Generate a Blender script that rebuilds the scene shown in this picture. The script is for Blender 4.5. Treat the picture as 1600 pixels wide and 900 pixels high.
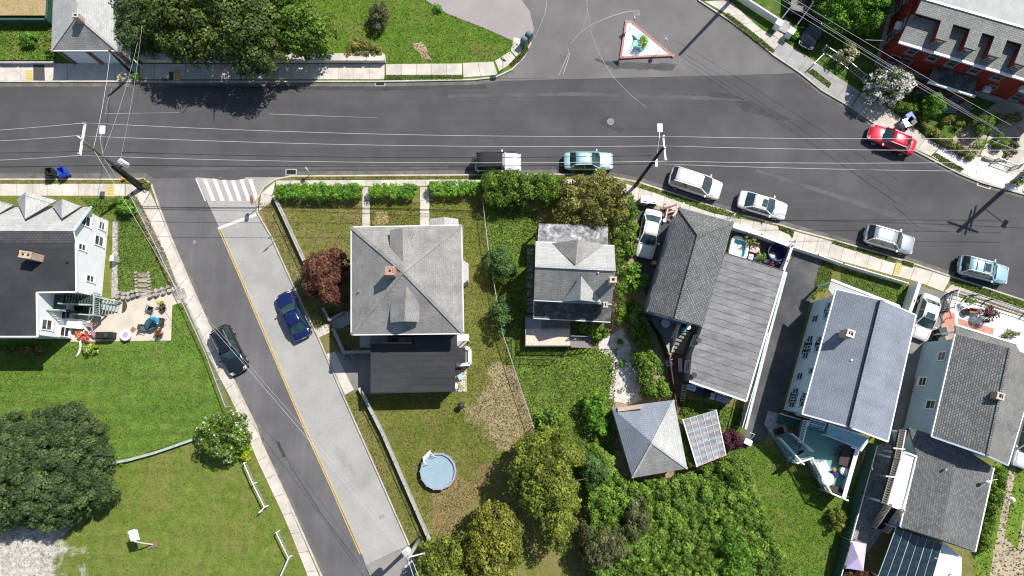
import bpy, bmesh, math, random
import numpy as np
from mathutils import Vector, Matrix

for o in list(bpy.data.objects):
    bpy.data.objects.remove(o)
SC = bpy.context.scene
COL = SC.collection
rnd = random.Random(7)
R = math.radians

# ------------------------------------------------------------------ camera
H, F = 64.0, 1067.0
TILT = math.atan(162.0 / F)
cam = bpy.data.cameras.new('camera')
camo = bpy.data.objects.new('camera', cam)
COL.objects.link(camo)
cam.sensor_width = 36.0
cam.lens = 36.0 * F / 1600.0
cam.clip_start = 0.5
cam.clip_end = 3000.0
camo.location = (0, 0, H)
camo.rotation_euler = (TILT, 0, 0)
SC.camera = camo

# ------------------------------------------------------------------ light
SUN_EL, SUN_AZ = R(53.0), R(47.0)      # azimuth measured from +Y towards +X
w = bpy.data.worlds.new("World")
SC.world = w
w.use_nodes = True
wn = w.node_tree
wn.nodes.clear()
sky = wn.nodes.new('ShaderNodeTexSky')
sky.sky_type = 'NISHITA'
sky.sun_disc = False
sky.sun_elevation = SUN_EL
sky.sun_rotation = SUN_AZ
bg = wn.nodes.new('ShaderNodeBackground')
bg.inputs['Strength'].default_value = 0.088
wo = wn.nodes.new('ShaderNodeOutputWorld')
wn.links.new(sky.outputs[0], bg.inputs[0])
wn.links.new(bg.outputs[0], wo.inputs[0])
sl = bpy.data.lights.new('sun', 'SUN')
sl.energy = 4.6
sl.angle = R(0.53)
sl.color = (1.0, 0.955, 0.89)
so = bpy.data.objects.new('sun', sl)
COL.objects.link(so)
sd = Vector((math.sin(SUN_AZ) * math.cos(SUN_EL), math.cos(SUN_AZ) * math.cos(SUN_EL), math.sin(SUN_EL)))
so.rotation_euler = sd.to_track_quat('Z', 'Y').to_euler()
so.location = sd * 90
SC.view_settings.view_transform = 'Standard'
SC.view_settings.look = 'None'
SC.view_settings.exposure = 0.42
SC.view_settings.gamma = 1.0
SC.render.engine = 'CYCLES'
SC.cycles.max_bounces = 5
SC.cycles.pixel_filter_type = 'BLACKMAN_HARRIS'
SC.cycles.filter_width = 1.15
SC.cycles.transparent_max_bounces = 8

# ------------------------------------------------------------------ placing
CA, SA = math.cos(TILT), math.sin(TILT)
def P(px, py, z=0.0):
    """world point at height z seen at photo position px, py"""
    x = (px - 800.0) / F
    y = -(py - 450.0) / F
    t = (H - z) / (CA - y * SA)
    return Vector((x * t, (y * CA + SA) * t, z))
def PL(pts, z=0.0):
    return [P(a, b, z) for a, b in pts]
def dirp(a, b, z=0.0):
    d = P(*b, z) - P(*a, z)
    return math.atan2(d.y, d.x)
def lerp(a, b, t):
    return a + (b - a) * t

# ------------------------------------------------------------------ materials
MATS = {}
def newmat(name):
    m = bpy.data.materials.new(name)
    m.use_nodes = True
    nt = m.node_tree
    b = nt.nodes['Principled BSDF']
    MATS[name] = m
    return m, nt, b
def nd(nt, t, **kw):
    n = nt.nodes.new(t)
    for k, v in kw.items():
        if k in n.inputs: n.inputs[k].default_value = v
        else: setattr(n, k, v)
    return n
def lk(nt, a, b): nt.links.new(a, b)
def noise(nt, vec, scale, detail=4, rough=0.6, dist=0.0):
    n = nt.nodes.new('ShaderNodeTexNoise')
    n.inputs['Scale'].default_value = scale
    n.inputs['Detail'].default_value = detail
    n.inputs['Roughness'].default_value = rough
    n.inputs['Distortion'].default_value = dist
    lk(nt, vec, n.inputs['Vector'])
    return n.outputs['Fac']
def ramp(nt, fac, stops):
    r = nt.nodes.new('ShaderNodeValToRGB')
    e = r.color_ramp.elements
    while len(e) < len(stops): e.new(0.5)
    for i, (p, c) in enumerate(stops):
        e[i].position = p
        e[i].color = (c[0], c[1], c[2], 1) if not isinstance(c, (int, float)) else (c, c, c, 1)
    lk(nt, fac, r.inputs[0])
    return r.outputs[0]
def mapr(nt, fac, a, b, lo=0.0, hi=1.0):
    m = nt.nodes.new('ShaderNodeMapRange')
    m.inputs[1].default_value = a; m.inputs[2].default_value = b
    m.inputs[3].default_value = lo; m.inputs[4].default_value = hi
    lk(nt, fac, m.inputs[0])
    return m.outputs[0]
def mixc(nt, fac, a, b, mode='MIX'):
    m = nt.nodes.new('ShaderNodeMix')
    m.data_type = 'RGBA'; m.blend_type = mode
    if isinstance(fac, (int, float)): m.inputs[0].default_value = fac
    else: lk(nt, fac, m.inputs[0])
    for v, i in ((a, 6), (b, 7)):
        if isinstance(v, (tuple, list)): m.inputs[i].default_value = (v[0], v[1], v[2], 1)
        else: lk(nt, v, m.inputs[i])
    return m.outputs[2]
def mulv(nt, col, val):
    """colour times a scalar output"""
    c = nt.nodes.new('ShaderNodeVectorMath'); c.operation = 'SCALE'
    lk(nt, col, c.inputs[0]); lk(nt, val, c.inputs['Scale'])
    return c.outputs[0]
def pos(nt): return nt.nodes.new('ShaderNodeNewGeometry').outputs['Position']
def objc(nt): return nt.nodes.new('ShaderNodeTexCoord').outputs['Object']
def uvc(nt): return nt.nodes.new('ShaderNodeTexCoord').outputs['UV']
def bump(nt, b, h, strength=0.4, dist=0.05):
    n = nt.nodes.new('ShaderNodeBump')
    n.inputs['Strength'].default_value = strength
    n.inputs['Distance'].default_value = dist
    lk(nt, h, n.inputs['Height']); lk(nt, n.outputs[0], b.inputs['Normal'])

def gmat(name, stops, scale=1.0, fine=(14, .2), blot=(.12, .15), rough=.9, bmp=.3, coord='pos',
         objvar=0.0, spec=.3, streak=None):
    m, nt, b = newmat(name)
    v = pos(nt) if coord == 'pos' else (objc(nt) if coord == 'obj' else uvc(nt))
    f1 = noise(nt, v, scale, 5)
    n = len(stops)
    col = ramp(nt, f1, [(0.30 + 0.40 * i / max(1, n - 1), c) for i, c in enumerate(stops)])
    ff = noise(nt, v, fine[0], 3, .7)
    col = mulv(nt, col, mapr(nt, ff, .3, .7, 1 - fine[1], 1 + fine[1]))
    fb = noise(nt, v, blot[0], 4)
    col = mulv(nt, col, mapr(nt, fb, .3, .7, 1 - blot[1], 1 + blot[1]))
    if streak:
        mp = nt.nodes.new('ShaderNodeMapping')
        mp.inputs['Scale'].default_value = streak[0]
        mp.inputs['Rotation'].default_value = (0, 0, streak[2] if len(streak) > 2 else 0)
        lk(nt, v, mp.inputs['Vector'])
        fs = noise(nt, mp.outputs[0], 1.0, 4)
        col = mulv(nt, col, mapr(nt, fs, .35, .65, 1 - streak[1], 1 + streak[1]))
    if objvar:
        oi = nt.nodes.new('ShaderNodeObjectInfo')
        col = mulv(nt, col, mapr(nt, oi.outputs['Random'], 0, 1, 1 - objvar, 1 + objvar))
    lk(nt, col, b.inputs['Base Color'])
    b.inputs['Roughness'].default_value = rough
    b.inputs['Specular IOR Level'].default_value = spec
    if bmp: bump(nt, b, ff, bmp, .02)
    return m

def plain(name, c, rough=.6, metal=0, coat=0, var=.06, spec=.4, scale=6):
    m, nt, b = newmat(name)
    f = noise(nt, objc(nt), scale, 4)
    base = nt.nodes.new('ShaderNodeRGB'); base.outputs[0].default_value = (*c, 1)
    col = mulv(nt, base.outputs[0], mapr(nt, f, .3, .7, 1 - var, 1 + var))
    lk(nt, col, b.inputs['Base Color'])
    b.inputs['Roughness'].default_value = rough
    b.inputs['Metallic'].default_value = metal
    b.inputs['Coat Weight'].default_value = coat
    b.inputs['Coat Roughness'].default_value = .06
    b.inputs['Specular IOR Level'].default_value = spec
    return m

def lawn(name, greens, dry, amount, scale=.35, rows=None, patches=(), rings=None):
    """grass cover: mottled greens with worn straw-coloured patches"""
    m, nt, b = newmat(name)
    v = pos(nt)
    g1 = noise(nt, v, 1.1, 6, .7)
    col = ramp(nt, g1, [(.32, greens[0]), (.5, greens[1]), (.68, greens[2])])
    d1 = noise(nt, v, scale, 6, .68, .4)
    d2 = noise(nt, v, 3.2, 5, .7)
    add = nt.nodes.new('ShaderNodeMath'); add.operation = 'ADD'
    lk(nt, d1, add.inputs[0]); lk(nt, mapr(nt, d2, 0, 1, -.22, .22), add.inputs[1])
    col = mulv(nt, col, mapr(nt, g1, 0, 1, 1.16, 1.16))
    mask = mapr(nt, add.outputs[0], .60 - amount * .35, .86 - amount * .25, 0, .85)
    col = mixc(nt, mask, col, dry)
    for (cx, cy, rad, c1_, c2_) in patches:
        dv = nt.nodes.new('ShaderNodeVectorMath'); dv.operation = 'DISTANCE'
        dv.inputs[1].default_value = (cx, cy, .11)
        lk(nt, v, dv.inputs[0])
        ad = nt.nodes.new('ShaderNodeMath'); ad.operation = 'ADD'
        lk(nt, dv.outputs['Value'], ad.inputs[0]); lk(nt, mapr(nt, d1, .2, .8, -rad * .8, rad * .8), ad.inputs[1])
        pm = mapr(nt, ad.outputs[0], rad * 1.12, rad * .8)
        pc = ramp(nt, d2, [(.35, c1_), (.65, c2_)])
        col = mixc(nt, pm, col, pc)
    if rings:
        dv = nt.nodes.new('ShaderNodeVectorMath'); dv.operation = 'DISTANCE'
        dv.inputs[1].default_value = (rings[0], rings[1], .11)
        lk(nt, v, dv.inputs[0])
        ad = nt.nodes.new('ShaderNodeMath'); ad.operation = 'MULTIPLY_ADD'
        lk(nt, d1, ad.inputs[0]); ad.inputs[1].default_value = 2.2; lk(nt, dv.outputs['Value'], ad.inputs[2])
        ml = nt.nodes.new('ShaderNodeMath'); ml.operation = 'MULTIPLY'; ml.inputs[1].default_value = 6.283 / rings[2]
        lk(nt, ad.outputs[0], ml.inputs[0])
        sn = nt.nodes.new('ShaderNodeMath'); sn.operation = 'SINE'; lk(nt, ml.outputs[0], sn.inputs[0])
        col = mulv(nt, col, mapr(nt, sn.outputs[0], -1, 1, 1 - rings[3], 1 + rings[3]))
    if rows:
        mp = nt.nodes.new('ShaderNodeMapping')
        mp.inputs['Rotation'].default_value = (0, 0, rows[0]); mp.inputs['Scale'].default_value = (.12, 1.6, 1)
        lk(nt, v, mp.inputs['Vector'])
        rr = noise(nt, mp.outputs[0], 1.0, 3)
        col = mulv(nt, col, mapr(nt, rr, .35, .65, 1 - rows[1], 1 + rows[1]))
    f1 = noise(nt, v, 5.5, 4, .8)
    col = mulv(nt, col, mapr(nt, f1, .3, .7, .80, 1.2))
    f2 = noise(nt, v, 22, 2, .7)
    col = mulv(nt, col, mapr(nt, f2, .3, .7, .84, 1.16))
    lk(nt, col, b.inputs['Base Color'])
    b.inputs['Roughness'].default_value = .95
    b.inputs['Specular IOR Level'].default_value = .1
    bump(nt, b, f1, .8, .12)
    return m

def shingle(name, c1, c2, mortar, row=.22, wid=.34, stain=.12, rough=.92, msize=.02):
    m, nt, b = newmat(name)
    v = uvc(nt)
    br = nt.nodes.new('ShaderNodeTexBrick')
    br.offset = .5
    br.inputs['Color1'].default_value = (*c1, 1); br.inputs['Color2'].default_value = (*c2, 1)
    br.inputs['Mortar'].default_value = (*mortar, 1)
    br.inputs['Scale'].default_value = 1.0
    br.inputs['Mortar Size'].default_value = msize
    br.inputs['Mortar Smooth'].default_value = .3
    br.inputs['Brick Width'].default_value = wid
    br.inputs['Row Height'].default_value = row
    lk(nt, v, br.inputs['Vector'])
    col = br.outputs['Color']
    p = pos(nt)
    f = noise(nt, p, .5, 5)
    col = mulv(nt, col, mapr(nt, f, .3, .7, 1 - stain, 1 + stain))
    f2 = noise(nt, p, 9, 3)
    col = mulv(nt, col, mapr(nt, f2, .3, .7, .86, 1.14))
    mp = nt.nodes.new('ShaderNodeMapping'); mp.inputs['Scale'].default_value = (1.3, .12, 1)
    lk(nt, v, mp.inputs['Vector'])
    f3 = noise(nt, mp.outputs[0], 1.0, 4)
    col = mulv(nt, col, mapr(nt, f3, .35, .65, 1 - stain * .5, 1 + stain * .5))
    lk(nt, col, b.inputs['Base Color'])
    b.inputs['Roughness'].default_value = rough
    b.inputs['Specular IOR Level'].default_value = .2
    bump(nt, b, br.outputs['Fac'], -.4, .02)
    return m

def siding(name, c, row=.14, dirt=.06):
    m, nt, b = newmat(name)
    v = uvc(nt)
    sp = nt.nodes.new('ShaderNodeSeparateXYZ'); lk(nt, v, sp.inputs[0])
    mm = nt.nodes.new('ShaderNodeMath'); mm.operation = 'MODULO'
    mm.inputs[1].default_value = row
    lk(nt, sp.outputs['Y'], mm.inputs[0])
    ln = mapr(nt, mm.outputs[0], 0, row * .18, .72, 1.0)
    base = nt.nodes.new('ShaderNodeRGB'); base.outputs[0].default_value = (*c, 1)
    col = mulv(nt, base.outputs[0], ln)
    f = noise(nt, pos(nt), .9, 5)
    col = mulv(nt, col, mapr(nt, f, .3, .7, 1 - dirt, 1 + dirt))
    lk(nt, col, b.inputs['Base Color'])
    b.inputs['Roughness'].default_value = .6
    bump(nt, b, mm.outputs[0], .3, .03)
    return m

def leafmat(name, cols, rough=.55, trans=.25, patch=.35, pscale=.5):
    m, nt, b = newmat(name)
    at = nt.nodes.new('ShaderNodeAttribute'); at.attribute_name = 'tint'
    n = len(cols)
    gains = (.62, .95, 1.45) if n == 3 else (.85, 1.1)
    col = ramp(nt, at.outputs['Fac'], [(i / max(1, n - 1), tuple(min(.85, q * gains[i]) for q in c)) for i, c in enumerate(cols)])
    f = noise(nt, pos(nt), pscale, 4)
    col = mulv(nt, col, mapr(nt, f, .3, .7, 1 - patch, 1 + patch))
    f2 = noise(nt, pos(nt), pscale * 2.3, 3)
    warm = nt.nodes.new('ShaderNodeVectorMath'); warm.operation = 'MULTIPLY'
    lk(nt, col, warm.inputs[0]); warm.inputs[1].default_value = (1.26, 1.07, .82) if cols[0][1] > cols[0][0] * 1.1 else (1.05, 1.05, 1.05)
    col = mixc(nt, mapr(nt, f2, .42, .66), col, warm.outputs[0])
    lk(nt, col, b.inputs['Base Color'])
    b.inputs['Roughness'].default_value = rough
    b.inputs['Specular IOR Level'].default_value = .25
    if trans:
        tr = nt.nodes.new('ShaderNodeBsdfTranslucent')
        lk(nt, col, tr.inputs['Color'])
        mx = nt.nodes.new('ShaderNodeMixShader'); mx.inputs[0].default_value = trans
        out = nt.nodes['Material Output']
        lk(nt, b.outputs[0], mx.inputs[1]); lk(nt, tr.outputs[0], mx.inputs[2])
        lk(nt, mx.outputs[0], out.inputs['Surface'])
    return m

def glass(name, c, rough=.08):
    m, nt, b = newmat(name)
    f = noise(nt, objc(nt), 1.5, 3)
    base = nt.nodes.new('ShaderNodeRGB'); base.outputs[0].default_value = (*c, 1)
    lk(nt, mulv(nt, base.outputs[0], mapr(nt, f, .3, .7, .5, 1.6)), b.inputs['Base Color'])
    b.inputs['Roughness'].default_value = rough
    b.inputs['Specular IOR Level'].default_value = .8
    b.inputs['Coat Weight'].default_value = .5
    return m

# ------------------------------------------------------------------ mesh collector
WL = {}
class MB:
    def __init__(s): s.v = []; s.f = []; s.mi = []
    def add(s, vs, fs, mi=0):
        n = len(s.v)
        s.v += [Vector(v) for v in vs]
        for f in fs: s.f.append(tuple(i + n for i in f)); s.mi.append(mi)
        return s
    def prism(s, pts, z0, z1, mi=0):
        n = len(pts)
        a = sum(pts[i][0] * pts[(i + 1) % n][1] - pts[(i + 1) % n][0] * pts[i][1] for i in range(n))
        if a < 0: pts = list(reversed(pts))
        vs = [(p[0], p[1], z0) for p in pts] + [(p[0], p[1], z1) for p in pts]
        fs = [tuple(range(n, 2 * n)), tuple(reversed(range(n)))]
        fs += [(i, (i + 1) % n, n + (i + 1) % n, n + i) for i in range(n)]
        return s.add(vs, fs, mi)
    def box(s, c, sx, sy, sz, rz=0, mi=0, M=None):
        M = M or (Matrix.Translation(Vector(c)) @ Matrix.Rotation(rz, 4, 'Z'))
        vs = [M @ Vector((x * sx / 2, y * sy / 2, z * sz / 2)) for z in (-1, 1) for x, y in ((-1, -1), (1, -1), (1, 1), (-1, 1))]
        return s.add(vs, [(0, 3, 2, 1), (4, 5, 6, 7), (0, 1, 5, 4), (1, 2, 6, 5), (2, 3, 7, 6), (3, 0, 4, 7)], mi)
    def bar(s, a, b, wd, ht, mi=0):
        """box beam from a to b (centre line)"""
        a, b = Vector(a), Vector(b)
        d = b - a; L = d.length
        if L < 1e-5: return s
        d.normalize()
        up = Vector((0, 0, 1)) if abs(d.z) < .95 else Vector((1, 0, 0))
        sx = d.cross(up).normalized(); u2 = sx.cross(d).normalized()
        vs = []
        for p in (a, b):
            for i, j in ((-1, -1), (1, -1), (1, 1), (-1, 1)):
                vs.append(p + sx * (wd / 2 * i) + u2 * (ht / 2 * j))
        return s.add(vs, [(0, 1, 2, 3), (7, 6, 5, 4), (0, 4, 5, 1), (1, 5, 6, 2), (2, 6, 7, 3), (3, 7, 4, 0)], mi)
    def tube(s, pts, r, n=6, mi=0, cap=True):
        pts = [Vector(p) for p in pts]
        rr = r if isinstance(r, (list, tuple)) else [r] * len(pts)
        rings = []; base = len(s.v)
        for i, p in enumerate(pts):
            d = (pts[min(i + 1, len(pts) - 1)] - pts[max(i - 1, 0)])
            if d.length < 1e-6: d = Vector((0, 0, 1))
            d.normalize()
            up = Vector((0, 0, 1)) if abs(d.z) < .9 else Vector((1, 0, 0))
            sx = d.cross(up).normalized(); sy = sx.cross(d)
            for k in range(n):
                a = 2 * math.pi * k / n
                s.v.append(p + (sx * math.cos(a) + sy * math.sin(a)) * rr[i])
        for i in range(len(pts) - 1):
            for k in range(n):
                a = base + i * n + k; b = base + i * n + (k + 1) % n
                s.f.append((a, b, b + n, a + n)); s.mi.append(mi)
        if cap:
            s.f.append(tuple(base + k for k in reversed(range(n)))); s.mi.append(mi)
            e = base + (len(pts) - 1) * n
            s.f.append(tuple(e + k for k in range(n))); s.mi.append(mi)
        return s
    def cyl(s, c, r, z0, z1, n=16, mi=0, r1=None):
        r1 = r if r1 is None else r1
        vs = [(c[0] + r * math.cos(2 * math.pi * k / n), c[1] + r * math.sin(2 * math.pi * k / n), z0) for k in range(n)]
        vs += [(c[0] + r1 * math.cos(2 * math.pi * k / n), c[1] + r1 * math.sin(2 * math.pi * k / n), z1) for k in range(n)]
        fs = [tuple(range(n, 2 * n)), tuple(reversed(range(n)))] + [(k, (k + 1) % n, n + (k + 1) % n, n + k) for k in range(n)]
        return s.add(vs, fs, mi)
    def ring(s, c, ro, ri, z0, z1, n=24, mi=0):
        vs = []
        for r, z in ((ro, z0), (ro, z1), (ri, z1), (ri, z0)):
            vs += [(c[0] + r * math.cos(2 * math.pi * k / n), c[1] + r * math.sin(2 * math.pi * k / n), z) for k in range(n)]
        fs = []
        for j in range(4):
            for k in range(n):
                a = j * n + k; b = j * n + (k + 1) % n
                e = ((j + 1) % 4) * n
                fs.append((a, b, e + (k + 1) % n, e + k))
        return s.add(vs, fs, mi)
    def sphere(s, c, rx, ry, rz, n=10, m=6, mi=0):
        vs = []; fs = []
        for i in range(m + 1):
            t = math.pi * i / m
            for k in range(n):
                a = 2 * math.pi * k / n
                vs.append((c[0] + rx * math.sin(t) * math.cos(a), c[1] + ry * math.sin(t) * math.sin(a), c[2] + rz * math.cos(t)))
        for i in range(m):
            for k in range(n):
                fs.append((i * n + k, (i + 1) * n + k, (i + 1) * n + (k + 1) % n, i * n + (k + 1) % n))
        return s.add(vs, fs, mi)
    def faces3(s, faces, th=.15, mi=0):
        """slab of several touching 3-D faces, extruded down by th"""
        cnt = {}
        key = lambda p: (round(p[0], 3), round(p[1], 3), round(p[2], 3))
        for f in faces:
            f = [Vector(p) for p in f]
            n = Vector((0, 0, 0))
            for i in range(len(f)):
                a, b = f[i], f[(i + 1) % len(f)]
                n += a.cross(b)
            if n.z < 0: f = list(reversed(f))
            s.add(f, [tuple(range(len(f)))], mi)
            g = [p - Vector((0, 0, th)) for p in f]
            s.add(g, [tuple(reversed(range(len(g))))], mi)
            for i in range(len(f)):
                a, b = f[i], f[(i + 1) % len(f)]
                k = (key(a), key(b)); kr = (key(b), key(a))
                if kr in cnt: cnt[kr] = None
                else: cnt[k] = (a, b)
        for e in cnt.values():
            if e:
                a, b = e; d = Vector((0, 0, th))
                s.add([a, b, b - d, a - d], [(3, 2, 1, 0)], mi)
        return s
    def build(s, name, mats, parent=None, smooth=False, kind=None, uv=True, label=None, keep=False):
        me = bpy.data.meshes.new(name)
        if keep: c = Vector((0, 0, 0))
        else:
            xs = [v[0] for v in s.v]; ys = [v[1] for v in s.v]; zs = [v[2] for v in s.v]
            c = Vector(((min(xs) + max(xs)) / 2, (min(ys) + max(ys)) / 2, min(zs)))
        me.from_pydata([tuple(v - c) for v in s.v], [], s.f)
        if not isinstance(mats, (list, tuple)): mats = [mats]
        for m in mats: me.materials.append(MATS[m] if isinstance(m, str) else m)
        if len(mats) > 1: me.polygons.foreach_set('material_index', s.mi)
        if smooth: me.polygons.foreach_set('use_smooth', [True] * len(s.f))
        if uv:
            ul = me.uv_layers.new(name='UVMap')
            Z = Vector((0, 0, 1))
            for p in me.polygons:
                nn = p.normal
                if abs(nn.z) > .995: u, vv = Vector((1, 0, 0)), Vector((0, 1, 0))
                else:
                    u = Z.cross(nn).normalized(); vv = nn.cross(u)
                for li in p.loop_indices:
                    q = me.vertices[me.loops[li].vertex_index].co + c
                    ul.data[li].uv = (q.dot(u), q.dot(vv))
        o = bpy.data.objects.new(name, me)
        COL.objects.link(o)
        WL[o] = c
        if parent is not None:
            o.parent = parent
            o.location = c - WL[parent]
        else: o.location = c
        if kind: o['kind'] = kind
        if label: o['label'] = label
        return o

def tag(o, label=None, cat=None, group=None, kind=None):
    if label: o['label'] = label
    if cat: o['category'] = cat
    if group: o['group'] = group
    if kind: o['kind'] = kind
    return o
def thing(name, loc, label, cat, group=None):
    o = bpy.data.objects.new(name, None)
    COL.objects.link(o)
    o.empty_display_size = .3
    o.location = loc
    WL[o] = Vector(loc)
    return tag(o, label, cat, group)
def copy_tree(o, parent=None):
    c = o.copy(); COL.objects.link(c)
    WL[c] = WL.get(o)
    if parent is not None: c.parent = parent
    for ch in list(o.children): copy_tree(ch, c)
    return c
def sheet(name, px, z, mat, kind='structure', z0=None, parent=None):
    """flat ground piece with real thickness, outline given as photo points on its own level"""
    mb = MB().prism(PL(px, z), z - .03 if z0 is None else z0, z)
    return mb.build(name, mat, parent, kind=kind, uv=False)
def strip(name, px, z0, z1, wd, mat, parent=None, kind=None, side=0):
    """long low body along a photo polyline; side -1/1 shifts it to one side"""
    pts = PL(px, z1); mb = MB(); n = len(pts)
    L, Rr = [], []
    for i, p in enumerate(pts):
        d = pts[min(i + 1, n - 1)] - pts[max(i - 1, 0)]
        d.z = 0; d.normalize()
        q = Vector((-d.y, d.x, 0))
        L.append(p + q * (wd / 2 + side * wd / 2)); Rr.append(p - q * (wd / 2 - side * wd / 2))
    vs = []
    for i in range(n):
        for p, z in ((L[i], z0), (L[i], z1), (Rr[i], z1), (Rr[i], z0)): vs.append((p.x, p.y, z))
    fs = []
    for i in range(n - 1):
        a = i * 4; b = a + 4
        for j in range(4): fs.append((a + j, a + (j + 1) % 4, b + (j + 1) % 4, b + j))
    fs += [(0, 3, 2, 1), (n * 4 - 4, n * 4 - 3, n * 4 - 2, n * 4 - 1)]
    mb.add(vs, fs)
    o = mb.build(name, mat, parent, kind=kind)
    return o
# ------------------------------------------------------------------ foliage
def inpoly(x, y, poly):
    ins = np.zeros(x.shape, bool); n = len(poly)
    for i in range(n):
        x0, y0 = poly[i][0], poly[i][1]; x1, y1 = poly[(i + 1) % n][0], poly[(i + 1) % n][1]
        c = ((y0 > y) != (y1 > y)) & (x < (x1 - x0) * (y - y0) / (y1 - y0 + 1e-12) + x0)
        ins ^= c
    return ins
def edged(x, y, poly):
    d = np.full(x.shape, 1e9); n = len(poly)
    for i in range(n):
        x0, y0 = poly[i][0], poly[i][1]; x1, y1 = poly[(i + 1) % n][0], poly[(i + 1) % n][1]
        dx, dy = x1 - x0, y1 - y0
        t = np.clip(((x - x0) * dx + (y - y0) * dy) / (dx * dx + dy * dy + 1e-12), 0, 1)
        d = np.minimum(d, np.hypot(x - x0 - t * dx, y - y0 - t * dy))
    return d
def leaves_mesh(name, c, nrm, size, tint, mats, parent, midx=None, asp=.6, kind=None, fold=.15, rng=None):
    N = len(c)
    rng = rng or np.random.default_rng(1)
    nrm = nrm / (np.linalg.norm(nrm, axis=1, keepdims=True) + 1e-9)
    r = rng.normal(size=(N, 3))
    t = np.cross(nrm, r); t /= (np.linalg.norm(t, axis=1, keepdims=True) + 1e-9)
    b = np.cross(nrm, t)
    sz = size[:, None]
    V = np.empty((N, 4, 3), np.float32)
    V[:, 0] = c - t * sz * .5
    V[:, 1] = c + b * sz * asp * .5 + nrm * sz * fold
    V[:, 2] = c + t * sz * .5
    V[:, 3] = c - b * sz * asp * .5 + nrm * sz * fold
    cen = V.reshape(-1, 3).mean(0); cen[2] = V[:, :, 2].min()
    V -= cen
    me = bpy.data.meshes.new(name)
    me.vertices.add(N * 4); me.loops.add(N * 4); me.polygons.add(N)
    me.vertices.foreach_set('co', V.reshape(-1))
    me.loops.foreach_set('vertex_index', np.arange(N * 4, dtype=np.int32))
    me.polygons.foreach_set('loop_start', np.arange(0, N * 4, 4, dtype=np.int32))
    me.polygons.foreach_set('loop_total', np.full(N, 4, np.int32))
    if not isinstance(mats, (list, tuple)): mats = [mats]
    for m in mats: me.materials.append(MATS[m])
    if midx is not None: me.polygons.foreach_set('material_index', midx.astype(np.int32))
    me.update()
    at = me.attributes.new('tint', 'FLOAT', 'FACE')
    at.data.foreach_set('value', np.clip(tint, 0, 1).astype(np.float32))
    o = bpy.data.objects.new(name, me); COL.objects.link(o)
    cv = Vector([float(q) for q in cen]); WL[o] = cv
    if parent is not None: o.parent = parent; o.location = cv - WL[parent]
    else: o.location = cv
    if kind: o['kind'] = kind
    return o
def canopy(name, poly, zlo, ztop, mats, parent, lobe=.9, leaf=.22, dens=1.0, seed=1, flower=0.0, flat=.0,
           rough=.38, jit=.35, kind=None, up=.45):
    """crown of leaf-sized faces gathered in lobes inside a ground outline (world points)"""
    rng = np.random.default_rng(seed)
    leaf = leaf * .88
    X = [p[0] for p in poly]; Y = [p[1] for p in poly]
    st = lobe * .95
    gx, gy = np.meshgrid(np.arange(min(X), max(X) + st, st), np.arange(min(Y), max(Y) + st, st))
    gx = (gx + rng.uniform(-.45, .45, gx.shape) * st).ravel(); gy = (gy + rng.uniform(-.45, .45, gy.shape) * st).ravel()
    ok = inpoly(gx, gy, poly); gx, gy = gx[ok], gy[ok]
    d = edged(gx, gy, poly)
    ok = d > lobe * .3; gx, gy, d = gx[ok], gy[ok], d[ok]
    if len(gx) == 0:
        gx = np.array([sum(X) / len(X)]); gy = np.array([sum(Y) / len(Y)]); d = np.array([lobe * .5])
    D = max(d.max(), .01)
    if flat: D = min(D, flat)
    t = np.clip(d / D, 0, 1)
    f = np.sqrt(np.clip(1 - (1 - t) ** 2, 0, 1))
    r = lobe * rng.uniform(.55, 1.05, len(gx))
    r = np.minimum(r, np.maximum(d * 1.15, lobe * .35))
    z = zlo + (ztop - zlo) * f - r * .7 + rng.normal(0, jit * lobe, len(gx))
    z = np.maximum(z, zlo + r * .3)
    lc = [np.stack([gx, gy, z], 1)]; lr = [r]
    # second storey of lobes under the outer ones gives the crown its sides
    z2 = zlo + (z - zlo) * rng.uniform(.25, .6, len(gx))
    m2 = t < .75
    lc.append(np.stack([gx, gy, z2], 1)[m2]); lr.append((r * .95)[m2])
    lc = np.concatenate(lc); lr = np.concatenate(lr)
    ltint = rng.uniform(0, 1, len(lr))
    cnt = np.maximum(16, (dens * 10.0 * lr ** 2 / leaf ** 2)).astype(int)
    idx = np.repeat(np.arange(len(lr)), cnt)
    N = len(idx)
    dv = rng.normal(size=(N, 3)); dv[:, 2] += up * 1.2
    dv /= np.linalg.norm(dv, axis=1, keepdims=True)
    rr = lr[idx] * rng.uniform(.74, 1.06, N)
    # knobbly surface
    kn = 1 + .18 * np.sin(dv[:, 0] * 7 + idx) * np.cos(dv[:, 1] * 8 + idx * 2)
    c = lc[idx] + dv * (rr * kn)[:, None] * np.array([1, 1, .85])
    nr = dv + rng.normal(0, rough, (N, 3)) + np.array([0, 0, up])
    size = leaf * np.clip(rng.lognormal(-.08, .34, N), .4, 2.0)
    tint = ltint[idx] * .42 + rng.uniform(0, 1, N) ** 1.3 * .58
    c[:, 2] = np.maximum(c[:, 2], .12)
    mi = None
    if flower:
        mi = ((rng.uniform(0, 1, N) < flower * (.4 + 1.2 * (ltint[idx] > .4))) & (dv[:, 2] > -.1)).astype(int)
    return leaves_mesh(name, c, nr, size, tint, mats, parent, mi, kind=kind, rng=rng, asp=.72)
def limbs(mb, base, top, rad, spread, n, r0, rng):
    base = Vector(base); top = Vector(top)
    mb.tube([base, base.lerp(top, .35), base.lerp(top, .7), top], [r0, r0 * .8, r0 * .55, r0 * .3], 8)
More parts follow.
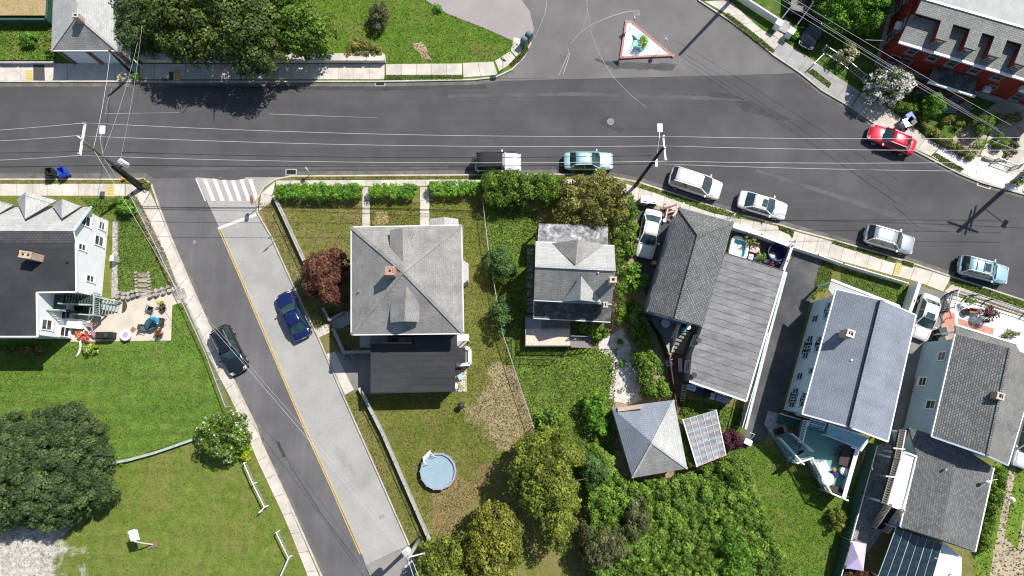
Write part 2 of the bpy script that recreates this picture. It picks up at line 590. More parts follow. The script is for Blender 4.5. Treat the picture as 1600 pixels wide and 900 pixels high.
def woody(parent, base, ztop, spread, r0=.18, n=7, seed=1, mat='bark', multi=False):
    rg = random.Random(seed)
    b = Vector(base)
    mb = MB()
    if not multi:
        mb.tube([b, b + Vector((rg.uniform(-.1, .1), rg.uniform(-.1, .1), ztop * .35)), b + Vector((0, 0, ztop * .75))], [r0, r0 * .75, r0 * .4], 8)
    mb.build('trunk' if not multi else 'stem', mat, parent, smooth=True) if not multi else None
    for k in range(n):
        a = 2 * math.pi * k / n + rg.uniform(-.3, .3)
        z0 = ztop * (rg.uniform(.2, .45) if not multi else .02)
        s = spread * rg.uniform(.55, .85)
        m = MB()
        p0 = b + Vector((0, 0, z0)); p2 = b + Vector((math.cos(a) * s, math.sin(a) * s, ztop * rg.uniform(.6, .8)))
        p1 = p0.lerp(p2, .5) + Vector((0, 0, ztop * .08))
        m.tube([p0, p1, p2], [r0 * .5, r0 * .35, r0 * .12], 5)
        m.build('limb', mat, parent, smooth=True)
def tree(name, px, zlo, ztop, mats, label, cat='tree', group=None, zmid=None, base=None, **kw):
    zm = zmid if zmid is not None else (zlo + ztop) / 2
    poly = PL(px, zm)
    cx = sum(p.x for p in poly) / len(poly); cy = sum(p.y for p in poly) / len(poly)
    b = Vector((cx, cy, .1)) if base is None else P(base[0], base[1], .1)
    r0 = kw.pop('trunk', .16); nl = kw.pop('limbs', 7); wd = kw.pop('wood', 'bark')
    t = thing(name, b, label, cat, group)
    sp = math.sqrt(abs(sum(poly[i].x * poly[(i + 1) % len(poly)].y - poly[(i + 1) % len(poly)].x * poly[i].y for i in range(len(poly)))) / 2 / math.pi)
    if r0: woody(t, b, ztop * .85, sp, r0, nl, int(abs(cx * 10)) + 3, wd)
    canopy('crown', poly, zlo, ztop, mats, t, seed=int(abs(cx * 31 + cy * 17)) + 1, **kw)
    return t
def blob(cx, cy, rx, ry=None, n=14, jit=.1, seed=0, rot=0):
    """irregular closed outline in photo points"""
    rg = random.Random(seed or int(cx * 7 + cy)); ry = ry or rx
    out = []
    for k in range(n):
        a = 2 * math.pi * k / n; q = 1 + rg.uniform(-jit, jit)
        x, y = math.cos(a) * rx * q, math.sin(a) * ry * q
        out.append((cx + x * math.cos(rot) - y * math.sin(rot), cy + x * math.sin(rot) + y * math.cos(rot)))
    return out
def blades(name, px, z, mat, n, hgt=.1, seed=3, leaf=.1, kind='stuff', holes=(), parent=None, tall=1.0):
    """short upright grass faces scattered inside an outline"""
    rng = np.random.default_rng(seed)
    poly = PL(px, z)
    X = [p.x for p in poly]; Y = [p.y for p in poly]
    A = (max(X) - min(X)) * (max(Y) - min(Y))
    ar = abs(sum(poly[i].x * poly[(i + 1) % len(poly)].y - poly[(i + 1) % len(poly)].x * poly[i].y for i in range(len(poly)))) / 2
    k = int(n * A / max(ar, .1))
    x = rng.uniform(min(X), max(X), k); y = rng.uniform(min(Y), max(Y), k)
    ok = inpoly(x, y, poly)
    for h in holes:
        ok &= ~inpoly(x, y, PL(h, z))
    x, y = x[ok], y[ok]; N = len(x)
    if N == 0: return None
    h = hgt * rng.uniform(.5, 1.5, N)
    c = np.stack([x, y, z + h * .35], 1)
    nr = rng.normal(size=(N, 3)) * np.array([1, 1, .35]) * .7 + np.array([0, 0, 1.0])
    o = leaves_mesh(name, c, nr, leaf * rng.uniform(.6, 1.5, N) * tall, rng.uniform(0, 1, N), mat, parent, kind=kind, asp=.45, rng=rng)
    return o

# ------------------------------------------------------------------ vehicles
CARS = {
 #            L    W    belt  roof  hood  x of: cowl, roof front, roof rear, backlight foot
 'sedan':   (4.75, 1.82, .95, 1.45, .86, .22, .06, -.22, -.36, .98),
 'suv':     (4.70, 1.90, 1.05, 1.74, 1.02, .20, .06, -.40, -.455, 1.05),
 'minivan': (5.10, 1.98, 1.02, 1.76, .98, .27, .10, -.41, -.465, 1.02),
 'boxy':    (4.50, 1.86, 1.12, 1.84, 1.10, .17, .12, -.43, -.455, 1.12),
 'wagon':   (4.75, 1.80, .95, 1.52, .90, .21, .06, -.27, -.37, .97),
}
def car(name, kind, paint, label, group, rear, front, cat, z=.8, roofmat=None, rails=False, sunroof=False,
        extras=None, L=None, zg=0.0, glassm='car_glass', soft=False):
    Lc, W, belt, roof, hood, xc, xrf, xrr, xb, trunk = CARS[kind]
    if L: Lc = L
    a, b = P(rear[0], rear[1], z), P(front[0], front[1], z)
    mid = (a + b) / 2; ang = math.atan2(b.y - a.y, b.x - a.x)
    t = thing(name, (0, 0, 0), label, cat, group)
    hw = W / 2
    xc, xrf, xrr, xb = xc * Lc, xrf * Lc, xrr * Lc, xb * Lc
    fr, re = Lc / 2, -Lc / 2
    # lower body: rings along the length
    st = [(re, .55, .80, trunk * .86), (re + .10, .42, .90, trunk * .95), (re + .45, .30, .97, trunk), (xb, .28, 1.0, max(trunk, belt) - .01),
          (0, .26, 1.0, belt), (xc, .27, 1.0, (belt + hood) / 2 + .03), (xc + .35, .28, .99, hood + .03), (fr - .60, .28, .985, hood - .03), (fr - .24, .32, .94, hood - .10),
          (fr - .05, .38, .82, hood - .20), (fr + .03, .42, .66, hood - .32)]
    prof = [(-.94, 0), (-1.0, .35), (-.985, .72), (-.90, .93), (-.60, .992), (0, 1.015), (.60, .992), (.90, .93), (.985, .72), (1.0, .35), (.94, 0)]
    vs, fs = [], []
    for (x, zb, wf, zt) in st:
        for (pw, ph) in prof: vs.append((x, pw * wf * hw, zb + (zt - zb) * ph))
    n = len(prof)
    for i in range(len(st) - 1):
        for j in range(n):
            a0 = i * n + j; a1 = i * n + (j + 1) % n
            fs.append((a0, a0 + n, a1 + n, a1))
    fs.append(tuple(range(n))); fs.append(tuple(reversed(range((len(st) - 1) * n, len(st) * n))))
    body = MB().add(vs, fs)
    bo = body.build('body', paint, t, smooth=True, keep=True)
    bm = bmesh.new(); bm.from_mesh(bo.data); bmesh.ops.recalc_face_normals(bm, faces=bm.faces); bm.to_mesh(bo.data); bm.free()
    md = bo.modifiers.new('round', 'SUBSURF'); md.levels = 1; md.render_levels = 1
    wr, wb_ = hw * .70, hw * .90
    zr = roof
    # roof skin, slightly crowned
    rp = []
    rows = 5
    for i in range(rows):
        x = lerp(xrr, xrf, i / (rows - 1))
        cz = zr - .05 * abs(2 * i / (rows - 1) - 1) ** 2.2
        for j in range(7):
            u = j / 3 - 1
            rp.append((x, u * wr * (1 - .05 * abs(2 * i / (rows - 1) - 1) ** 3), cz - .055 * abs(u) ** 2.5))
    rf = [(i * 7 + j, (i + 1) * 7 + j, (i + 1) * 7 + j + 1, i * 7 + j + 1) for i in range(rows - 1) for j in range(6)]
    low = [(x, y, zz - .05) for x, y, zz in rp]
    k = len(rp)
    rm = MB().add(rp + low, rf + [tuple(k + q for q in reversed(f)) for f in rf] +
                  [(j, j + 1, k + j + 1, k + j) for j in range(6)] + [((rows - 1) * 7 + j + 1, (rows - 1) * 7 + j, k + (rows - 1) * 7 + j, k + (rows - 1) * 7 + j + 1) for j in range(6)] +
                  [(i * 7, k + i * 7, k + i * 7 + 7, i * 7 + 7) for i in range(rows - 1)] + [(i * 7 + 13, k + i * 7 + 13, k + i * 7 + 6, i * 7 + 6) for i in range(rows - 1)])
    ro = rm.build('roof', roofmat or paint, t, smooth=True, keep=True)
    zt = zr - .07; zf = belt - .02
    def pane(nm, pts, th=.02, crown=0.0):
        pts = [Vector(p) for p in pts]
        if crown:
            # bow the lower edge outward (first two points are the lower edge)
            mlo = (pts[0] + pts[1]) / 2 + Vector((crown, 0, 0)); mhi = (pts[2] + pts[3]) / 2 + Vector((crown * .5, 0, .02))
            m = MB().add([pts[0], mlo, pts[1], pts[2], mhi, pts[3]], [(0, 1, 4, 5), (1, 2, 3, 4)])
        else: m = MB().add(pts, [(0, 1, 2, 3)])
        m.build(nm, glassm, t, smooth=bool(crown), keep=True)
    pane('windshield', [(xc, -wb_ * .96, hood + .02 if kind != 'boxy' else belt), (xc, wb_ * .96, hood + .02 if kind != 'boxy' else belt), (xrf, wr * .95, zt), (xrf, -wr * .95, zt)], crown=.14 if kind != 'boxy' else 0.02)
    if not soft:
        pane('rear_window', [(xb, wb_ * .93, trunk - .01), (xb, -wb_ * .93, trunk - .01), (xrr, -wr * .95, zt), (xrr, wr * .95, zt)], crown=-.08)
    sidem = roofmat if soft else glassm
    for s in (-1, 1):
        m = MB().add([(xc - .05, s * wb_ * 1.02, zf), (xb + .1, s * wb_ * 1.02, zf), (xrr, s * wr, zt), (xrf, s * wr, zt)], [(0, 1, 2, 3)])
        m.build('side_window', glassm, t, keep=True)
        pm = MB()
        for (x0, x1) in ((xc, xrf), (xb, xrr)):
            pm.bar((x0, s * wb_ * .985, zf + (.0 if x0 > 0 else 0)), (x1, s * wr * .99, zt + .01), .09, .07)
        xm = (xc + xb) / 2 - .05
        pm.bar((xm, s * (wb_ * 1.03), zf), (lerp(xrr, xrf, .5), s * wr * 1.02, zt), .04, .09)
        pm.bar((xrr, s * wr * .985, zt + .01), (xrf, s * wr * .985, zt + .01), .06, .05)
        pm.build('pillars', roofmat if soft else paint, t, keep=True)
        mm = MB().box((xc - .22, s * (hw + .09), belt + .03), .13, .2, .13).build('mirror', paint, t, keep=True)
    if soft:
        m = MB().add([(xb, wb_ * .93, belt), (xb, -wb_ * .93, belt), (xrr, -wr, zt), (xrr, wr, zt)], [(0, 1, 2, 3)])
        m.build('rear_curtain', roofmat, t, keep=True)
    for x in (fr - .88, re + .92):
        for s in (-1, 1):
            wv = []
            nseg = 18; rads = (.34, .345, .33, .2)
            wm = MB()
            M = Matrix.Translation((x, s * (hw - .09), .34)) @ Matrix.Rotation(R(90), 4, 'X')
            m2 = MB().cyl((0, 0), .34, -.11, .11, nseg); m2.v = [M @ v for v in m2.v]
            wo_ = m2.build('wheel', 'tyre', t, keep=True)
            m3 = MB().cyl((0, 0), .21, -.125, .125, 12); m3.v = [M @ v for v in m3.v]
            m3.build('rim', 'alloy', wo_, keep=True)
            m3o = None
    dk = MB().box((0, 0, .33), Lc * .93, W * .93, .2).build('underbody', 'car_black', t, keep=True)
    hz = hood - .25
    for s in (-1, 1):
        MB().add([(fr - .02, s * hw * .42, hz), (fr - .03, s * hw * .76, hz), (fr - .30, s * hw * .90, hz + .14), (fr - .24, s * hw * .55, hz + .165)], [(0, 1, 2, 3)]).build('headlight', 'lamp_glass', t, keep=True)
        MB().box((re + .10, s * hw * .70, trunk - .26), .13, hw * .2, .16).build('taillight', 'tail_red', t, keep=True)
    MB().box((fr - .03, 0, .5), .12, W * .5, .16).build('grille', 'car_black', t, keep=True)
    MB().box((re + .0, 0, .62), .03, .42, .13).build('licence_plate', 'white_paint', t, keep=True)
    MB().bar((xc + .09, -wb_ * .8, hood + .05), (xc + .09, wb_ * .8, hood + .05), .05, .03).build('wiper_cowl', 'car_black', t, keep=True)
    # shut lines
    sm = MB()
    for s in (-1, 1):
        sm.bar((xc + .25, s * hw * .78, hood + .025), (fr - .35, s * hw * .66, hood - .045), .015, .008)
    sm.build('hood_seam', 'car_black', t, keep=True)
    if rails:
        for s in (-1, 1):
            MB().bar((xrr + .15, s * wr * .9, zr + .04), (xrf - .2, s * wr * .9, zr + .04), .04, .04).build('roof_rail', 'alloy', t, keep=True)
    if rails == 'bars':
        for x in (lerp(xrr, xrf, .3), lerp(xrr, xrf, .62)):
            MB().bar((x, -wr * .9, zr + .05), (x, wr * .9, zr + .05), .05, .03).build('cross_bar', 'car_black', t, keep=True)
    if sunroof:
        x = lerp(xrr, xrf, .78)
        MB().box((x, 0, zr + .004), .5, .75, .012).build('sunroof', 'car_glass', t, keep=True)
    if extras: extras(t, dict(hw=hw, L=Lc, belt=belt, roof=roof, hood=hood, xrf=xrf, xrr=xrr, wr=wr, re=re, fr=fr))
    t.location = (mid.x, mid.y, zg); t.rotation_euler = (0, 0, ang)
    return t

# ------------------------------------------------------------------ house pieces
def window(parent, a, b, t, zc, wd=.9, ht=1.2, frame='white_trim', pane='window_glass', sash=True, off=.0, fw=.10):
    """window on the wall from a to b (world points, outside on the right-hand side going a->b)"""
    a = Vector(a); b = Vector(b); d = (b - a); L = d.length; d.normalize()
    n = Vector((d.y, -d.x, 0))
    c = a + d * (L * t); c = Vector((c.x, c.y, zc)) + n * off
    rz = math.atan2(d.y, d.x)
    g = MB().box(c + n * .03, wd, .05, ht, rz).build('window', pane, parent)
    fm = MB()
    for s in (-1, 1):
        fm.box(c + d * (s * (wd / 2 + fw / 2)) + n * .05, fw, .08, ht + 2 * fw, rz)
        fm.box(c + Vector((0, 0, s * (ht / 2 + fw / 2))) + n * .05, wd, .08, fw, rz)
    if sash:
        fm.box(c + n * .065, wd, .05, .05, rz)
    fm.build('frame', frame, g)
    MB().box(c - Vector((0, 0, ht / 2 + .13)) + n * .09, wd + .26, .18, .05, rz).build('sill', frame, g)
    return g
def inset(poly, d):
    """shrink a convex-ish polygon of world points by d"""
    n = len(poly)
    a = sum(poly[i].x * poly[(i + 1) % n].y - poly[(i + 1) % n].x * poly[i].y for i in range(n))
    if a < 0: poly = list(reversed(poly))
    out = []
    for i in range(n):
        p0, p1, p2 = poly[i - 1], poly[i], poly[(i + 1) % n]
        d1 = Vector((p1.x - p0.x, p1.y - p0.y)).normalized(); d2 = Vector((p2.x - p1.x, p2.y - p1.y)).normalized()
        n1 = Vector((-d1.y, d1.x)); n2 = Vector((-d2.y, d2.x))
        bs = (n1 + n2); bs /= max(.3, bs.dot(n1) if bs.length else 1)
        out.append(Vector((p1.x + bs.x * d, p1.y + bs.y * d, p1.z)))
    return out
def chimney(parent, px, zb, zt, sz, mat, flues=1, rz=0, cap='concrete_cap'):
    c = P(px[0], px[1], zt)
    ch = MB().box((c.x, c.y, (zb + zt) / 2), sz[0], sz[1], zt - zb, rz).build('chimney', mat, parent)
    m = MB()
    cm = Matrix.Translation((c.x, c.y, zt + .03)) @ Matrix.Rotation(rz, 4, 'Z')
    t = .12
    for (x, y, sx, sy) in ((0, sz[1] / 2 - t / 2, sz[0] + .08, t), (0, -sz[1] / 2 + t / 2, sz[0] + .08, t), (sz[0] / 2 - t / 2, 0, t, sz[1] - 2 * t), (-sz[0] / 2 + t / 2, 0, t, sz[1] - 2 * t)):
        m.box(None, sx, sy, .10, M=cm @ Matrix.Translation((x, y, 0)))
    m.build('chimney_cap', cap, ch)
    for k in range(flues):
        x = (k - (flues - 1) / 2) * sz[0] * .45
        q = cm @ Vector((x, 0, 0))
        MB().cyl((q.x, q.y), .1, zt - .05, zt + .035, 10).build('flue', 'soot', ch)
    return ch
def pipe(parent, px, z, h=.4, r=.06, mat='alloy', name='vent_pipe'):
    c = P(px[0], px[1], z)
    return MB().cyl((c.x, c.y), r, z - .1, z + h, 10).build(name, mat, parent)
def gutter(parent, a, b, mat='white_trim', wd=.12):
    return MB().bar(a, b, wd, .12).build('gutter', mat, parent)
def railing(parent, pts, z, h=1.0, mat='white_trim', gap=.12, bw=.05, top=.1, name='railing', zs=None, posts=True, btop=None):
    """rail with balusters along world points; part 'railing' with a joined baluster part"""
    pts = [Vector(p) for p in pts]
    zs = zs or [z] * len(pts)
    m = MB(); bl = MB()
    for i in range(len(pts) - 1):
        a = Vector((pts[i].x, pts[i].y, zs[i])); b = Vector((pts[i + 1].x, pts[i + 1].y, zs[i + 1]))
        up = Vector((0, 0, h))
        m.bar(a + up, b + up, top, .06); m.bar(a + Vector((0, 0, .1)), b + Vector((0, 0, .1)), .05, .05)
        L = (b - a).length; n = max(1, int(L / gap))
        for k in range(1, n):
            q = a.lerp(b, k / n)
            bl.box(q + Vector((0, 0, h * .5 + .03)), bw, bw, h - .1)
    for i, p in enumerate(pts):
        if posts: m.box((p.x, p.y, zs[i] + h / 2 + .04), .11, .11, h + .08)
    r = m.build(name, mat, parent)
    if bl.v:
        bl.build('balusters', mat, r, kind='stuff')
    return r
def stairs(parent, a, b, wd, z0, z1, mat, n=None, name='step', th=.06, riser=True):
    """separate treads from world point a (z0) to b (z1)"""
    a = Vector((a[0], a[1], 0)); b = Vector((b[0], b[1], 0)); d = b - a; L = d.length; d.normalize()
    n = n or max(2, int(round(abs(z1 - z0) / .18)))
    rz = math.atan2(d.y, d.x); dep = L / n
    for k in range(n):
        c = a + d * (dep * (k + .5)); z = lerp(z0, z1, (k + 1) / n)
        MB().box((c.x, c.y, z - th / 2), dep * 1.0, wd, th, rz).build(name, mat, parent)
def chainlink(name, px, label, hgt=1.2, z=.1, rail='galvanised', top=True, step=2.4, group=None, mesh=True):
    pts = [Vector((p.x, p.y, z)) for p in PL(px, z + hgt)]      # the photo shows the top rail
    t = thing(name, pts[0], label, 'fence', group)
    posts = []
    wm = MB(); rm = MB()
    for i in range(len(pts) - 1):
        a, b = pts[i], pts[i + 1]; L = (b - a).length; n = max(1, int(round(L / step)))
        for k in range(n + (1 if i == len(pts) - 2 else 0)):
            q = a.lerp(b, k / n)
            MB().tube([q, q + Vector((0, 0, hgt + .04))], .035, 8).build('post', rail, t)
        if top: rm.tube([a + Vector((0, 0, hgt)), b + Vector((0, 0, hgt))], .032, 6)
        if mesh:
            s = .22; k = 0; d = (b - a).normalized()
            x = -hgt
            while x < L:
                for sg in (0, 1):
                    x0, x1 = x, x + hgt
                    z0, z1 = (0, hgt) if sg == 0 else (hgt, 0)
                    if x0 < 0: f = -x0 / hgt; z0 = lerp(z0, z1, f); x0 = 0
                    if x1 > L: f = (L - x0) / max(1e-6, (x1 - x0)); z1 = lerp(z0, z1, f); x1 = L
                    if x1 > x0 + .01: wm.tube([a + d * x0 + Vector((0, 0, z0)), a + d * x1 + Vector((0, 0, z1))], .006, 3, cap=False)
                x += s
    if rm.v: rm.build('top_rail', rail, t)
    if wm.v: wm.build('wire_mesh', rail, t, kind='stuff')
    return t
def boardfence(name, px, label, hgt=1.8, z=.1, mat='vinyl_white', bw=.28, step=2.4, th=.06, cap=.09):
    pts = [Vector((p.x, p.y, z)) for p in PL(px, z + hgt)]
    t = thing(name, pts[0], label, 'fence')
    for i in range(len(pts) - 1):
        a, b = pts[i], pts[i + 1]; L = (b - a).length; d = (b - a).normalized(); rz = math.atan2(d.y, d.x)
        n = max(1, int(round(L / step)))
        for k in range(n + 1):
            q = a.lerp(b, k / n)
            MB().box((q.x, q.y, z + hgt / 2 + .04), .13, .13, hgt + .08, rz).build('post', mat, t)
        m = max(1, int(L / bw)); w_ = L / m
        first = None
        for k in range(m):
            q = a + d * (w_ * (k + .5))
            if first is None: first = MB().box((q.x, q.y, z + hgt / 2), w_ * .96, th, hgt - .12, rz).build('board', mat, t)
            else:
                c = first.copy(); COL.objects.link(c)
                c.location = Vector((q.x, q.y, 0)) + Vector((0, 0, first.location.z + WL[t].z)) - WL[t]
        MB().bar(a + Vector((0, 0, hgt)), b + Vector((0, 0, hgt)), cap, .06).build('rail', mat, t)
    return t
def slabs(parent, Lpx, Rpx, n=None, z=.13, mat='concrete', gap=.022, name='slab', step=1.45, zj=.006):
    """paving slabs between two photo polylines"""
    def res(px):
        pts = PL(px, z); acc = [0]
        for i in range(1, len(pts)): acc.append(acc[-1] + (pts[i] - pts[i - 1]).length)
        return pts, acc
    def at(pa, s):
        pts, acc = pa; s *= acc[-1]
        for i in range(1, len(pts)):
            if s <= acc[i] + 1e-9: return pts[i - 1].lerp(pts[i], (s - acc[i - 1]) / max(1e-9, acc[i] - acc[i - 1]))
        return pts[-1]
    A, B = res(Lpx), res(Rpx)
    n = n or max(1, int(round((A[1][-1] + B[1][-1]) / 2 / step)))
    for k in range(n):
        a0, a1, b0, b1 = at(A, k / n), at(A, (k + 1) / n), at(B, k / n), at(B, (k + 1) / n)
        c = (a0 + a1 + b0 + b1) / 4
        q = [p + (c - p).normalized() * gap for p in (a0, a1, b1, b0)]
        zz = z + rnd.uniform(-zj, zj)
        MB().prism(q, .0, zz).build(name, mat, parent, uv=False)
def wire(name, pts, label, sag=.3, r=.022, mat='wire_bright', group=None):
    a, b = Vector(pts[0]), Vector(pts[1])
    q = []
    for k in range(13):
        t = k / 12; p = a.lerp(b, t); p.z -= sag * 4 * t * (1 - t); q.append(p)
    o = MB().tube(q, r, 5).build(name, mat, None, smooth=True, uv=False)
    return tag(o, label, 'cable', group)
# ------------------------------------------------------------------ material set
gmat('asphalt', [(.060, .058, .062), (.073, .071, .074), (.090, .088, .090)], .22, (16, .14), (.07, .14), .88, .3, streak=((.04, 1.3, 1), .06))
gmat('asphalt_upper', [(.125, .12, .12), (.145, .14, .14), (.17, .163, .162)], .3, (16, .16), (.12, .12), .9, .3)
gmat('asphalt_lane', [(.095, .092, .096), (.115, .112, .116), (.14, .136, .138)], .25, (16, .15), (.1, .14), .9, .3, streak=((1.6, .05, 1), .07, .42))
gmat('asphalt_old', [(.27, .266, .252), (.325, .318, .30), (.365, .352, .325)], .22, (9, .13), (.5, .09), .92, .4)
gmat('asphalt_patch', [(.22, .205, .195), (.26, .245, .235)], .4, (10, .16), (.2, .1), .92, .3)
gmat('drive_pale', [(0.287, 0.253, 0.253), (0.320, 0.291, 0.287)], .4, (12, .1), (.15, .08), .9, .2)
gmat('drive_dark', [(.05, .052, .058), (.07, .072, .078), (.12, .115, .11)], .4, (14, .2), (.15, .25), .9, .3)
gmat('drive_grey', [(.17, .165, .155), (.24, .23, .21)], .8, (12, .15), (.3, .12), .9, .3)
gmat('concrete', [(.42, .385, .335), (.50, .46, .405), (.56, .52, .46)], 1.1, (12, .12), (.4, .10), .88, .25, objvar=.09)
gmat('concrete_new', [(.66, .64, .60), (.75, .73, .69)], .8, (14, .07), (.4, .05), .85, .15, objvar=.05)
gmat('concrete_grey', [(.27, .265, .26), (.37, .365, .355)], 1.1, (12, .15), (.4, .12), .88, .25)
gmat('concrete_cap', [(.34, .325, .29), (.52, .50, .45)], 2.2, (9, .22), (.5, .15), .9, .4)
gmat('patio_tan', [(.46, .41, .34), (.56, .50, .42)], .9, (12, .10), (.4, .08), .88, .2)
gmat('kerb_mat', [(.38, .35, .30), (.52, .48, .42)], 1.6, (10, .2), (.5, .15), .9, .3)
gmat('joint_dirt', [(.10, .09, .05), (.13, .15, .05), (.20, .17, .11)], 2.5, (14, .4), (.5, .2), .95, .4)
gmat('dirt', [(.20, .145, .095), (.30, .225, .15), (.36, .29, .20)], 1.3, (8, .35), (.4, .15), .95, .5)
gmat('gravel_pale', [(.38, .35, .31), (.52, .49, .45), (.66, .64, .60)], 2.2, (11, .35), (.4, .12), .95, .6)
gmat('gravel_grey', [(.16, .155, .15), (.32, .31, .30), (.45, .43, .42)], 3.5, (10, .45), (.5, .15), .95, .7)
gmat('gravel_white', [(.72, .71, .69), (.80, .79, .77)], 2.2, (14, .12), (.4, .06), .95, .4)
gmat('wornpath', [(.24, .19, .13), (.40, .33, .25), (.30, .26, .17)], 1.2, (9, .25), (.4, .12), .95, .4)
gmat('brick_path', [(.14, .06, .045), (.22, .10, .075)], 2, (9, .3), (.5, .12), .9, .4)
gmat('brick_salmon', [(.40, .20, .15), (.50, .27, .21)], 2, (9, .2), (.5, .12), .9, .4)
gmat('stone', [(.20, .18, .155), (.34, .31, .275), (.42, .39, .35)], 1.4, (8, .25), (.5, .15), .9, .5, coord='obj', objvar=.25)
lawn('lawn_bright', ((.064, .122, .018), (.088, .160, .024), (.118, .195, .034)), (.18, .19, .06), .2, .45, rows=(R(8), .15))
lawn('lawn_green', ((.055, .11, .012), (.078, .145, .016), (.11, .18, .025)), (.20, .165, .06), .3, .4)
lawn('lawn_olive', ((.085, .115, .02), (.115, .14, .026), (.14, .165, .035)), (.215, .175, .065), .5, .3, rows=(R(-25), .10))
_p = P(20, 905, .1); _q = P(90, 895, .1)
lawn('lawn_hoop', ((.08, .125, .02), (.108, .152, .027), (.14, .178, .037)), (.20, .18, .06), .42, .3, rows=(R(22), .08), rings=(P(235, 850, .1).x, P(235, 850, .1).y, 1.1, .045),
     patches=((_p.x - 2, _p.y, 6.5, (.34, .31, .27), (.60, .58, .55)),))
_a, _b, _c = P(798, 640, .1), P(735, 800, .1), P(752, 618, .1)
lawn('lawn_pool', ((.085, .12, .02), (.112, .14, .026), (.14, .165, .035)), (.20, .165, .06), .5, .3, rows=(R(-60), .08),
     patches=((_a.x, _a.y, 3.1, (.31, .25, .15), (.37, .30, .185)), (_b.x, _b.y, 3.6, (.22, .155, .075), (.27, .20, .10)), (_a.x - .6, _a.y + 2, 2.2, (.31, .25, .15), (.37, .30, .185))))
lawn('lawn_dry', ((.09, .115, .022), (.12, .14, .03), (.15, .165, .04)), (.235, .18, .085), .66, .35)
lawn('lawn_straw', ((.19, .19, .06), (.26, .22, .09), (.33, .26, .13)), (.42, .31, .18), .95, .6)
lawn('lawn_shade', ((.035, .08, .012), (.06, .12, .018), (.09, .16, .03)), (.17, .13, .07), .4, .6)
lawn('weeds', ((.085, .145, .018), (.115, .19, .024), (.155, .235, .034)), (.18, .20, .06), .2, .6)
shingle('roof_grey', (.238, .232, .22), (.288, .282, .268), (.20, .196, .187), .20, .5, .17)
shingle('roof_grey_worn', (0.170, 0.170, 0.162), (0.212, 0.208, 0.200), (0.136, 0.136, 0.128), .17, .5, .16)
shingle('roof_pale', (0.374, 0.380, 0.370), (0.436, 0.442, 0.426), (0.322, 0.322, 0.312), .2, .5, .12)
shingle('roof_check', (.13, .135, .135), (.23, .235, .23), (.075, .077, .08), .18, .27, .10, msize=.035)
shingle('roof_blue', (.215, .24, .285), (.25, .275, .325), (.175, .195, .235), .19, .30, .13, msize=.03)
shingle('roof_charcoal_shingle', (.07, .072, .075), (.10, .10, .105), (.04, .04, .042), .2, .34, .1)
shingle('roof_brickhouse', (.22, .23, .215), (.30, .31, .29), (.15, .155, .145), .17, .27, .12, msize=.03)
shingle('brick_wall', (.23, .028, .018), (.29, .036, .024), (.21, .035, .025), .075, .21, .10, rough=.85)
shingle('brick_tan', (.50, .34, .22), (.58, .42, .29), (.40, .34, .28), .08, .2, .15)
shingle('brick_red', (.40, .15, .10), (.50, .22, .15), (.42, .33, .28), .08, .2, .12)
gmat('roof_membrane', [(.028, .029, .031), (.036, .037, .040), (.047, .047, .050)], .5, (12, .12), (.2, .12), .72, .15, streak=((.15, 2.2, 1), .10))
gmat('roof_dark_worn', [(.05, .05, .053), (.085, .085, .088), (.2, .2, .2)], 1.5, (9, .3), (.4, .2), .9, .3)
gmat('roof_mottled', [(.05, .052, .06), (.22, .22, .23), (.46, .46, .46)], 1.6, (5, .45), (.5, .25), .9, .4)
gmat('roof_roll', [(0.156, 0.156, 0.161), (0.187, 0.187, 0.192), (0.218, 0.218, 0.218)], 1.3, (8, .13), (.5, .10), .85, .3, streak=((.25, 3.2, 1), .14, .31), objvar=.07)
gmat('roof_white', [(.74, .74, .74), (.82, .82, .82)], 1.0, (6, .04), (.4, .04), .7, .1)
gmat('roof_gravel', [(.36, .37, .355), (.43, .44, .42)], 1.2, (12, .10), (.3, .06), .95, .3)
siding('siding_white', (.78, .80, .82))
siding('siding_paleblue', (.56, .70, .76))
siding('siding_blue', (.40, .50, .57))
siding('siding_slate', (.30, .35, .41))
siding('siding_cream', (.62, .58, .50))
plain('white_trim', (.80, .80, .79), .5)
plain('white_paint', (.82, .82, .82), .45)
plain('fabric_white', (.8, .79, .77), .9)
plain('vinyl_white', (.76, .78, .78), .45, var=.05)
gmat('vinyl_grey', [(.42, .47, .46), (.56, .60, .585)], 1.6, (5, .1), (.5, .1), .6, .1, coord='obj', objvar=.06)
plain('teal_deck', (.13, .30, .28), .6, var=.12)
plain('teal_post', (.30, .48, .50), .6)
plain('green_wall', (.03, .085, .065), .7, var=.12)
plain('green_wood', (.035, .07, .058), .75, var=.2)
plain('paver_green', (.33, .40, .37), .8, var=.2)
plain('wood_pale', (.62, .53, .43), .8, var=.18)
plain('wood_grey', (.21, .20, .185), .85, var=.22)
plain('wood_brown', (.20, .13, .085), .8, var=.2)
plain('wood_dark', (.055, .045, .038), .8, var=.2)
gmat('pole_wood', [(.06, .055, .035), (.12, .115, .075)], 2, (12, .3), (.5, .2), .9, .4, coord='obj')
gmat('pole_dark', [(.018, .017, .015), (.035, .033, .03)], 2, (12, .3), (.5, .2), .9, .4, coord='obj')
gmat('pole_grey', [(.30, .31, .24), (.40, .41, .33)], 2, (12, .2), (.5, .1), .9, .3, coord='obj')
gmat('bark', [(.05, .038, .028), (.10, .08, .06)], 4, (12, .3), (.8, .2), .95, .5, coord='obj')
plain('galvanised', (.50, .52, .53), .45, .3)
plain('alloy', (.55, .56, .58), .35, .7)
plain('wire_bright', (.50, .50, .50), .5, .0)
plain('wire_dark', (.03, .03, .032), .6)
plain('black_paint', (.02, .02, .022), .5, var=.2)
plain('black_metal', (.03, .03, .033), .45, .2)
plain('car_black', (.014, .014, .016), .4)
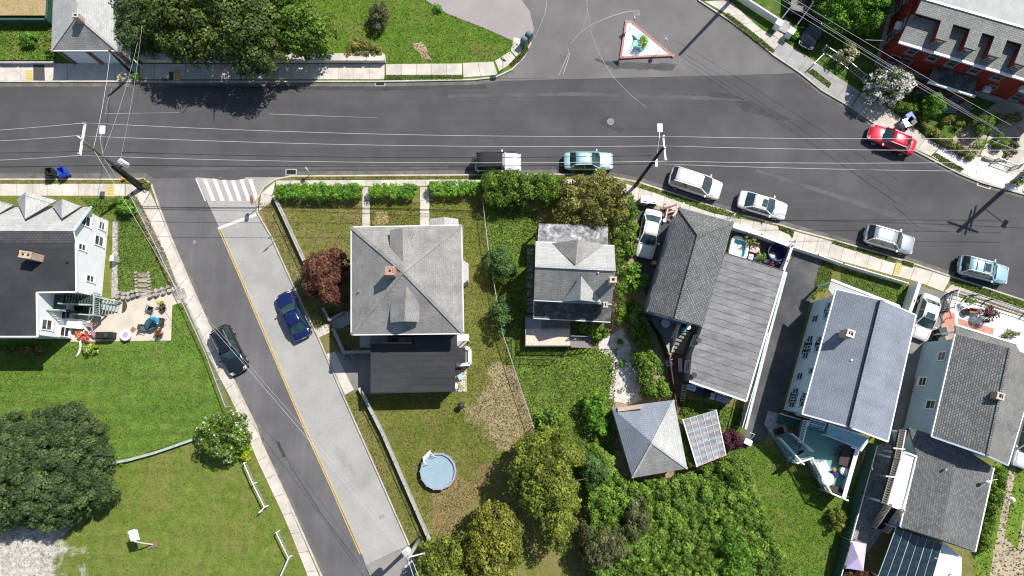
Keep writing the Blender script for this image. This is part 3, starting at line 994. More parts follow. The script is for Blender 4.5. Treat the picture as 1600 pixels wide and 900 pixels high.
plain('tyre', (.02, .02, .02), .85)
plain('soot', (.012, .011, .011), .95)
plain('tail_red', (.42, .015, .012), .25, coat=.6)
plain('lamp_glass', (.62, .65, .68), .15, coat=.6)
glass('car_glass', (.018, .045, .048))
glass('car_glass_dark', (.02, .03, .035))
glass('window_glass', (.035, .04, .05))
glass('skylight_glass', (.035, .085, .10), .12)
plain('paint_white', (.66, .66, .66), .3, coat=.8, var=.01)
plain('paint_silver', (.52, .55, .58), .28, .55, coat=.8, var=.01)
plain('paint_aqua', (.40, .60, .63), .28, .4, coat=.8, var=.01)
plain('paint_skyblue', (.38, .58, .66), .28, .35, coat=.8, var=.01)
plain('paint_navy', (.010, .020, .105), .22, .35, coat=1, var=.01)
plain('paint_black', (.012, .016, .021), .16, .2, coat=1, var=.01)
plain('paint_red', (.55, .012, .035), .24, .25, coat=1, var=.01)
plain('soft_top', (.022, .022, .024), .85)
plain('road_white', (.62, .61, .58), .8, var=.25, scale=5)
plain('road_yellow', (.52, .37, .13), .8, var=.2, scale=5)
plain('brick_kerb', (.44, .22, .19), .85, var=.3, scale=7)
plain('island_white', (.78, .78, .75), .8, var=.10, scale=3)
plain('island_teal', (.30, .62, .62), .8, var=.12, scale=3)
plain('hydrant_orange', (.70, .33, .04), .5)
plain('tactile_yellow', (.62, .44, .06), .8, var=.4, scale=4)
plain('bin_blue', (.02, .09, .50), .45, var=.1)
plain('bin_darkgreen', (.025, .035, .025), .5, var=.1)
plain('pool_blue', (.27, .37, .43), .15, coat=.6, var=.08, scale=2)
plain('pool_rim', (.30, .32, .44), .5, var=.1)
plain('pool_grey', (.33, .35, .40), .6, var=.1)
plain('pool_turquoise', (.06, .42, .46), .2, coat=.5, var=.15, scale=2)
plain('tub_navy', (.015, .03, .12), .35, var=.1)
plain('umbrella_blue', (.03, .28, .46), .7)
plain('mesh_fabric', (.10, .10, .095), .8, var=.2)
plain('cloth_brown', (.06, .042, .04), .85, var=.2)
plain('cushion_cream', (.62, .56, .48), .85)
plain('purple_fabric', (.52, .44, .66), .85, var=.06)
plain('toy_red', (.60, .06, .05), .5)
plain('toy_pink', (.62, .36, .34), .6, var=.2)
plain('flower_orange', (.75, .16, .03), .6)
plain('flag_red', (.45, .04, .05), .8)
plain('flag_white', (.75, .74, .74), .8)
plain('flag_blue', (.03, .05, .22), .8)
plain('sign_grey', (.38, .40, .42), .5, .3)
plain('sign_red', (.5, .02, .02), .5)
plain('mailbox_green', (.10, .17, .16), .4, .1, var=.15)
plain('teal_bin', (.05, .12, .13), .5)
plain('awning_blue', (.24, .42, .50), .6, var=.1)
plain('rust', (.25, .13, .08), .8, var=.3)
plain('planter_pink', (.45, .20, .17), .7)
plain('window_ac', (.62, .66, .70), .5)
leafmat('leaf_dark', [(.034,.062,.022), (.068,.118,.042), (.115,.18,.07)], patch=.2)
leafmat('leaf_shadegreen', [(.036,.072,.016), (.078,.125,.026), (.15,.195,.05)], patch=.3)
leafmat('leaf_mid', [(.045,.11,.012), (.10,.19,.022), (.175,.29,.04)], patch=.3)
leafmat('leaf_vivid', [(0.058, 0.169, 0.013), (0.111, 0.273, 0.023), (0.195, 0.403, 0.052)], patch=.25)
leafmat('leaf_olive', [(0.091, 0.111, 0.023), (0.169, 0.189, 0.042), (0.299, 0.299, 0.091)], patch=.35)
leafmat('leaf_yellow', [(.085,.125,.016), (.150,.20,.028), (.245,.30,.05)], patch=.3)
leafmat('leaf_gold', [(.10,.125,.018), (.175,.20,.03), (.27,.29,.05)], patch=.3)
leafmat('leaf_bluegreen', [(.035,.09,.022), (.07,.15,.04), (.12,.22,.065)], patch=.3)
leafmat('leaf_brown', [(.06,.07,.03), (.10,.115,.05), (.15,.17,.075)], patch=.3)
leafmat('leaf_red', [(.085,.03,.022), (.15,.06,.038), (.22,.12,.06)], patch=.35)
leafmat('leaf_purple', [(0.039, 0.010, 0.018), (0.091, 0.023, 0.036), (0.156, 0.052, 0.065)], patch=.3)
leafmat('leaf_lime', [(0.176, 0.264, 0.011), (0.264, 0.363, 0.017), (0.363, 0.462, 0.033)], patch=.2)
leafmat('petal_white', [(0.620, 0.620, 0.550), (0.780, 0.780, 0.720)], patch=.08)
leafmat('petal_cream', [(0.500, 0.470, 0.280), (0.660, 0.620, 0.420)], patch=.1)
leafmat('blade_green', [(.060,.115,.018), (.10,.165,.028), (.20,.24,.08)], patch=.3, trans=.3)
leafmat('blade_olive', [(0.080, 0.120, 0.016), (0.136, 0.168, 0.032), (0.240, 0.208, 0.080)], patch=.3, trans=.3)
leafmat('blade_straw', [(0.176, 0.152, 0.048), (0.264, 0.208, 0.096), (0.360, 0.288, 0.160)], patch=.25, trans=.2)
glass('canopy_glass', (.012, .028, .034), .2)
plain('window_frame_dim', (.30, .29, .28), .6)
leafmat('leaf_bramble', [(.065,.15,.018), (.125,.235,.03), (.20,.33,.055)], patch=.3)
gmat('gutter_dust', [(.10, .097, .09), (.13, .125, .112), (.17, .16, .14)], 1.2, (10, .25), (.4, .2), .95, .3)
gmat('asphalt_beige', [(.28, .27, .25), (.325, .313, .288), (.37, .352, .322)], .5, (9, .2), (.25, .10), .92, .4)
shingle('roof_rear', (.115, .117, .118), (.19, .192, .192), (.08, .082, .084), .17, .28, .12)
shingle('roof_south_shaded', (.225, .225, .215), (.29, .285, .275), (.18, .18, .17), .17, .5, .18)  # darker shingle for slopes facing away from the sun, shade put into the colour
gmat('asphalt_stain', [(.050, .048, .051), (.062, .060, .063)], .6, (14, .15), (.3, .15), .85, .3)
gmat('asphalt_light', [(.088, .086, .088), (.100, .098, .099)], .6, (14, .15), (.3, .15), .9, .3)
gmat('old_stain', [(.27, .262, .25), (.30, .292, .275)], .8, (9, .2), (.3, .15), .9, .3)
# ------------------------------------------------------------------ ground
gm = MB().prism([(-600, -600), (600, -600), (600, 600), (-600, 600)], -.8, -.10)
gm.build('ground', 'lawn_green', None, kind='structure', uv=False)
sheet('main_road', [(-900, 100), (700, 100), (760, 50), (800, -300), (1010, -300), (1092, -30), (1310, 110), (1560, 270), (2300, 570), (2300, 800),
      (1600, 500), (980, 320), (700, 300), (-900, 300)], 0, 'asphalt', z0=-.15)
sheet('upper_road', [(640, -300), (1060, -300), (1075, -14), (1120, 14), (1190, 62), (1245, 114), (1150, 118), (1000, 121), (800, 126), (720, 127), (760, 30)], .004, 'asphalt_upper')
sheet('side_road_lane', [(228, 279), (306, 278), (342, 354), (401, 492), (479, 675), (566, 866), (576, 900), (840, 1500), (640, 1500), (490, 900), (340, 590)], .004, 'asphalt_lane')
sheet('side_road_old', [(306, 277), (330, 279), (345, 277), (370, 281), (385, 277), (450, 277), (430, 320), (470, 450), (575, 676), (655, 853), (640, 851), (571, 883), (566, 866), (479, 675), (401, 492), (342, 354)], .008, 'asphalt_old')
sheet('side_road_patch', [(571, 883), (641, 851), (700, 950), (990, 1500), (835, 1500)], .008, 'asphalt_patch')

blockA = [(-900, 127), (590, 127), (740, 124), (775, 120), (800, 108), (818, 90), (830, 66), (834, 45), (828, 18), (815, 0), (780, -300), (-900, -300)]
blockB = [(1040, -300), (1092, 0), (1140, 31), (1175, 57), (1210, 86), (1250, 113), (1285, 141), (1330, 167), (1370, 195), (1430, 235), (1465, 253), (1500, 271), (1535, 285), (1600, 303), (2300, 600), (2300, -300)]
blockC = [(-900, 280), (190, 280), (225, 279), (236, 288), (247, 320), (265, 367), (300, 450), (330, 517), (360, 585), (400, 667), (407, 690), (460, 805), (502, 900), (760, 1500), (-900, 1500)]
blockD = [(402, 332), (401, 312), (412, 292), (430, 280), (455, 275), (740, 273), (880, 272), (960, 277), (1000, 285), (1040, 298), (1112, 322), (1160, 336), (1215, 350), (1240, 358), (1300, 374), (1420, 409), (1490, 433), (1600, 469), (2300, 760), (2300, 1500), (930, 1500), (640, 853), (562, 676), (537, 620), (495, 522), (460, 450), (425, 372)]
for nm, bk, mt in (('verge_ground', blockA, 'lawn_green'), ('verge_ground', blockB, 'lawn_shade'), ('verge_ground', blockC, 'lawn_olive'), ('verge_ground', blockD, 'lawn_dry')):
    sheet(nm, bk, .10, mt, z0=-.12)
for bk, n in ((blockA, 7), (blockB, 15), (blockC, 14), (blockD, 27)):
    strip('kerb', bk[:n] if bk is not blockD else bk[:19], -.1, .14, .15, 'kerb_mat', kind='structure')
strip('kerb', [(640, 853), (562, 676), (537, 620), (495, 522), (460, 450), (425, 372), (402, 332)], -.1, .14, .13, 'kerb_mat', kind='structure')

# dust washed against the kerbs and the sandy margin of the old strip
for q, w_, s_, m_, z_ in ((blockA[:5], .55, -1, 'gutter_dust', .006), (blockC[:4], .6, 1, 'gutter_dust', .0065), (blockC[5:13], .4, 1, 'gutter_dust', .0082), (blockD[4:17], .45, 1, 'gutter_dust', .0062), (blockB[1:14], .45, -1, 'gutter_dust', .0067),
                       ([(640, 853), (562, 676), (537, 620), (495, 522), (460, 450)], 1.3, -1, 'asphalt_beige', .0105)):
    strip('gutter_margin', q, -.02, z_, w_, m_, kind='structure', side=s_)
# lawns on the blocks ------------------------------------------------
LAWNS = []
def lawnp(px, mat, z=.11, n=0, bl='blade_green', holes=(), **kw):
    sheet('lawn', px, z, mat)
    if n: blades('grass', px, z, bl, n, holes=holes, seed=len(LAWNS) + 5, **kw)
    LAWNS.append(px)
lawnp([(460, -300), (460, 60), (540, 84), (601, 90), (601, 99), (770, 97), (800, 82), (812, 66), (800, 64), (760, 45), (700, 20), (664, 0), (560, -300)], 'lawn_green', n=16000, hgt=.1, leaf=.13)
lawnp([(601, 118), (724, 118), (724, 124), (601, 125)], 'lawn_bright', n=1500, hgt=.12, leaf=.14)
lawnp([(-300, 30), (80, 30), (82, 94), (-300, 94)], 'lawn_green', z=.5, n=6000, hgt=.15, leaf=.16)
sheet('dry_garden', [(-300, -300), (74, -300), (74, 24), (-300, 24)], .5, 'lawn_straw')
c1 = [(-300, 533), (110, 533), (268, 532), (270, 476), (282, 474), (318, 552), (345, 625), (352, 640), (300, 690), (165, 724), (-300, 740)]
lawnp(c1, 'lawn_bright', n=26000, hgt=.09, leaf=.12)
lawnp([(125, 309), (205, 309), (228, 345), (268, 446), (240, 455), (234, 425), (213, 425), (213, 452), (184, 458), (184, 335), (150, 335)], 'lawn_bright', n=6000, hgt=.1, leaf=.13)
lawnp([(-300, 742), (165, 726), (303, 686), (385, 690), (440, 815), (478, 905), (600, 1300), (-300, 1300)], 'lawn_hoop', n=30000, bl='blade_olive', hgt=.08, leaf=.12)
0 and sheet('gravel', [(-300, 838), (20, 815), (95, 828), (118, 845), (122, 870), (108, 905), (60, 1200), (-300, 1200)], .118, 'gravel_pale')
lawnp([(432, 318), (566, 318), (566, 540), (530, 552), (500, 500), (478, 415)], 'lawn_dry', n=5500, bl='blade_olive', hgt=.08, leaf=.12)
lawnp([(578, 316), (657, 316), (657, 356), (578, 356)], 'lawn_olive', n=2200, bl='blade_olive', hgt=.08, leaf=.12)
d1 = [(671, 314), (752, 314), (762, 390), (784, 520), (834, 668), (800, 700), (700, 838), (671, 842), (598, 676), (572, 618), (714, 612), (726, 350), (671, 352)]
lawnp(d1, 'lawn_pool', n=20000, bl='blade_olive', hgt=.08, leaf=.12)
0 and sheet('worn_grass', [(752, 600), (775, 588), (800, 592), (822, 640), (833, 670), (812, 690), (790, 705), (762, 690), (748, 650)], .116, 'lawn_straw')
blades('dry_grass', [(740, 595), (775, 580), (805, 592), (836, 670), (790, 715), (750, 690)], .116, 'blade_straw', 1500, .05, leaf=.10)
lawnp([(405, 318), (424, 314), (430, 335), (478, 425), (490, 470), (512, 500), (497, 520), (462, 450), (427, 372)], 'lawn_dry', n=2600, bl='blade_straw', hgt=.08, leaf=.12, z=.112)
lawnp([(541, 618), (562, 610), (596, 676), (668, 846), (643, 853), (564, 676)], 'lawn_dry', n=3000, bl='blade_olive', hgt=.08, leaf=.12, z=.112)
d2 = [(755, 316), (838, 330), (838, 350), (834, 400), (834, 540), (930, 545), (965, 545), (960, 620), (968, 700), (930, 760), (870, 740), (837, 668), (786, 520), (765, 390)]
lawnp(d2, 'weeds', n=20000, hgt=.12, leaf=.15, z=.113)
sheet('garden_soil', [(958, 300), (1062, 326), (1010, 485), (1070, 640), (1050, 760), (960, 740), (955, 540), (960, 400)], .117, 'dirt')
sheet('worn_path', [(935, 534), (958, 522), (972, 512), (985, 540), (1000, 580), (1003, 625), (985, 632), (952, 625), (958, 560), (936, 548)], .121, 'gravel_pale')
lawnp([(1060, 620), (1162, 640), (1166, 660), (1140, 700), (1120, 720), (1060, 680)], 'lawn_bright', n=4000, hgt=.1, leaf=.14, z=.121)
d3 = [(1120, 690), (1192, 688), (1240, 740), (1330, 760), (1378, 660), (1384, 692), (1352, 720), (1312, 905), (1290, 1200), (1260, 1000), (1170, 720)]
lawnp(d3, 'lawn_green', n=9000, hgt=.08, leaf=.12)
lawnp([(1316, 420), (1418, 448), (1424, 486), (1405, 480), (1312, 446)], 'lawn_bright', n=2600, hgt=.08, leaf=.12, z=.118)
lawnp([(1286, 400), (1304, 406), (1296, 448), (1270, 462), (1276, 430)], 'lawn_bright', n=1500, hgt=.1, leaf=.13, z=.118)
lawnp([(1560, 690), (1600, 640), (1700, 640), (1760, 1300), (1500, 1300), (1522, 870)], 'weeds', n=9000, hgt=.15, leaf=.18, z=.112)
# kerbside grass strips
for q in ([(-300, 282), (190, 282), (212, 284), (200, 287), (-300, 287)], [(462, 277), (755, 275), (755, 279), (462, 281)]):
    lawnp(q, 'lawn_dry', z=.125, n=1300, bl='blade_olive', hgt=.08, leaf=.1)
for q in ([(1003, 288), (1045, 301), (1112, 322), (1162, 335), (1157, 342), (1108, 331), (1042, 308), (1000, 293)],
          [(1216, 352), (1241, 360), (1238, 371), (1234, 366), (1218, 359)], [(1303, 376), (1402, 405), (1398, 411), (1299, 380)],
          [(1411, 407), (1427, 412), (1426, 418), (1409, 413)], [(1488, 435), (1530, 447), (1600, 472), (1600, 482), (1530, 459), (1486, 444)],
          [(1131, 24), (1138, 20), (1176, 50), (1210, 78), (1208, 84), (1178, 62)], [(1262, 112), (1270, 108), (1299, 131), (1295, 137)],
          [(1456, 242), (1463, 239), (1506, 264), (1500, 269), (1478, 259)], [(796, 100), (812, 84), (824, 72), (826, 78), (812, 96), (800, 104)]):
    lawnp(q, 'lawn_bright', z=.142 if q[0][0] == 1216 else .127, n=1300, hgt=.09, leaf=.13)

# pavements ---------------------------------------------------------
def pavement(px, z=.095):
    return sheet('pavement', px, z + .012, 'joint_dirt', z0=.0)
def walk(Lpx, Rpx, n=None, mat='concrete', step=1.5, **kw):
    p = pavement(list(Lpx) + list(reversed(Rpx)))
    slabs(p, Lpx, Rpx, n, mat=mat, step=step, **kw)
    return p
walk([(-312, 287), (195, 287)], [(-312, 306), (195, 306)], 21)
walk([(196, 287), (222, 290), (234, 300)], [(196, 307), (214, 308), (222, 322)], 2)
walk([(235, 301), (247, 326), (265, 371), (300, 453), (330, 520), (360, 588), (400, 670), (458, 805), (500, 903), (560, 1050)],
     [(222, 322), (240, 360), (275, 448), (292, 480), (327, 560), (355, 612), (376, 655), (400, 715), (447, 815), (482, 903), (535, 1050)], 26)
walk([(218, 100), (601, 100)], [(218, 124), (601, 124)], 16)
walk([(603, 100), (722, 99)], [(603, 117), (722, 117)], 5)
walk([(723, 98), (771, 96)], [(724, 121), (778, 117)], 2)
walk([(773, 95), (797, 80)], [(780, 111), (808, 93)], 1)
walk([(798, 79), (803, 58)], [(809, 92), (822, 62)], 1)
walk([(-300, 99), (82, 99), (216, 99)], [(-300, 126), (82, 126), (216, 126)], 14, step=2)
walk([(404, 330), (404, 308), (413, 295), (430, 283)], [(424, 316), (424, 310), (425, 304), (428, 296)], 2)
walk([(431, 282), (600, 281), (760, 280), (900, 280)], [(431, 291), (600, 291), (760, 290), (900, 290)], 20)
walk([(960, 281), (1000, 294), (1048, 309), (1112, 333), (1156, 341), (1215, 353), (1240, 361), (1300, 377), (1400, 411)],
     [(958, 302), (992, 312), (1060, 330), (1120, 345), (1145, 352), (1240, 388), (1300, 404), (1394, 430)], 22)
walk([(1401, 411), (1440, 419), (1486, 434)], [(1395, 430), (1434, 440), (1474, 456)], 3)
walk([(1487, 444), (1530, 459), (1600, 482), (1700, 520)], [(1475, 456), (1520, 468), (1600, 494), (1700, 530)], 6)
walk([(566, 292), (566, 355)], [(578, 292), (578, 355)], 3)
walk([(656, 292), (656, 355)], [(671, 292), (671, 355)], 3)
walk([(1100, 2), (1137, 22), (1178, 54), (1206, 84)], [(1140, 0), (1165, 24), (1195, 50), (1222, 62)], 6)
walk([(1207, 84), (1250, 112), (1284, 139), (1330, 166)], [(1222, 62), (1262, 88), (1296, 112), (1345, 143)], 6, mat='concrete_grey')
walk([(1331, 167), (1368, 193), (1400, 214), (1430, 233), (1455, 244)], [(1346, 144), (1378, 162), (1418, 190), (1446, 214), (1470, 228)], 6)
walk([(1456, 245), (1500, 270), (1535, 284), (1598, 302)], [(1471, 228), (1510, 250), (1532, 244), (1592, 262)], 4, mat='concrete_new')
walk([(1532, 243), (1556, 262)], [(1548, 205), (1568, 240)], 2)
walk([(1568, 262), (1600, 300)], [(1600, 205), (1640, 250)], 3)
sheet('driveway', [(560, -300), (640, -30), (665, 0), (700, 22), (760, 45), (802, 64), (822, 61), (832, 56), (834, 45), (828, 18), (815, 0), (778, -300)], .135, 'drive_pale')
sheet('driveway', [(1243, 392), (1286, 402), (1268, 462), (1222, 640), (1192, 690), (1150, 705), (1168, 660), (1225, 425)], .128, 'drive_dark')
sheet('driveway', [(1432, 446), (1478, 458), (1500, 470), (1490, 510), (1455, 545), (1432, 660), (1395, 760), (1340, 900), (1310, 905), (1385, 690)], .128, 'drive_grey')
sheet('driveway', [(510, 553), (524, 549), (545, 552), (580, 552), (580, 614), (566, 614), (566, 604), (552, 611), (537, 619)], .131, 'drive_grey')
walk([(510, 553), (539, 617)], [(523, 549), (553, 609)], 2, z=.137)
walk([(490, 516), (513, 505)], [(497, 528), (515, 520)], 2)
sheet('patio', [(148, 462), (175, 468), (272, 448), (283, 473), (269, 477), (267, 532), (110, 534), (110, 490)], .130, 'patio_tan')
sheet('patio', [(711, 570), (729, 570), (729, 612), (711, 612)], .130, 'patio_tan')
sheet('dry_verge', [(205, 306), (222, 322), (292, 482), (352, 620), (375, 665), (352, 640), (318, 552), (270, 446), (228, 345)], .119, 'lawn_dry')
blades('dry_grass', [(207, 300), (226, 330), (260, 400), (282, 460), (265, 440), (222, 350), (205, 320)], .12, 'blade_straw', 3000, .2, leaf=.22)
sheet('rock_bed', [(176, 345), (185, 345), (184, 462), (174, 466)], .135, 'gravel_grey')
sheet('white_gravel', [(1476, 458), (1600, 496), (1700, 530), (1700, 640), (1600, 600), (1500, 520), (1492, 505)], .133, 'gravel_white')
sheet('side_yard', [(1350, 705), (1386, 690), (1410, 720), (1380, 830), (1325, 900), (1312, 905)], .134, 'gravel_grey')
for k, (a, b) in enumerate((((1590, 690), (1552, 900)), ((1622, 690), (1590, 900)))):
    sheet('wheel_track', [(a[0] - 5, a[1]), (a[0] + 4, a[1]), (b[0] + 8, b[1]), (b[0] - 6, b[1])], .121, 'wornpath')
sheet('worn_path', [(1552, 858), (1572, 840), (1592, 862), (1588, 920), (1556, 920)], .123, 'wornpath')
sheet('garden_soil', [(1470, 232), (1530, 180), (1600, 130), (1700, 130), (1700, 240), (1590, 262), (1545, 205), (1530, 242), (1508, 250)], .113, 'wornpath')

# worn spots in the asphalt and paint -------------------------------
t = thing('crosswalk', P(350, 297, 0), 'faded white ladder crosswalk across the mouth of the side street', 'crosswalk')
for x0, x1 in ((317, 331), (332, 345), (346, 359), (360, 372), (374, 386), (388, 399)):
    MB().prism(PL([(x0, 280), (x0 + 6, 280), (x1 + 6, 314), (x1, 314)], .013), .009, .013).build('stripe', 'road_white', t)
MB().prism(PL([(305, 279), (307, 279), (322, 314), (320, 314)], .013), .009, .013).build('edge_line', 'road_white', t)
o = MB().prism(PL([(340, 355), (400, 333), (401, 337), (341, 359)], .013), .009, .013).build('stop_line', 'road_white', None)
tag(o, 'white stop line painted across the pale half of the side street', 'road marking')
t = thing('centre_line', P(450, 600, 0), 'double yellow centre line running down the side street', 'road marking')
yl = [(343, 358), (370, 419), (401, 492), (440, 583), (479, 675), (520, 765), (564, 866)]
for off in (-1.6, 1.8):
    strip('yellow_line', [(x + off, y) for x, y in yl], .010, .014, .085, 'road_yellow', t)
    bpy.context.view_layer.update()
for x, y, lab in ((954, 190, 'round manhole cover in the dark main road below the triangle island'), (995, 20, 'round manhole cover just above the tip of the triangle island'), (304, 378, 'small round cover in the dark lane of the side street')):
    r = .34 if x > 400 else .16
    o = thing('manhole_cover', P(x, y, 0), lab, 'manhole')
    p = P(x, y, 0)
    MB().ring((p.x, p.y), r, r * .86, -.01, .016, 24).build('frame', 'asphalt_old', o)
    MB().cyl((p.x, p.y), r * .83, -.01, .012, 24).build('cover', 'drive_grey', o)
def drain(px, py, w_, d_, lab, rz=0, frame=True):
    p = P(px, py, 0); o = thing('storm_drain', p, lab, 'drain')
    M0 = Matrix.Translation((p.x, p.y, .0)) @ Matrix.Rotation(rz, 4, 'Z')
    MB().box(None, w_ + .24, d_ + .2, .03, M=M0).build('frame', 'concrete' if w_ > .95 else 'concrete_grey', o)
    MB().box(None, w_, d_, .03, M=M0 @ Matrix.Translation((0, 0, .006))).build('well', 'soot', o)
    for k in range(6):
        MB().box(None, .05, d_, .02, M=M0 @ Matrix.Translation((-w_ / 2 + w_ * (k + .5) / 6, 0, .022))).build('bar', 'black_metal', o)
drain(594, 130, .8, .45, 'black grated storm drain at the north kerb beside the road')
drain(455, 269, .9, .45, 'grated storm drain at the corner of the main road and side street')
drain(1538, 287, 1.1, .6, 'storm drain with pale frame beside the bright concrete corner', R(-18))
def stain(px, mat, z, seed=1, name='road_stain', amp=.25):
    rg = random.Random(seed); pts = PL(px, z); out = []
    for i in range(len(pts)):
        a, b = pts[i], pts[(i + 1) % len(pts)]; n = max(2, int((b - a).length / .35))
        for k in range(n):
            q = a.lerp(b, k / n); out.append(Vector((q.x + rg.uniform(-amp, amp), q.y + rg.uniform(-amp, amp) * .6, z)))
    MB().prism(out, z - .003, z).build(name, mat, None, uv=False, kind='structure')
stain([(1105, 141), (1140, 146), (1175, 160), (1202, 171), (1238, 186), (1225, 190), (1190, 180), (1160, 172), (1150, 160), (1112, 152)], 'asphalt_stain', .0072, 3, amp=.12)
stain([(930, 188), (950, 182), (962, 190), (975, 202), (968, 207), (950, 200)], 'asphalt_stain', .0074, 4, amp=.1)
stain([(1500, 160 + 208), (1420, 350), (1330, 318), (1250, 292), (1180, 268), (1182, 264), (1252, 286), (1335, 311), (1425, 342), (1502, 360)], 'asphalt_light', .0076, 5, amp=.08)
stain([(700, 148), (900, 144), (1100, 150), (1180, 158), (1100, 156), (900, 150), (700, 153)], 'asphalt_light', .0078, 6, amp=.08)
stain([(250, 262), (420, 259), (700, 258), (700, 263), (430, 265), (250, 267)], 'asphalt_light', .0079, 7, amp=.08)
stain([(240, 132), (420, 134), (600, 135), (760, 133), (760, 138), (600, 141), (300, 139)], 'asphalt_stain', .0077, 8, amp=.10)
stain([(868, 262), (880, 258), (895, 262), (888, 270), (872, 270)], 'asphalt_stain', .0081, 9, amp=.1)
stain([(430, 688), (436, 690), (446, 712), (442, 716)], 'asphalt_stain', .0083, 10, amp=.05)
stain([(646, 68), (660, 66), (668, 78), (674, 92), (660, 90), (650, 80)], 'dirt', .122, 21, 'bare_patch', .14)
stain([(584, 332), (604, 330), (606, 345), (600, 354), (582, 352)], 'lawn_straw', .122, 22, 'bare_patch', .14)
stain([(590, 806), (600, 803), (602, 808), (594, 812)], 'old_stain', .0125, 11, amp=.06)
stain([(520, 690), (532, 700), (560, 742), (552, 745), (526, 712)], 'old_stain', .0126, 12, amp=.12)
stain([(930, 92), (975, 98), (1060, 100), (1050, 110), (960, 108)], 'asphalt', .0085, 13, amp=.2)
stain([(330, 278), (350, 277), (368, 277), (385, 276), (380, 280), (362, 281.5), (345, 281)], 'asphalt', .0137, 14, amp=.06)
# sealed cracks / scuffs
cm = MB()
def scuff(px, r=.03, z=.012):
    pts = PL(px, z); n = len(pts); vs = []
    for i, p in enumerate(pts):
        d = pts[min(i + 1, n - 1)] - pts[max(i - 1, 0)]; d.normalize(); q = Vector((-d.y, d.x, 0)) * r * rnd.uniform(.5, 1.3)
        vs += [p + q, p - q]
    cm.add(vs, [(2 * i, 2 * i + 1, 2 * i + 3, 2 * i + 2) for i in range(n - 1)])
scuff([(914, -30), (918, 12), (922, 45), (932, 75), (945, 100), (960, 122)])
scuff([(960, 122), (985, 148), (1010, 168)], .015)
scuff([(856, -10), (852, 20), (842, 45), (834, 62)], .02)
scuff([(892, 68), (905, 52), (925, 38), (950, 27), (975, 19), (990, 17)], .035)
scuff([(873, 118), (882, 98), (889, 82), (887, 74)], .03); scuff([(880, 116), (887, 95), (891, 82)], .03)
scuff([(918, 10), (917, 25), (910, 45)], .02)
scuff([(165, 178), (168, 160), (175, 137)], .02); scuff([(163, 178), (200, 177), (280, 176)], .02)
scuff([(420, 178), (500, 181), (590, 184)], .02)
o = cm.build('road_scuff', 'asphalt_old', None, uv=False, kind='structure')
cm = MB()
for q in ([(240, 300), (251, 345), (285, 430)], [(432, 690), (440, 702), (455, 730), (500, 800), (560, 880)], [(640, 120), (900, 124), (1240, 115)]):
    scuff(q, .022, .011)
o = cm.build('road_crack', 'wire_dark', None, uv=False, kind='structure')
# ------------------------------------------------------------------ houses
def roof(parent, faces, mat, th=.18, name='roof'):
    """faces: lists of (px, py, z)"""
    return MB().faces3([[P(*q) for q in f] for f in faces], th).build(name, mat, parent)
def ridgecap(parent, pts, mat='roof_pale', wd=.28):
    m = MB()
    for i in range(len(pts) - 1):
        a, b = P(*pts[i]), P(*pts[i + 1]); u = Vector((0, 0, .02))
        m.bar(a + u, b + u, wd, .05)
    return m.build('ridge_cap', mat, parent)
def eave_trim(parent, pts, mat='white_trim', wd=.12):
    for i in range(len(pts) - 1):
        a, b = P(*pts[i]), P(*pts[i + 1]); u = Vector((0, 0, -.06))
        MB().bar(a + u, b + u, wd, .14).build('gutter', mat, parent)
def walls(parent, poly, z0, z1, mat, name='wall'):
    """each face of the outline is a wall; joined as one shell"""
    return MB().prism([(p.x, p.y) for p in poly], z0, z1).build(name, mat, parent)
def ground_of(pts, z0=0):
    return [Vector((p.x, p.y, z0)) for p in pts]

# --- house with the grey hip roof, middle left
E = 6.0
hA = [(549, 355, E), (721, 352, E), (724, 521, E), (549, 523, E)]
pk = (630, 424, 9.0)
t = thing('hip_roof_house', ground_of([P(636, 438, E)])[0], 'light grey hip roofed house with a red brick chimney and a black roofed rear wing', 'house')
H1 = t
roof(t, [[hA[0], hA[1], pk], [hA[1], hA[2], pk], [hA[2], hA[3], pk], [hA[3], hA[0], pk]], 'roof_grey')
fpA = inset(PL([q[:2] for q in hA], E), .45)
walls(t, fpA, 0, E - .1, 'siding_cream')
eave_trim(t, hA + [hA[0]])
for q in hA: ridgecap(t, [q, pk], 'roof_grey')
# dormers
def gable_dormer(parent, front, back_ridge, zr, ze, hl, hr, mat, wallm, ridge_front):
    pass
# north dormer: ridge, two slopes
rN0, rN1 = (629, 357, 7.9), (630, 412, 7.95 + .55)
d = MB().faces3([[P(609, 360, 7.15), P(629, 356, 8.0), P(630, 411, 8.45), P(609, 393, 7.5)], [P(629, 356, 8.0), P(655, 359, 7.15), P(655, 391, 7.5), P(630, 411, 8.45)]], .12).build('dormer_roof', 'roof_grey', t)
pp = [P(611, 362, 7.1), P(653, 361, 7.1), P(653, 395, 7.1), P(611, 395, 7.1)]
dw = walls(t, pp, 5.9, 7.05, 'siding_cream', 'dormer_wall')
d2 = MB().faces3([[P(610, 471, 7.5), P(635, 447, 8.45), P(632, 502, 8.0), P(610, 504, 7.15)], [P(635, 447, 8.45), P(655, 469, 7.5), P(655, 503, 7.15), P(632, 502, 8.0)]], .12).build('dormer_roof', 'roof_grey', t)
walls(t, [P(612, 470, 7.1), P(653, 470, 7.1), P(653, 500, 7.1), P(612, 501, 7.1)], 5.9, 7.05, 'siding_cream', 'dormer_wall')
chimney(t, (609, 423), 7, 9.75, (.72, .72), 'brick_red', 1, 0, 'brick_red')
pipe(t, (562, 456), 6.3, .45)
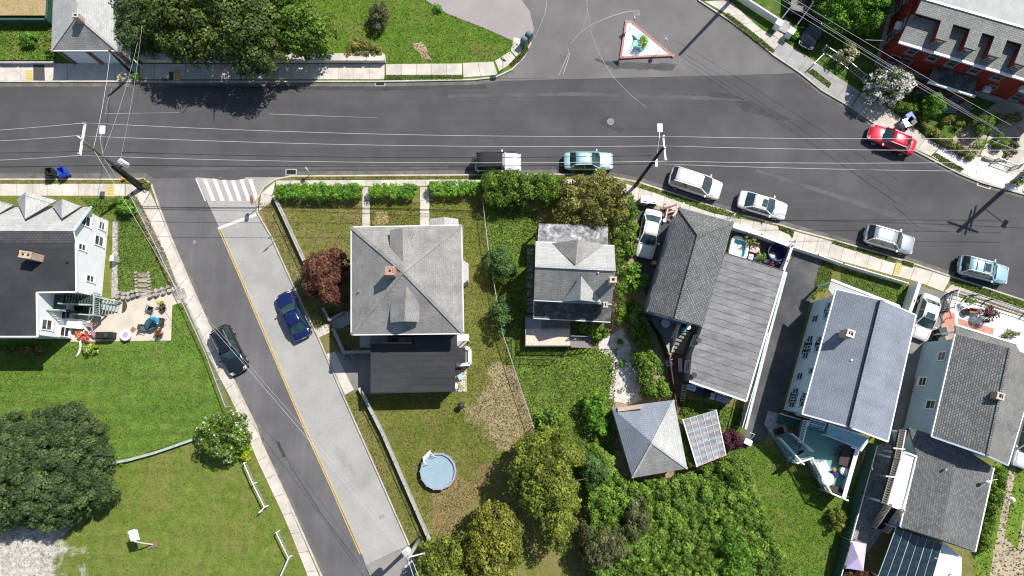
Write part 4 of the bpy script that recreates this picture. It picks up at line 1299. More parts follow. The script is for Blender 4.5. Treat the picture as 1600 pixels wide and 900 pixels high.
# small side bay and porch roof
bay = [P(722, 404, 3.2), P(732, 412, 3.0), P(732, 437, 3.0), P(722, 446, 3.2)]
MB().faces3([[P(720, 404, 3.4), P(732, 412, 3.0), P(732, 437, 3.0), P(720, 446, 3.4)]], .12).build('bay_roof', 'roof_pale', t)
walls(t, [P(716, 406, 3.0), P(730, 413, 3.0), P(730, 436, 3.0), P(716, 444, 3.0)], 0, 2.85, 'siding_cream', 'bay_wall')
MB().faces3([[P(672, 342, 3.0), P(694, 339, 3.5), P(694, 362, 3.5), P(672, 362, 3.0)], [P(694, 339, 3.5), P(716, 342, 3.0), P(716, 362, 3.0), P(694, 362, 3.5)]], .12).build('porch_roof', 'roof_pale', t)
for x in (674, 714): MB().box((P(x, 344, 3).x, P(x, 344, 3).y, 1.45), .14, .14, 2.9).build('porch_post', 'white_trim', t)
for w_ in (.2, .5, .8):
    window(t, fpA[0], fpA[1], w_, 4.4); window(t, fpA[0], fpA[1], w_, 1.6)
for i in (1, 2, 3):
    for w_ in (.25, .75): window(t, fpA[i], fpA[(i + 1) % 4], w_, 4.4)
# rear wing
E2 = 3.2
wing = [(579, 537, E2 + .25), (646, 537, E2 + .25), (647, 520, E2 + .35), (714, 520, E2 + .35), (714, 543, E2 + .22), (727, 543, E2 + .22), (727, 567, E2 + .12), (711, 567, E2 + .12), (711, 611, E2), (579, 614, E2)]
t2 = thing('rear_wing', P(645, 570, 0), 'long low wing with black flat roof behind the grey hip roofed house', 'building')
MB().faces3([[P(*q) for q in wing]], .2).build('roof', 'roof_membrane', t2)
for k in range(7):
    y = 545 + k * 9.2
    x1 = 726 if 545 < y < 565 else 710
    z = E2 + .215 - (y - 537) / 77 * .24
    MB().bar(P(580, y, z + .035), P(x1, y, z + .035), .05, .012).build('roof_seam', 'roof_membrane', t2)
wp = inset([P(q[0], q[1], E2) for q in wing], .2)
walls(t2, wp, 0, E2 - .25, 'siding_cream')
eave_trim(t2, [(579, 614, E2 + .02), (711, 611, E2 + .02)], 'black_paint', .1)
for i in range(len(wp)):
    if (wp[i] - wp[(i + 1) % len(wp)]).length > 6: window(t2, wp[i], wp[(i + 1) % len(wp)], .3, 1.7, 1.6, 1); window(t2, wp[i], wp[(i + 1) % len(wp)], .75, 1.7, 1.6, 1)
# porch with steps between house and wing
t3 = thing('back_porch', P(610, 530, 0), 'weathered grey wooden back porch with steps between the hip roofed house and its wing', 'porch')
dk = MB()
a0, a1 = P(600, 527, 2.6), P(645, 537, 2.6)
n = 16
for k in range(n):
    x = lerp(a0.x, a1.x, (k + .5) / n); dk.box((x, (a0.y + a1.y) / 2, 2.6), (a1.x - a0.x) / n * .9, abs(a1.y - a0.y), .05)
dk.build('deck_boards', 'wood_grey', t3, kind='stuff')
for x, y in ((602, 528), (644, 528), (602, 536), (644, 536)):
    q = P(x, y, 2.6); MB().box((q.x, q.y, 1.3), .12, .12, 2.55).build('post', 'wood_grey', t3)
b0, b1 = P(600, 532, 2.6), P(579, 532, .2)
stairs(t3, b1, b0, 1.0, .15, 2.6, 'wood_grey', n=10)
railing(t3, [P(601, 537, 2.6), P(645, 537, 2.6)], 2.6, .9, 'wood_grey')
MB().box(tuple(P(615, 530, 2.68)), .9, .6, .1).build('dark_hatch', 'car_black', t3)  # black slab standing for the dark hatch in the porch
# side entry on the east of the wing
t4 = thing('side_entry', P(722, 530, 0), 'white side door canopy with landing and steps beside the black flat roof', 'entry')
MB().faces3([[P(713, 523, 2.5), P(732, 522, 2.4), P(732, 532, 2.35), P(713, 533, 2.45)]], .1).build('canopy', 'white_paint', t4)
MB().prism(PL([(713, 533), (729, 533), (728, 543), (713, 543)], .5), 0, .5).build('landing', 'concrete_grey', t4)
for x, y in ((731, 524), (731, 531)):
    q = P(x, y, 2.3); MB().box((q.x, q.y, 1.15), .08, .08, 2.3).build('post', 'white_trim', t4)
t5 = thing('white_porch_wall', P(731, 556, 0), 'white railing box wrapped round the bump of the black roofed wing', 'porch')
for a, b in (((728, 543), (734, 546)), ((734, 546), (734, 569)), ((734, 569), (712, 570))):
    A_, B_ = P(*a, 1.2), P(*b, 1.2)
    MB().bar(Vector((A_.x, A_.y, .6)), Vector((B_.x, B_.y, .6)), .12, 1.2).build('panel', 'white_paint', t5)
    MB().bar(A_, B_, .3, .06).build('rail', 'white_paint', t5)
MB().box((P(730, 556, 1.0).x, P(730, 556, 1.0).y, .95), .5, 1.5, .05).build('landing', 'wood_grey', t5)

# --- centre house with cross gables
E = 5.4
t = thing('cross_gable_house', P(898, 430, 0), 'small grey shingled house with crossing gables, worn roof and a back deck', 'house')
zr = 7.6
NW, NE, SW, SE = (837, 378, E), (960, 384, E), (834, 469, E), (956, 475, E)
RW, RE = (836, 415, zr), (962, 421, zr)
roof(t, [[NW, NE, RE, RW]], 'roof_pale'); roof(t, [[RW, RE, SE, SW]], 'roof_south_shaded')
ridgecap(t, [RW, RE], 'roof_pale')
MB().faces3([[P(862, 380, E + .05), P(903, 374, 7.2), P(899, 414, 7.6)], [P(903, 374, 7.2), P(944, 382, E + .05), P(899, 414, 7.6)]], .12).build('gable_roof', 'roof_grey', t)
MB().faces3([[P(879, 471, E + .05), P(908, 431, 7.5), P(907, 469, 6.9)], [P(908, 431, 7.5), P(941, 473, E + .05), P(907, 469, 6.9)]], .12).build('gable_roof', 'roof_pale', t)
fpB = inset([P(q[0], q[1], E) for q in (NW, NE, SE, SW)], .35)
walls(t, fpB, 0, E - .1, 'siding_cream')
# gable end triangles
for (a, b, r) in ((fpB[0], fpB[3], P(*RW)), (fpB[1], fpB[2], P(*RE))): pass
eave_trim(t, [SW, SE], 'galvanised'); eave_trim(t, [NW, NE], 'galvanised')
chimney(t, (958, 437), 5, 8.3, (.55, .5), 'brick_tan', 1, 0, 'concrete')
chimney(t, (946, 476), 4.2, 5.6, (.35, .5), 'brick_tan', 1, 0, 'concrete')
pipe(t, (934, 427), 7.1, .35)
E3 = 3.3
MB().faces3([[P(834, 467, E3 + .7), P(957, 473, E3 + .7), P(954, 503, E3), P(834, 497, E3)]], .15).build('lower_roof', 'roof_dark_worn', t)
fpB2 = inset([P(834, 467, E3), P(957, 473, E3), P(954, 503, E3), P(834, 497, E3)], .25)
walls(t, fpB2, 0, E3 - .1, 'siding_cream', 'rear_wall')
eave_trim(t, [(834, 468, E3 + .7), (834, 497.5, E3), (954, 503.5, E3)], 'galvanised', .08)
MB().faces3([[P(842, 349, 2.9), P(950, 352, 2.9), P(950, 382, 3.5), P(840, 378, 3.5)]], .15).build('porch_roof', 'roof_mottled', t)
for x in (844, 880, 915, 948): q = P(x, 351, 2.8); MB().box((q.x, q.y, 1.4), .14, .14, 2.75).build('porch_post', 'white_trim', t)
fpB = [Vector((p.x, p.y, 0)) for p in fpB]
for i in range(4):
    for w_ in (.25, .75): window(t, fpB[i], fpB[(i + 1) % 4], w_, 4.1)
# deck behind it
t = thing('back_deck', P(855, 525, 0), 'pale sun bleached wooden deck behind the cross gabled house', 'deck')
zd = .9
dk = MB(); A_, B_ = P(821, 514, zd), P(891, 541, zd)
n = 22
for k in range(n):
    y = lerp(A_.y, B_.y, (k + .5) / n); dk.box(((A_.x + B_.x) / 2, y, zd), B_.x - A_.x, abs(B_.y - A_.y) / n * .93, .05)
dk.build('deck_boards', 'wood_pale', t, kind='stuff')
dk = MB(); A_, B_ = P(821, 496, zd), P(891, 513.7, zd)
for k in range(14):
    y = lerp(A_.y, B_.y, (k + .5) / 14); dk.box(((A_.x + B_.x) / 2, y, zd - .01), B_.x - A_.x, abs(B_.y - A_.y) / 14 * .93, .05)
dk.build('deck_boards', 'wood_grey', t, kind='stuff')
railing(t, [P(821, 497, zd), P(821, 541, zd), P(891, 541, zd)], zd, .85, 'wood_grey', .14, .04, .08)
railing(t, [P(847, 514, zd), P(884, 514, zd)], zd, .8, 'wood_grey', .14, .04, .08)
for x, y in ((822, 498), (822, 540), (890, 540), (890, 500), (856, 540)): q = P(x, y, zd); MB().box((q.x, q.y, zd / 2), .12, .12, zd - .04).build('post', 'wood_grey', t)
stairs(t, P(923, 535, 0), P(891, 533, .9), 1.0, .1, .9, 'wood_grey', n=7)
for y in (526, 543):
    a, b = P(891, y, zd), P(922, y + 1, .1)
    MB().bar(a + Vector((0, 0, .85)), b + Vector((0, 0, .85)), .07, .05).build('handrail', 'wood_grey', t)
    for k in range(5): q = a.lerp(b, k / 4); MB().box(q + Vector((0, 0, .42)), .06, .06, .85).build('post', 'wood_grey', t)
p = MB().prism(PL([(822, 497), (846, 497), (846, 514), (822, 514)], zd + .03), zd + .026, zd + .05).build('grey_sheet', 'concrete_grey', t)  # thin grey sheet over the upper left corner of the deck

# --- long shingled house with the flat ribbed extension
E = 5.2
t = thing('shingled_house', P(1078, 420, 0), 'long house with checkered charcoal shingle hip roof beside the ribbed grey extension', 'house')
nw, ne, se, sw = (1061, 324, E), (1146, 347, E), (1099, 510, E), (1011, 485, E)
r0, r1 = (1092, 367, 7.0), (1056, 498, 6.9)
roof(t, [[nw, r0, r1, sw], [nw, ne, r0], [ne, se, r1, r0]], 'roof_check')
ridgecap(t, [r0, r1], 'roof_check'); ridgecap(t, [nw, r0], 'roof_check'); ridgecap(t, [ne, r0], 'roof_check')
eave_trim(t, [sw, (1057, 498, E + .1), se], 'siding_slate', .14); eave_trim(t, [nw, ne], 'siding_slate')
fpC = inset([P(*nw), P(*ne), P(*se), P(*sw)], .35)
walls(t, fpC, 0, E - .1, 'siding_slate')
MB().add([P(*se), P(*r1), P(*sw), P(1055, 497.5, E)], [(0, 1, 2, 3)]).build('gable_wall', 'siding_slate', t)
for i in range(4):
    for w_ in ((.2, .5, .8) if i % 2 else (.3, .7)): window(t, fpC[i], fpC[(i + 1) % 4], w_, 3.9)
E4 = 3.3
t = thing('ribbed_extension', P(1150, 510, 0), 'wide single storey extension under overlapping grey roll roofing strips', 'building')
c0, c1_, c2_, c3_, c4_, c5_ = (1133, 395), (1226, 423), (1166, 627), (1077, 596), (1081, 553), (1098, 510)
fpD = [P(x, y, E4 - .02) for x, y in (c0, c1_, c2_, c3_, c4_, c5_)]
MB().prism(fpD, E4 - .25, E4 - .03).build('roof_deck', 'roof_roll', t)
# strips run across from west to east edge
def onl(a, b, s): return (lerp(a[0], b[0], s), lerp(a[1], b[1], s))
def west(s):
    # parameter along c0 -> c5 -> c4 -> c3 by y-ish arc length
    seg = [(c0, c5_), (c5_, c4_), (c4_, c3_)]; ls = [math.dist(a, b) for a, b in seg]; T = sum(ls); u = s * T
    for (a, b), l in zip(seg, ls):
        if u <= l + 1e-6: return onl(a, b, u / l)
        u -= l
    return c3_
NS = 19
for k in range(NS):
    a, b = west(k / NS), west((k + 1.12) / NS if k < NS - 1 else 1)
    c, d = onl(c1_, c2_, k / NS), onl(c1_, c2_, min(1, (k + 1.12) / NS))
    z0, z1 = E4 + .035, E4 + .005
    q = [P(a[0], a[1], z1), P(c[0], c[1], z1), P(d[0], d[1], z0 + .012), P(b[0], b[1], z0 + .012)]
    MB().faces3([q], .03).build('roof_strip', 'roof_roll', t)
wD = inset(fpD, .2)
walls(t, wD, 0, E4 - .26, 'siding_slate')
eave_trim(t, [(*c3_, E4 + .05), (*c2_, E4 + .05), (*c1_, E4 + .05)], 'white_trim', .14)
eave_trim(t, [(*c0, E4 + .04), (*c1_, E4 + .04)], 'black_paint', .08)
for q in ((1090, 532), (1083, 586)):
    c = P(*q, E4); g = MB().cyl((c.x, c.y), .16, E4, E4 + .35, 12).build('vent', 'soot', t); MB().cyl((c.x, c.y), .24, E4 + .35, E4 + .42, 12).build('vent_cap', 'black_metal', g)
wn_ = [Vector((p.x, p.y, 0)) for p in wD]
for i in range(len(wn_)):
    a, b = wn_[i], wn_[(i + 1) % len(wn_)]
    if 2 < (a - b).length < 4: window(t, a, b, .45, 1.7, .9, 1.2)
    elif (a - b).length > 4: window(t, a, b, .25, 1.8); window(t, a, b, .7, 1.8)

# --- hip roofed garage
E = 2.7
t = thing('hip_roof_garage', P(1012, 690, 0), 'square garage with patched blue grey hip roof among the bushes', 'garage')
g0, g1, g2, g3 = (956, 637, E), (1053, 625, E), (1074, 732, E), (988, 747, E)
gp = (1019, 692, 4.1)
roof(t, [[g0, g1, gp]], 'roof_blue'); roof(t, [[g0, gp, g3]], 'roof_blue'); roof(t, [[g3, gp, g2]], 'roof_south_shaded'); roof(t, [[g1, g2, gp]], 'roof_pale')
for q in (g2, g1, g3): ridgecap(t, [q, gp], 'roof_pale', .2)
walls(t, inset([P(*q) for q in (g0, g1, g2, g3)], .25), 0, E - .12, 'siding_cream')
MB().bar(P(965, 640, 2.95), P(1003, 635, 3.15), .35, .2).build('parapet', 'brick_tan', t)
0 and MB().faces3([[P(958, 645, 2.95), P(984, 643, 3.25), (P(986, 690, 3.55)), P(964, 697, 3.0)]], .04).build('roof_patch', 'roof_grey', t)

# --- pale blue house with the big ridge vent
E = 5.2
t = thing('pale_blue_house', P(1330, 560, 0), 'tall pale blue house with blue grey shingle roof and a dark ridge vent', 'house')
nw, nr, ne, se, sr, sw = (1307, 452, E), (1378, 469, 7.0), (1431, 492, E), (1387, 690, E), (1329, 668, 7.0), (1254, 647, E)
MB().faces3([[P(*nw), P(*nr), P(*sr), P(*sw)]], .18).build('roof', 'roof_blue', t)
MB().faces3([[P(*nr), P(*ne), P(*se), P(*sr)]], .18).build('roof', 'roof_blue', t)
u = Vector((0, 0, .07))
MB().bar(P(*nr) + u, P(*sr) + u, .34, .14).build('ridge_vent', 'roof_blue', t)
a, b = P(*nr) + Vector((-.24, -.04, .04)), P(*sr) + Vector((-.24, -.04, .04))
MB().bar(a, b, .05, .12).build('ridge_slot', 'soot', t)
for pr in ((nw, sw), (ne, se)): eave_trim(t, list(pr), 'white_trim', .16)
eave_trim(t, [nw, nr, ne], 'white_trim', .10); eave_trim(t, [sw, sr, se], 'white_trim', .12)
wl = [P(1285, 451, .0), P(1222, 642, .0)]
e0 = P(*ne); e1 = P(*se)
fpE = inset([P(*nw), P(*ne), P(*se), P(*sw)], .32)
walls(t, fpE, 0, E - .14, 'siding_paleblue')
for (a, r_, b) in ((nw, nr, ne), (sw, sr, se)):
    A_, R_, B_ = P(*a), P(*r_), P(*b)
    c = (P(*nw) + P(*se)) / 2
    off = Vector((c.x - R_.x, c.y - R_.y, 0)).normalized() * .32
    MB().add([A_ + off - Vector((0, 0, .15)), R_ + off - Vector((0, 0, .2)), B_ + off - Vector((0, 0, .15)), A_ + off * 1.1 - Vector((0, 0, .16)), R_ + off * 1.1 - Vector((0, 0, .21)), B_ + off * 1.1 - Vector((0, 0, .16))], [(0, 1, 2), (5, 4, 3)]).build('gable_wall', 'siding_paleblue', t)
# find the west wall of the shell
fpE = [Vector((p.x, p.y, 0)) for p in fpE]
wi = min(range(4), key=lambda i: (fpE[i].x + fpE[(i + 1) % 4].x))
wa, wb = fpE[wi], fpE[(wi + 1) % 4]
if wa.y < wb.y: up_ = True
else: up_ = False
def wt(s): return s if not up_ else 1 - s        # s from north to south
for s, z, wd in ((.10, 4.2, .8), (.16, 4.2, .8), (.40, 4.2, .8), (.45, 4.2, .8), (.66, 4.2, .5), (.88, 4.2, .7), (.93, 4.2, .7), (.38, 1.8, .9), (.44, 1.8, .9), (.50, 1.8, .9), (.70, 1.8, .6), (.84, 1.8, .7), (.89, 1.8, .7), (.94, 1.8, .7), (.18, 1.7, .6)):
    window(t, wa, wb, wt(s), z, wd, 1.1, frame='siding_paleblue', fw=.06)
for i in range(4):
    if i != wi:
        for s in (.2, .5, .8): window(t, fpE[i], fpE[(i + 1) % 4], s, 1.8)
chimney(t, (1329, 521), 6, 7.35, (.62, .62), 'brick_tan', 2, R(-18), 'concrete_new')
pipe(t, (1328, 563), 6.2, .35, .09, 'white_paint')
v = P(1330, 563, 6.3); MB().bar(v + Vector((-.2, -.05, .1)), v + Vector((.35, .05, .1)), .08, .06).build('vent_arm', 'white_paint', t)
# front porch of the pale blue house
t = thing('front_porch', P(1350, 465, 0), 'flat pale porch roof along the street side of the pale blue house', 'porch')
zp = 3.0
MB().prism(PL([(1299, 437), (1405, 478), (1406, 488), (1380, 480), (1300, 460), (1294, 452)], zp), zp - .2, zp).build('roof', 'roof_gravel', t)
eave_trim(t, [(1299, 437, zp + .08), (1405, 478, zp + .08), (1406, 487, zp + .08)], 'white_trim', .2)
for x, y in ((1300, 440), (1335, 453), (1370, 466), (1402, 479)): q = P(x, y, zp); MB().box((q.x, q.y, (zp - .2) / 2), .16, .16, zp - .2).build('post', 'white_trim', t)

# --- grey blue house on the right
E = 5.2
t = thing('slate_blue_house', P(1530, 620, 0), 'slate blue house at the right edge with dark checkered shingle roof', 'house')
nw, nr, ne = (1493, 522, E), (1578, 544, 6.8), (1625, 560, E)
sw, sr, se = (1456, 682, E), (1542, 712, 6.8), (1575, 727, E)
roof(t, [[nw, nr, sr, sw]], 'roof_check'); roof(t, [[nr, ne, se, sr]], 'roof_grey_worn')
ridgecap(t, [nr, sr], 'roof_check', .2)
MB().faces3([[P(1493, 508, 4.4), P(1588, 538, 4.4), P(1604, 566, 4.4), P(1585, 566, 4.7), P(1493, 530, 4.7)]], .15).build('porch_roof', 'roof_grey_worn', t)
eave_trim(t, [(1493, 507, 4.45), (1588, 537, 4.45), (1604, 566, 4.45)], 'white_trim', .16)
eave_trim(t, [nw, sw], 'white_trim', .14); eave_trim(t, [sw, sr, se], 'siding_blue', .14); eave_trim(t, [se, ne], 'white_trim', .14)
fpF = inset([P(*nw), P(*ne), P(*se), P(*sw)], .3)
walls(t, fpF, 0, E - .14, 'siding_blue')
fpF = [Vector((p.x, p.y, 0)) for p in fpF]
A_, R_, B_ = P(*sw), P(*sr), P(*se)
off = Vector((-.05, .3, 0))
MB().add([A_ + off - Vector((0, 0, .15)), R_ + off - Vector((0, 0, .2)), B_ + off - Vector((0, 0, .15))], [(0, 1, 2)]).build('gable_wall', 'siding_blue', t)
for (x, y) in ((1505, 517), (1560, 534), (1597, 560)): q = P(x, y, 4.3); MB().box((q.x, q.y, 2.1), .16, .16, 4.2).build('porch_post', 'white_trim', t)
wi = min(range(4), key=lambda i: (fpF[i].x + fpF[(i + 1) % 4].x))
wa, wb = fpF[wi], fpF[(wi + 1) % 4]; up_ = wa.y < wb.y
window(t, wa, wb, wt(.70), 3.6, .7, 1.2); window(t, wa, wb, wt(.18), 3.6, .7, .9); window(t, wa, wb, wt(.45), 1.6, .7, 1.0)
for i in range(4):
    if i != wi: window(t, fpF[i], fpF[(i + 1) % 4], .3, 3.6); window(t, fpF[i], fpF[(i + 1) % 4], .7, 3.6)
chimney(t, (1563, 619), 6, 7.3, (.6, .6), 'brick_red', 1, R(-18), 'concrete')
MB().faces3([[P(1557, 650, 6.6), P(1592, 672, 5.7), P(1570, 690, 5.5)], [P(1557, 650, 6.6), P(1600, 640, 5.6), P(1592, 672, 5.7)]], .1).build('side_gable_roof', 'roof_grey_worn', t)
# rear house of the same lot
E = 3.7
t = thing('rear_shingled_house', P(1480, 765, 0), 'low grey shingled house with white flat balcony roof behind the slate blue house', 'house')
q0, q1, q2, q3, q4, q5 = (1420, 667, E), (1456, 680, E), (1553, 731, E), (1524, 862, E), (1407, 823, E), (1433, 713, E)
rr0, rr1 = (1497, 700, 4.7), (1470, 843, 4.7)
roof(t, [[q0, (1497, 694, 4.7), rr1, q4, q5]], 'roof_rear'); roof(t, [[(1497, 694, 4.7), q2, q3, rr1]], 'roof_rear')
fpG = inset([P(*q) for q in (q0, q2, q3, q4, q5)], .25)
walls(t, fpG, 0, E - .12, 'siding_paleblue')
eave_trim(t, [q2, q3], 'white_trim', .14); eave_trim(t, [q4, q3], 'siding_blue', .12); eave_trim(t, [q5, q4], 'white_trim', .16)
pipe(t, (1475, 733), 4.5, .35, .08, 'alloy')
zb = 3.5
MB().prism(PL([(1412, 706), (1433, 714), (1410, 797), (1386, 788)], zb), zb - .2, zb + .02).build('flat_roof', 'roof_white', t)
for a, b in (((1412, 706), (1434, 714)), ((1434, 714), (1410, 797)), ((1410, 797), (1386, 788)), ((1386, 788), (1412, 706))):
    MB().bar(P(*a, zb + .08), P(*b, zb + .08), .14, .2).build('parapet', 'white_trim', t)
for x, y in ((1388, 786), (1412, 709), (1400, 748)): q = P(x, y, zb); MB().box((q.x, q.y, 1.65), .14, .14, 3.3).build('post', 'white_trim', t)
dsh = P(1540, 751, 3.9)
d = thing('satellite_dish', dsh, 'small white satellite dish on an arm at the right edge of the low grey roof', 'satellite dish')
MB().tube([dsh + Vector((0, 0, -.1)), dsh + Vector((0, 0, .5)), dsh + Vector((-.3, 0, .75))], .03, 6).build('mast', 'galvanised', d)
m = MB().sphere(dsh + Vector((-.35, 0, .8)), .3, .12, .26, 12, 6); m.build('dish', 'white_paint', d, smooth=True)
MB().tube([dsh + Vector((-.4, 0, .5)), dsh + Vector((.8, .15, .35))], .025, 6).build('arm', 'white_paint', d)

# --- dark red brick house, top right
E = 5.0
t = thing('brick_house', P(1560, 60, 0), 'dark red brick house with grey slate mansard roof and four sawtooth dormers', 'house')
sw_, se_ = P(1404, 66, E), P(1690, 152, E)
nwz = 6.9
a0, a1 = P(1441, -2, nwz), P(1725, 80, nwz)
KM = .37
zm, zl = nwz - .35, nwz - 1.15
m0_, m1_ = a0.lerp(sw_, KM), a1.lerp(se_, KM)
m0_.z = m1_.z = zm
MB().faces3([[a0, a1, m1_, m0_]], .12).build('roof', 'roof_brickhouse', t)
l0_, l1_ = Vector((m0_.x, m0_.y, zl)), Vector((m1_.x, m1_.y, zl))
_b = (a0 - sw_).normalized() * .35; _b.z = .05
MB().faces3([[l0_ + _b, l1_ + _b, se_, sw_]], .2).build('lower_roof', 'roof_brickhouse', t)
top = [a0 + Vector((0, 0, .02)), a1 + Vector((0, 0, .02)), P(1760, -120, nwz + .3), P(1470, -200, nwz + .3)]
MB().faces3([top], .3).build('roof_top', 'roof_gravel', t)
MB().bar(a0 + Vector((0, 0, .03)), a1 + Vector((0, 0, .03)), .18, .14).build('roof_edge', 'galvanised', t)
MB().bar(sw_, se_, .22, .16).build('gutter', 'white_trim', t)
w0 = Vector((sw_.x, sw_.y, 0)); w1 = Vector((se_.x, se_.y, 0)); dd = (w1 - w0).normalized(); nn = Vector((-dd.y, dd.x, 0))
ow = [w0 + dd * .35 + nn * .35, w1 + nn * .35, w1 + nn * 11, w0 + dd * .35 + nn * 11]
bw_ = walls(t, ow, 0, E - .1, 'brick_wall')
dep = (a0 - sw_).dot(nn); rise = nwz - E
walls(t, [ow[0] + dd * .4 + nn * (dep * .66), ow[1] + nn * (dep * .66), ow[2], ow[3] + dd * .4], E - .2, zm - .14, 'brick_wall', 'upper_wall')
MB().add([ow[0] + Vector((0, 0, E - .25)), ow[0] + nn * (dep - .2) + dd * .35 + Vector((0, 0, nwz - .25)), ow[0] + nn * (dep - .2) + dd * .35 + Vector((0, 0, E - .3))], [(0, 1, 2)]).build('gable_wall', 'brick_wall', t)
walls(t, [w0 + dd * .25 + nn * .25, w1 + nn * .25, w1 + nn * 10.9, w0 + dd * .25 + nn * 10.9], 0, .9, 'concrete_grey', 'foundation')
# dormers: strips of the upper roof running on over boxes that stand on the lower slope
for (mx, my, bx, by) in ((1480, 36, 1471.5, 62), (1525.5, 49, 1516, 76), (1563.5, 61, 1553.5, 88), (1606, 73, 1595, 101), (1648, 86, 1636, 114)):
    zb_ = nwz - .66
    A_, B_ = P(mx, my, zm), P(bx, by, zb_)
    hw_ = .56
    A1, A2, B1, B2 = A_ - dd * hw_, A_ + dd * hw_, B_ - dd * hw_, B_ + dd * hw_
    MB().faces3([[A1 + (A1 - B1) * .06, A2 + (A2 - B2) * .06, B2, B1]], .1).build('dormer_roof', 'roof_brickhouse', t)
    g_ = dd * .07; i_ = nn * .08
    vs = [A1 + g_, A2 - g_, B2 - g_ + i_, B1 + g_ + i_]
    m_ = MB().add([Vector((v.x, v.y, z)) for z in (E + .1,) for v in vs] + [v - Vector((0, 0, .1)) for v in vs], [(0, 4, 7, 3), (3, 7, 6, 2), (2, 6, 5, 1), (4, 5, 6, 7)])
    m_.build('dormer', 'brick_wall', t)
    window(t, Vector((vs[3].x, vs[3].y, 0)), Vector((vs[2].x, vs[2].y, 0)), .5, zb_ - .5, .55, .5, frame='window_frame_dim', fw=.06)
for s, z in ((.09, 4.0), (.21, 4.0), (.32, 4.0), (.45, 4.0), (.58, 4.0), (.76, 4.0), (.05, 2.0), (.12, 2.0), (.62, 1.9), (.78, 1.9), (.90, 1.9)):
    window(t, ow[0], ow[1], s, z, .75, 1.05, frame='window_frame_dim', fw=.07)
for s in (.2, .5, .8): window(t, ow[3], ow[0], s, 3.9, .8, 1.1, frame='window_frame_dim'); window(t, ow[3], ow[0], s, 1.9, .8, 1.1, frame='window_frame_dim')
for s, z in ((.60, 2.0), (.74, 3.6)):
    q = ow[0].lerp(ow[1], s) - nn * .3
    MB().box((q.x, q.y, z), .6, .45, .45, math.atan2(dd.y, dd.x)).build('air_conditioner', 'window_ac', t)
q = ow[3].lerp(ow[0], .80) - dd * .3; MB().box((q.x, q.y, 3.8), .45, .6, .45, math.atan2(dd.y, dd.x)).build('air_conditioner', 'window_ac', t)
# entrance porch
t2 = thing('entrance_porch', P(1485, 120, 0), 'charcoal flat roofed porch with white edge in front of the dark red brick house', 'porch')
zz = 2.8
pp = [(1460, 103), (1527, 122), (1523, 150), (1450, 127)]
MB().prism(PL(pp, zz), zz - .2, zz).build('roof', 'roof_dark_worn', t2)
MB().bar(P(1450, 128, zz + .02), P(1523, 151, zz + .02), .18, .22).build('fascia', 'white_trim', t2)
for q_ in ((1453, 126), (1476, 133), (1499, 141), (1520, 148)): q = P(*q_, zz); MB().box((q.x, q.y, 1.3), .22, .22, 2.6).build('column', 'brick_wall', t2)
MB().prism(PL([(1440, 130), (1508, 152), (1522, 170), (1432, 142)], .9), 0, .9).build('porch_floor', 'wood_grey', t2)
stairs(t2, P(1478, 178, 0), P(1486, 160, .9), 1.7, .1, .9, 'concrete_grey', n=5)

# --- white house on the left with the black flat roof
E = 3.7; U = 5.4
t = thing('white_gambrel_house', P(60, 420, 0), 'white sided house with black membrane roof, tan chimney and grey gabled dormers', 'house')
H6 = t
MB().faces3([[P(-160, 379, U), P(118, 380, U), P(119, 456, U), P(57, 457, U), P(58, 526, U), P(-160, 526, U)]], .2).build('flat_roof', 'roof_membrane', t)
MB().faces3([[P(-160, 360, U + .35), P(114, 361, U + .35), P(118, 380, U + .02), P(-160, 379, U + .02)]], .15).build('roof', 'roof_charcoal_shingle', t)
MB().faces3([[P(-160, 325, E), P(142, 323, E), P(114, 361, U + .34), P(-160, 360, U + .34)]], .15).build('roof', 'roof_pale', t)
for (px_, l, r_, vy, ry) in ((-32, (-60, 318), (21, 320), 352, 305), (40, (26, 312), (88, 313), 342, 300), (97, (82, 322), (126, 322), 341, 311)):
    zt, ze = 5.2, 4.1
    ap = P(px_, ry, zt); Lp = P(l[0], l[1], ze); Rp = P(r_[0], r_[1], ze); vl = P(px_ - 1, vy, zt + .1)
    MB().faces3([[Lp, ap, vl], [ap, Rp, vl]], .1).build('dormer_roof', 'roof_pale', t)
    m_ = MB().add([Lp - Vector((0, .0, .1)), Rp - Vector((0, 0, .1)), ap - Vector((0, 0, .12)), Lp - Vector((0, 0, .9)), Rp - Vector((0, 0, .9))], [(0, 2, 1), (3, 0, 1, 4)])
    m_.build('dormer_wall', 'siding_white', t)
# main shell
uE = [P(-160, 330, 0)]
m0 = P(180, 345, 0); m1 = P(174, 459, 0); m2 = P(112, 532, 0)
xw, xe = P(-160, 530, U).x, P(114, 361, U).x - .15
yN = P(142, 325, E).y - .3; yS = P(58, 526, U).y + .2; yM = P(119, 456, U).y + .2
xm = P(57, 500, U).x - .15
sh = [Vector((xw, yN, 0)), Vector((xe, yN, 0)), Vector((xe, yM, 0)), Vector((xm, yM, 0)), Vector((xm, yS, 0)), Vector((xw, yS, 0))]
walls(t, sh, 0, E - .1, 'siding_white')
yU = P(114, 361, U).y - .1
walls(t, [Vector((xw, yU, 0)), Vector((xe, yU, 0)), Vector((xe, yM, 0)), Vector((xm, yM, 0)), Vector((xm, yS, 0)), Vector((xw, yS, 0))], E - .1, U - .15, 'siding_white')
MB().add([Vector((xe, yN, E - .1)), Vector((xe, yU, E - .1)), Vector((xe, yU, U - .1))], [(0, 1, 2)]).build('gable_wall', 'siding_white', t)
eave_trim(t, [(114, 361, U + .3), (118, 380, U), (119, 456, U), (57, 457, U), (58, 526, U), (-160, 526, U)], 'white_trim', .12)
eave_trim(t, [(142, 323, E + .05), (114, 361, U + .36)], 'siding_paleblue', .16)
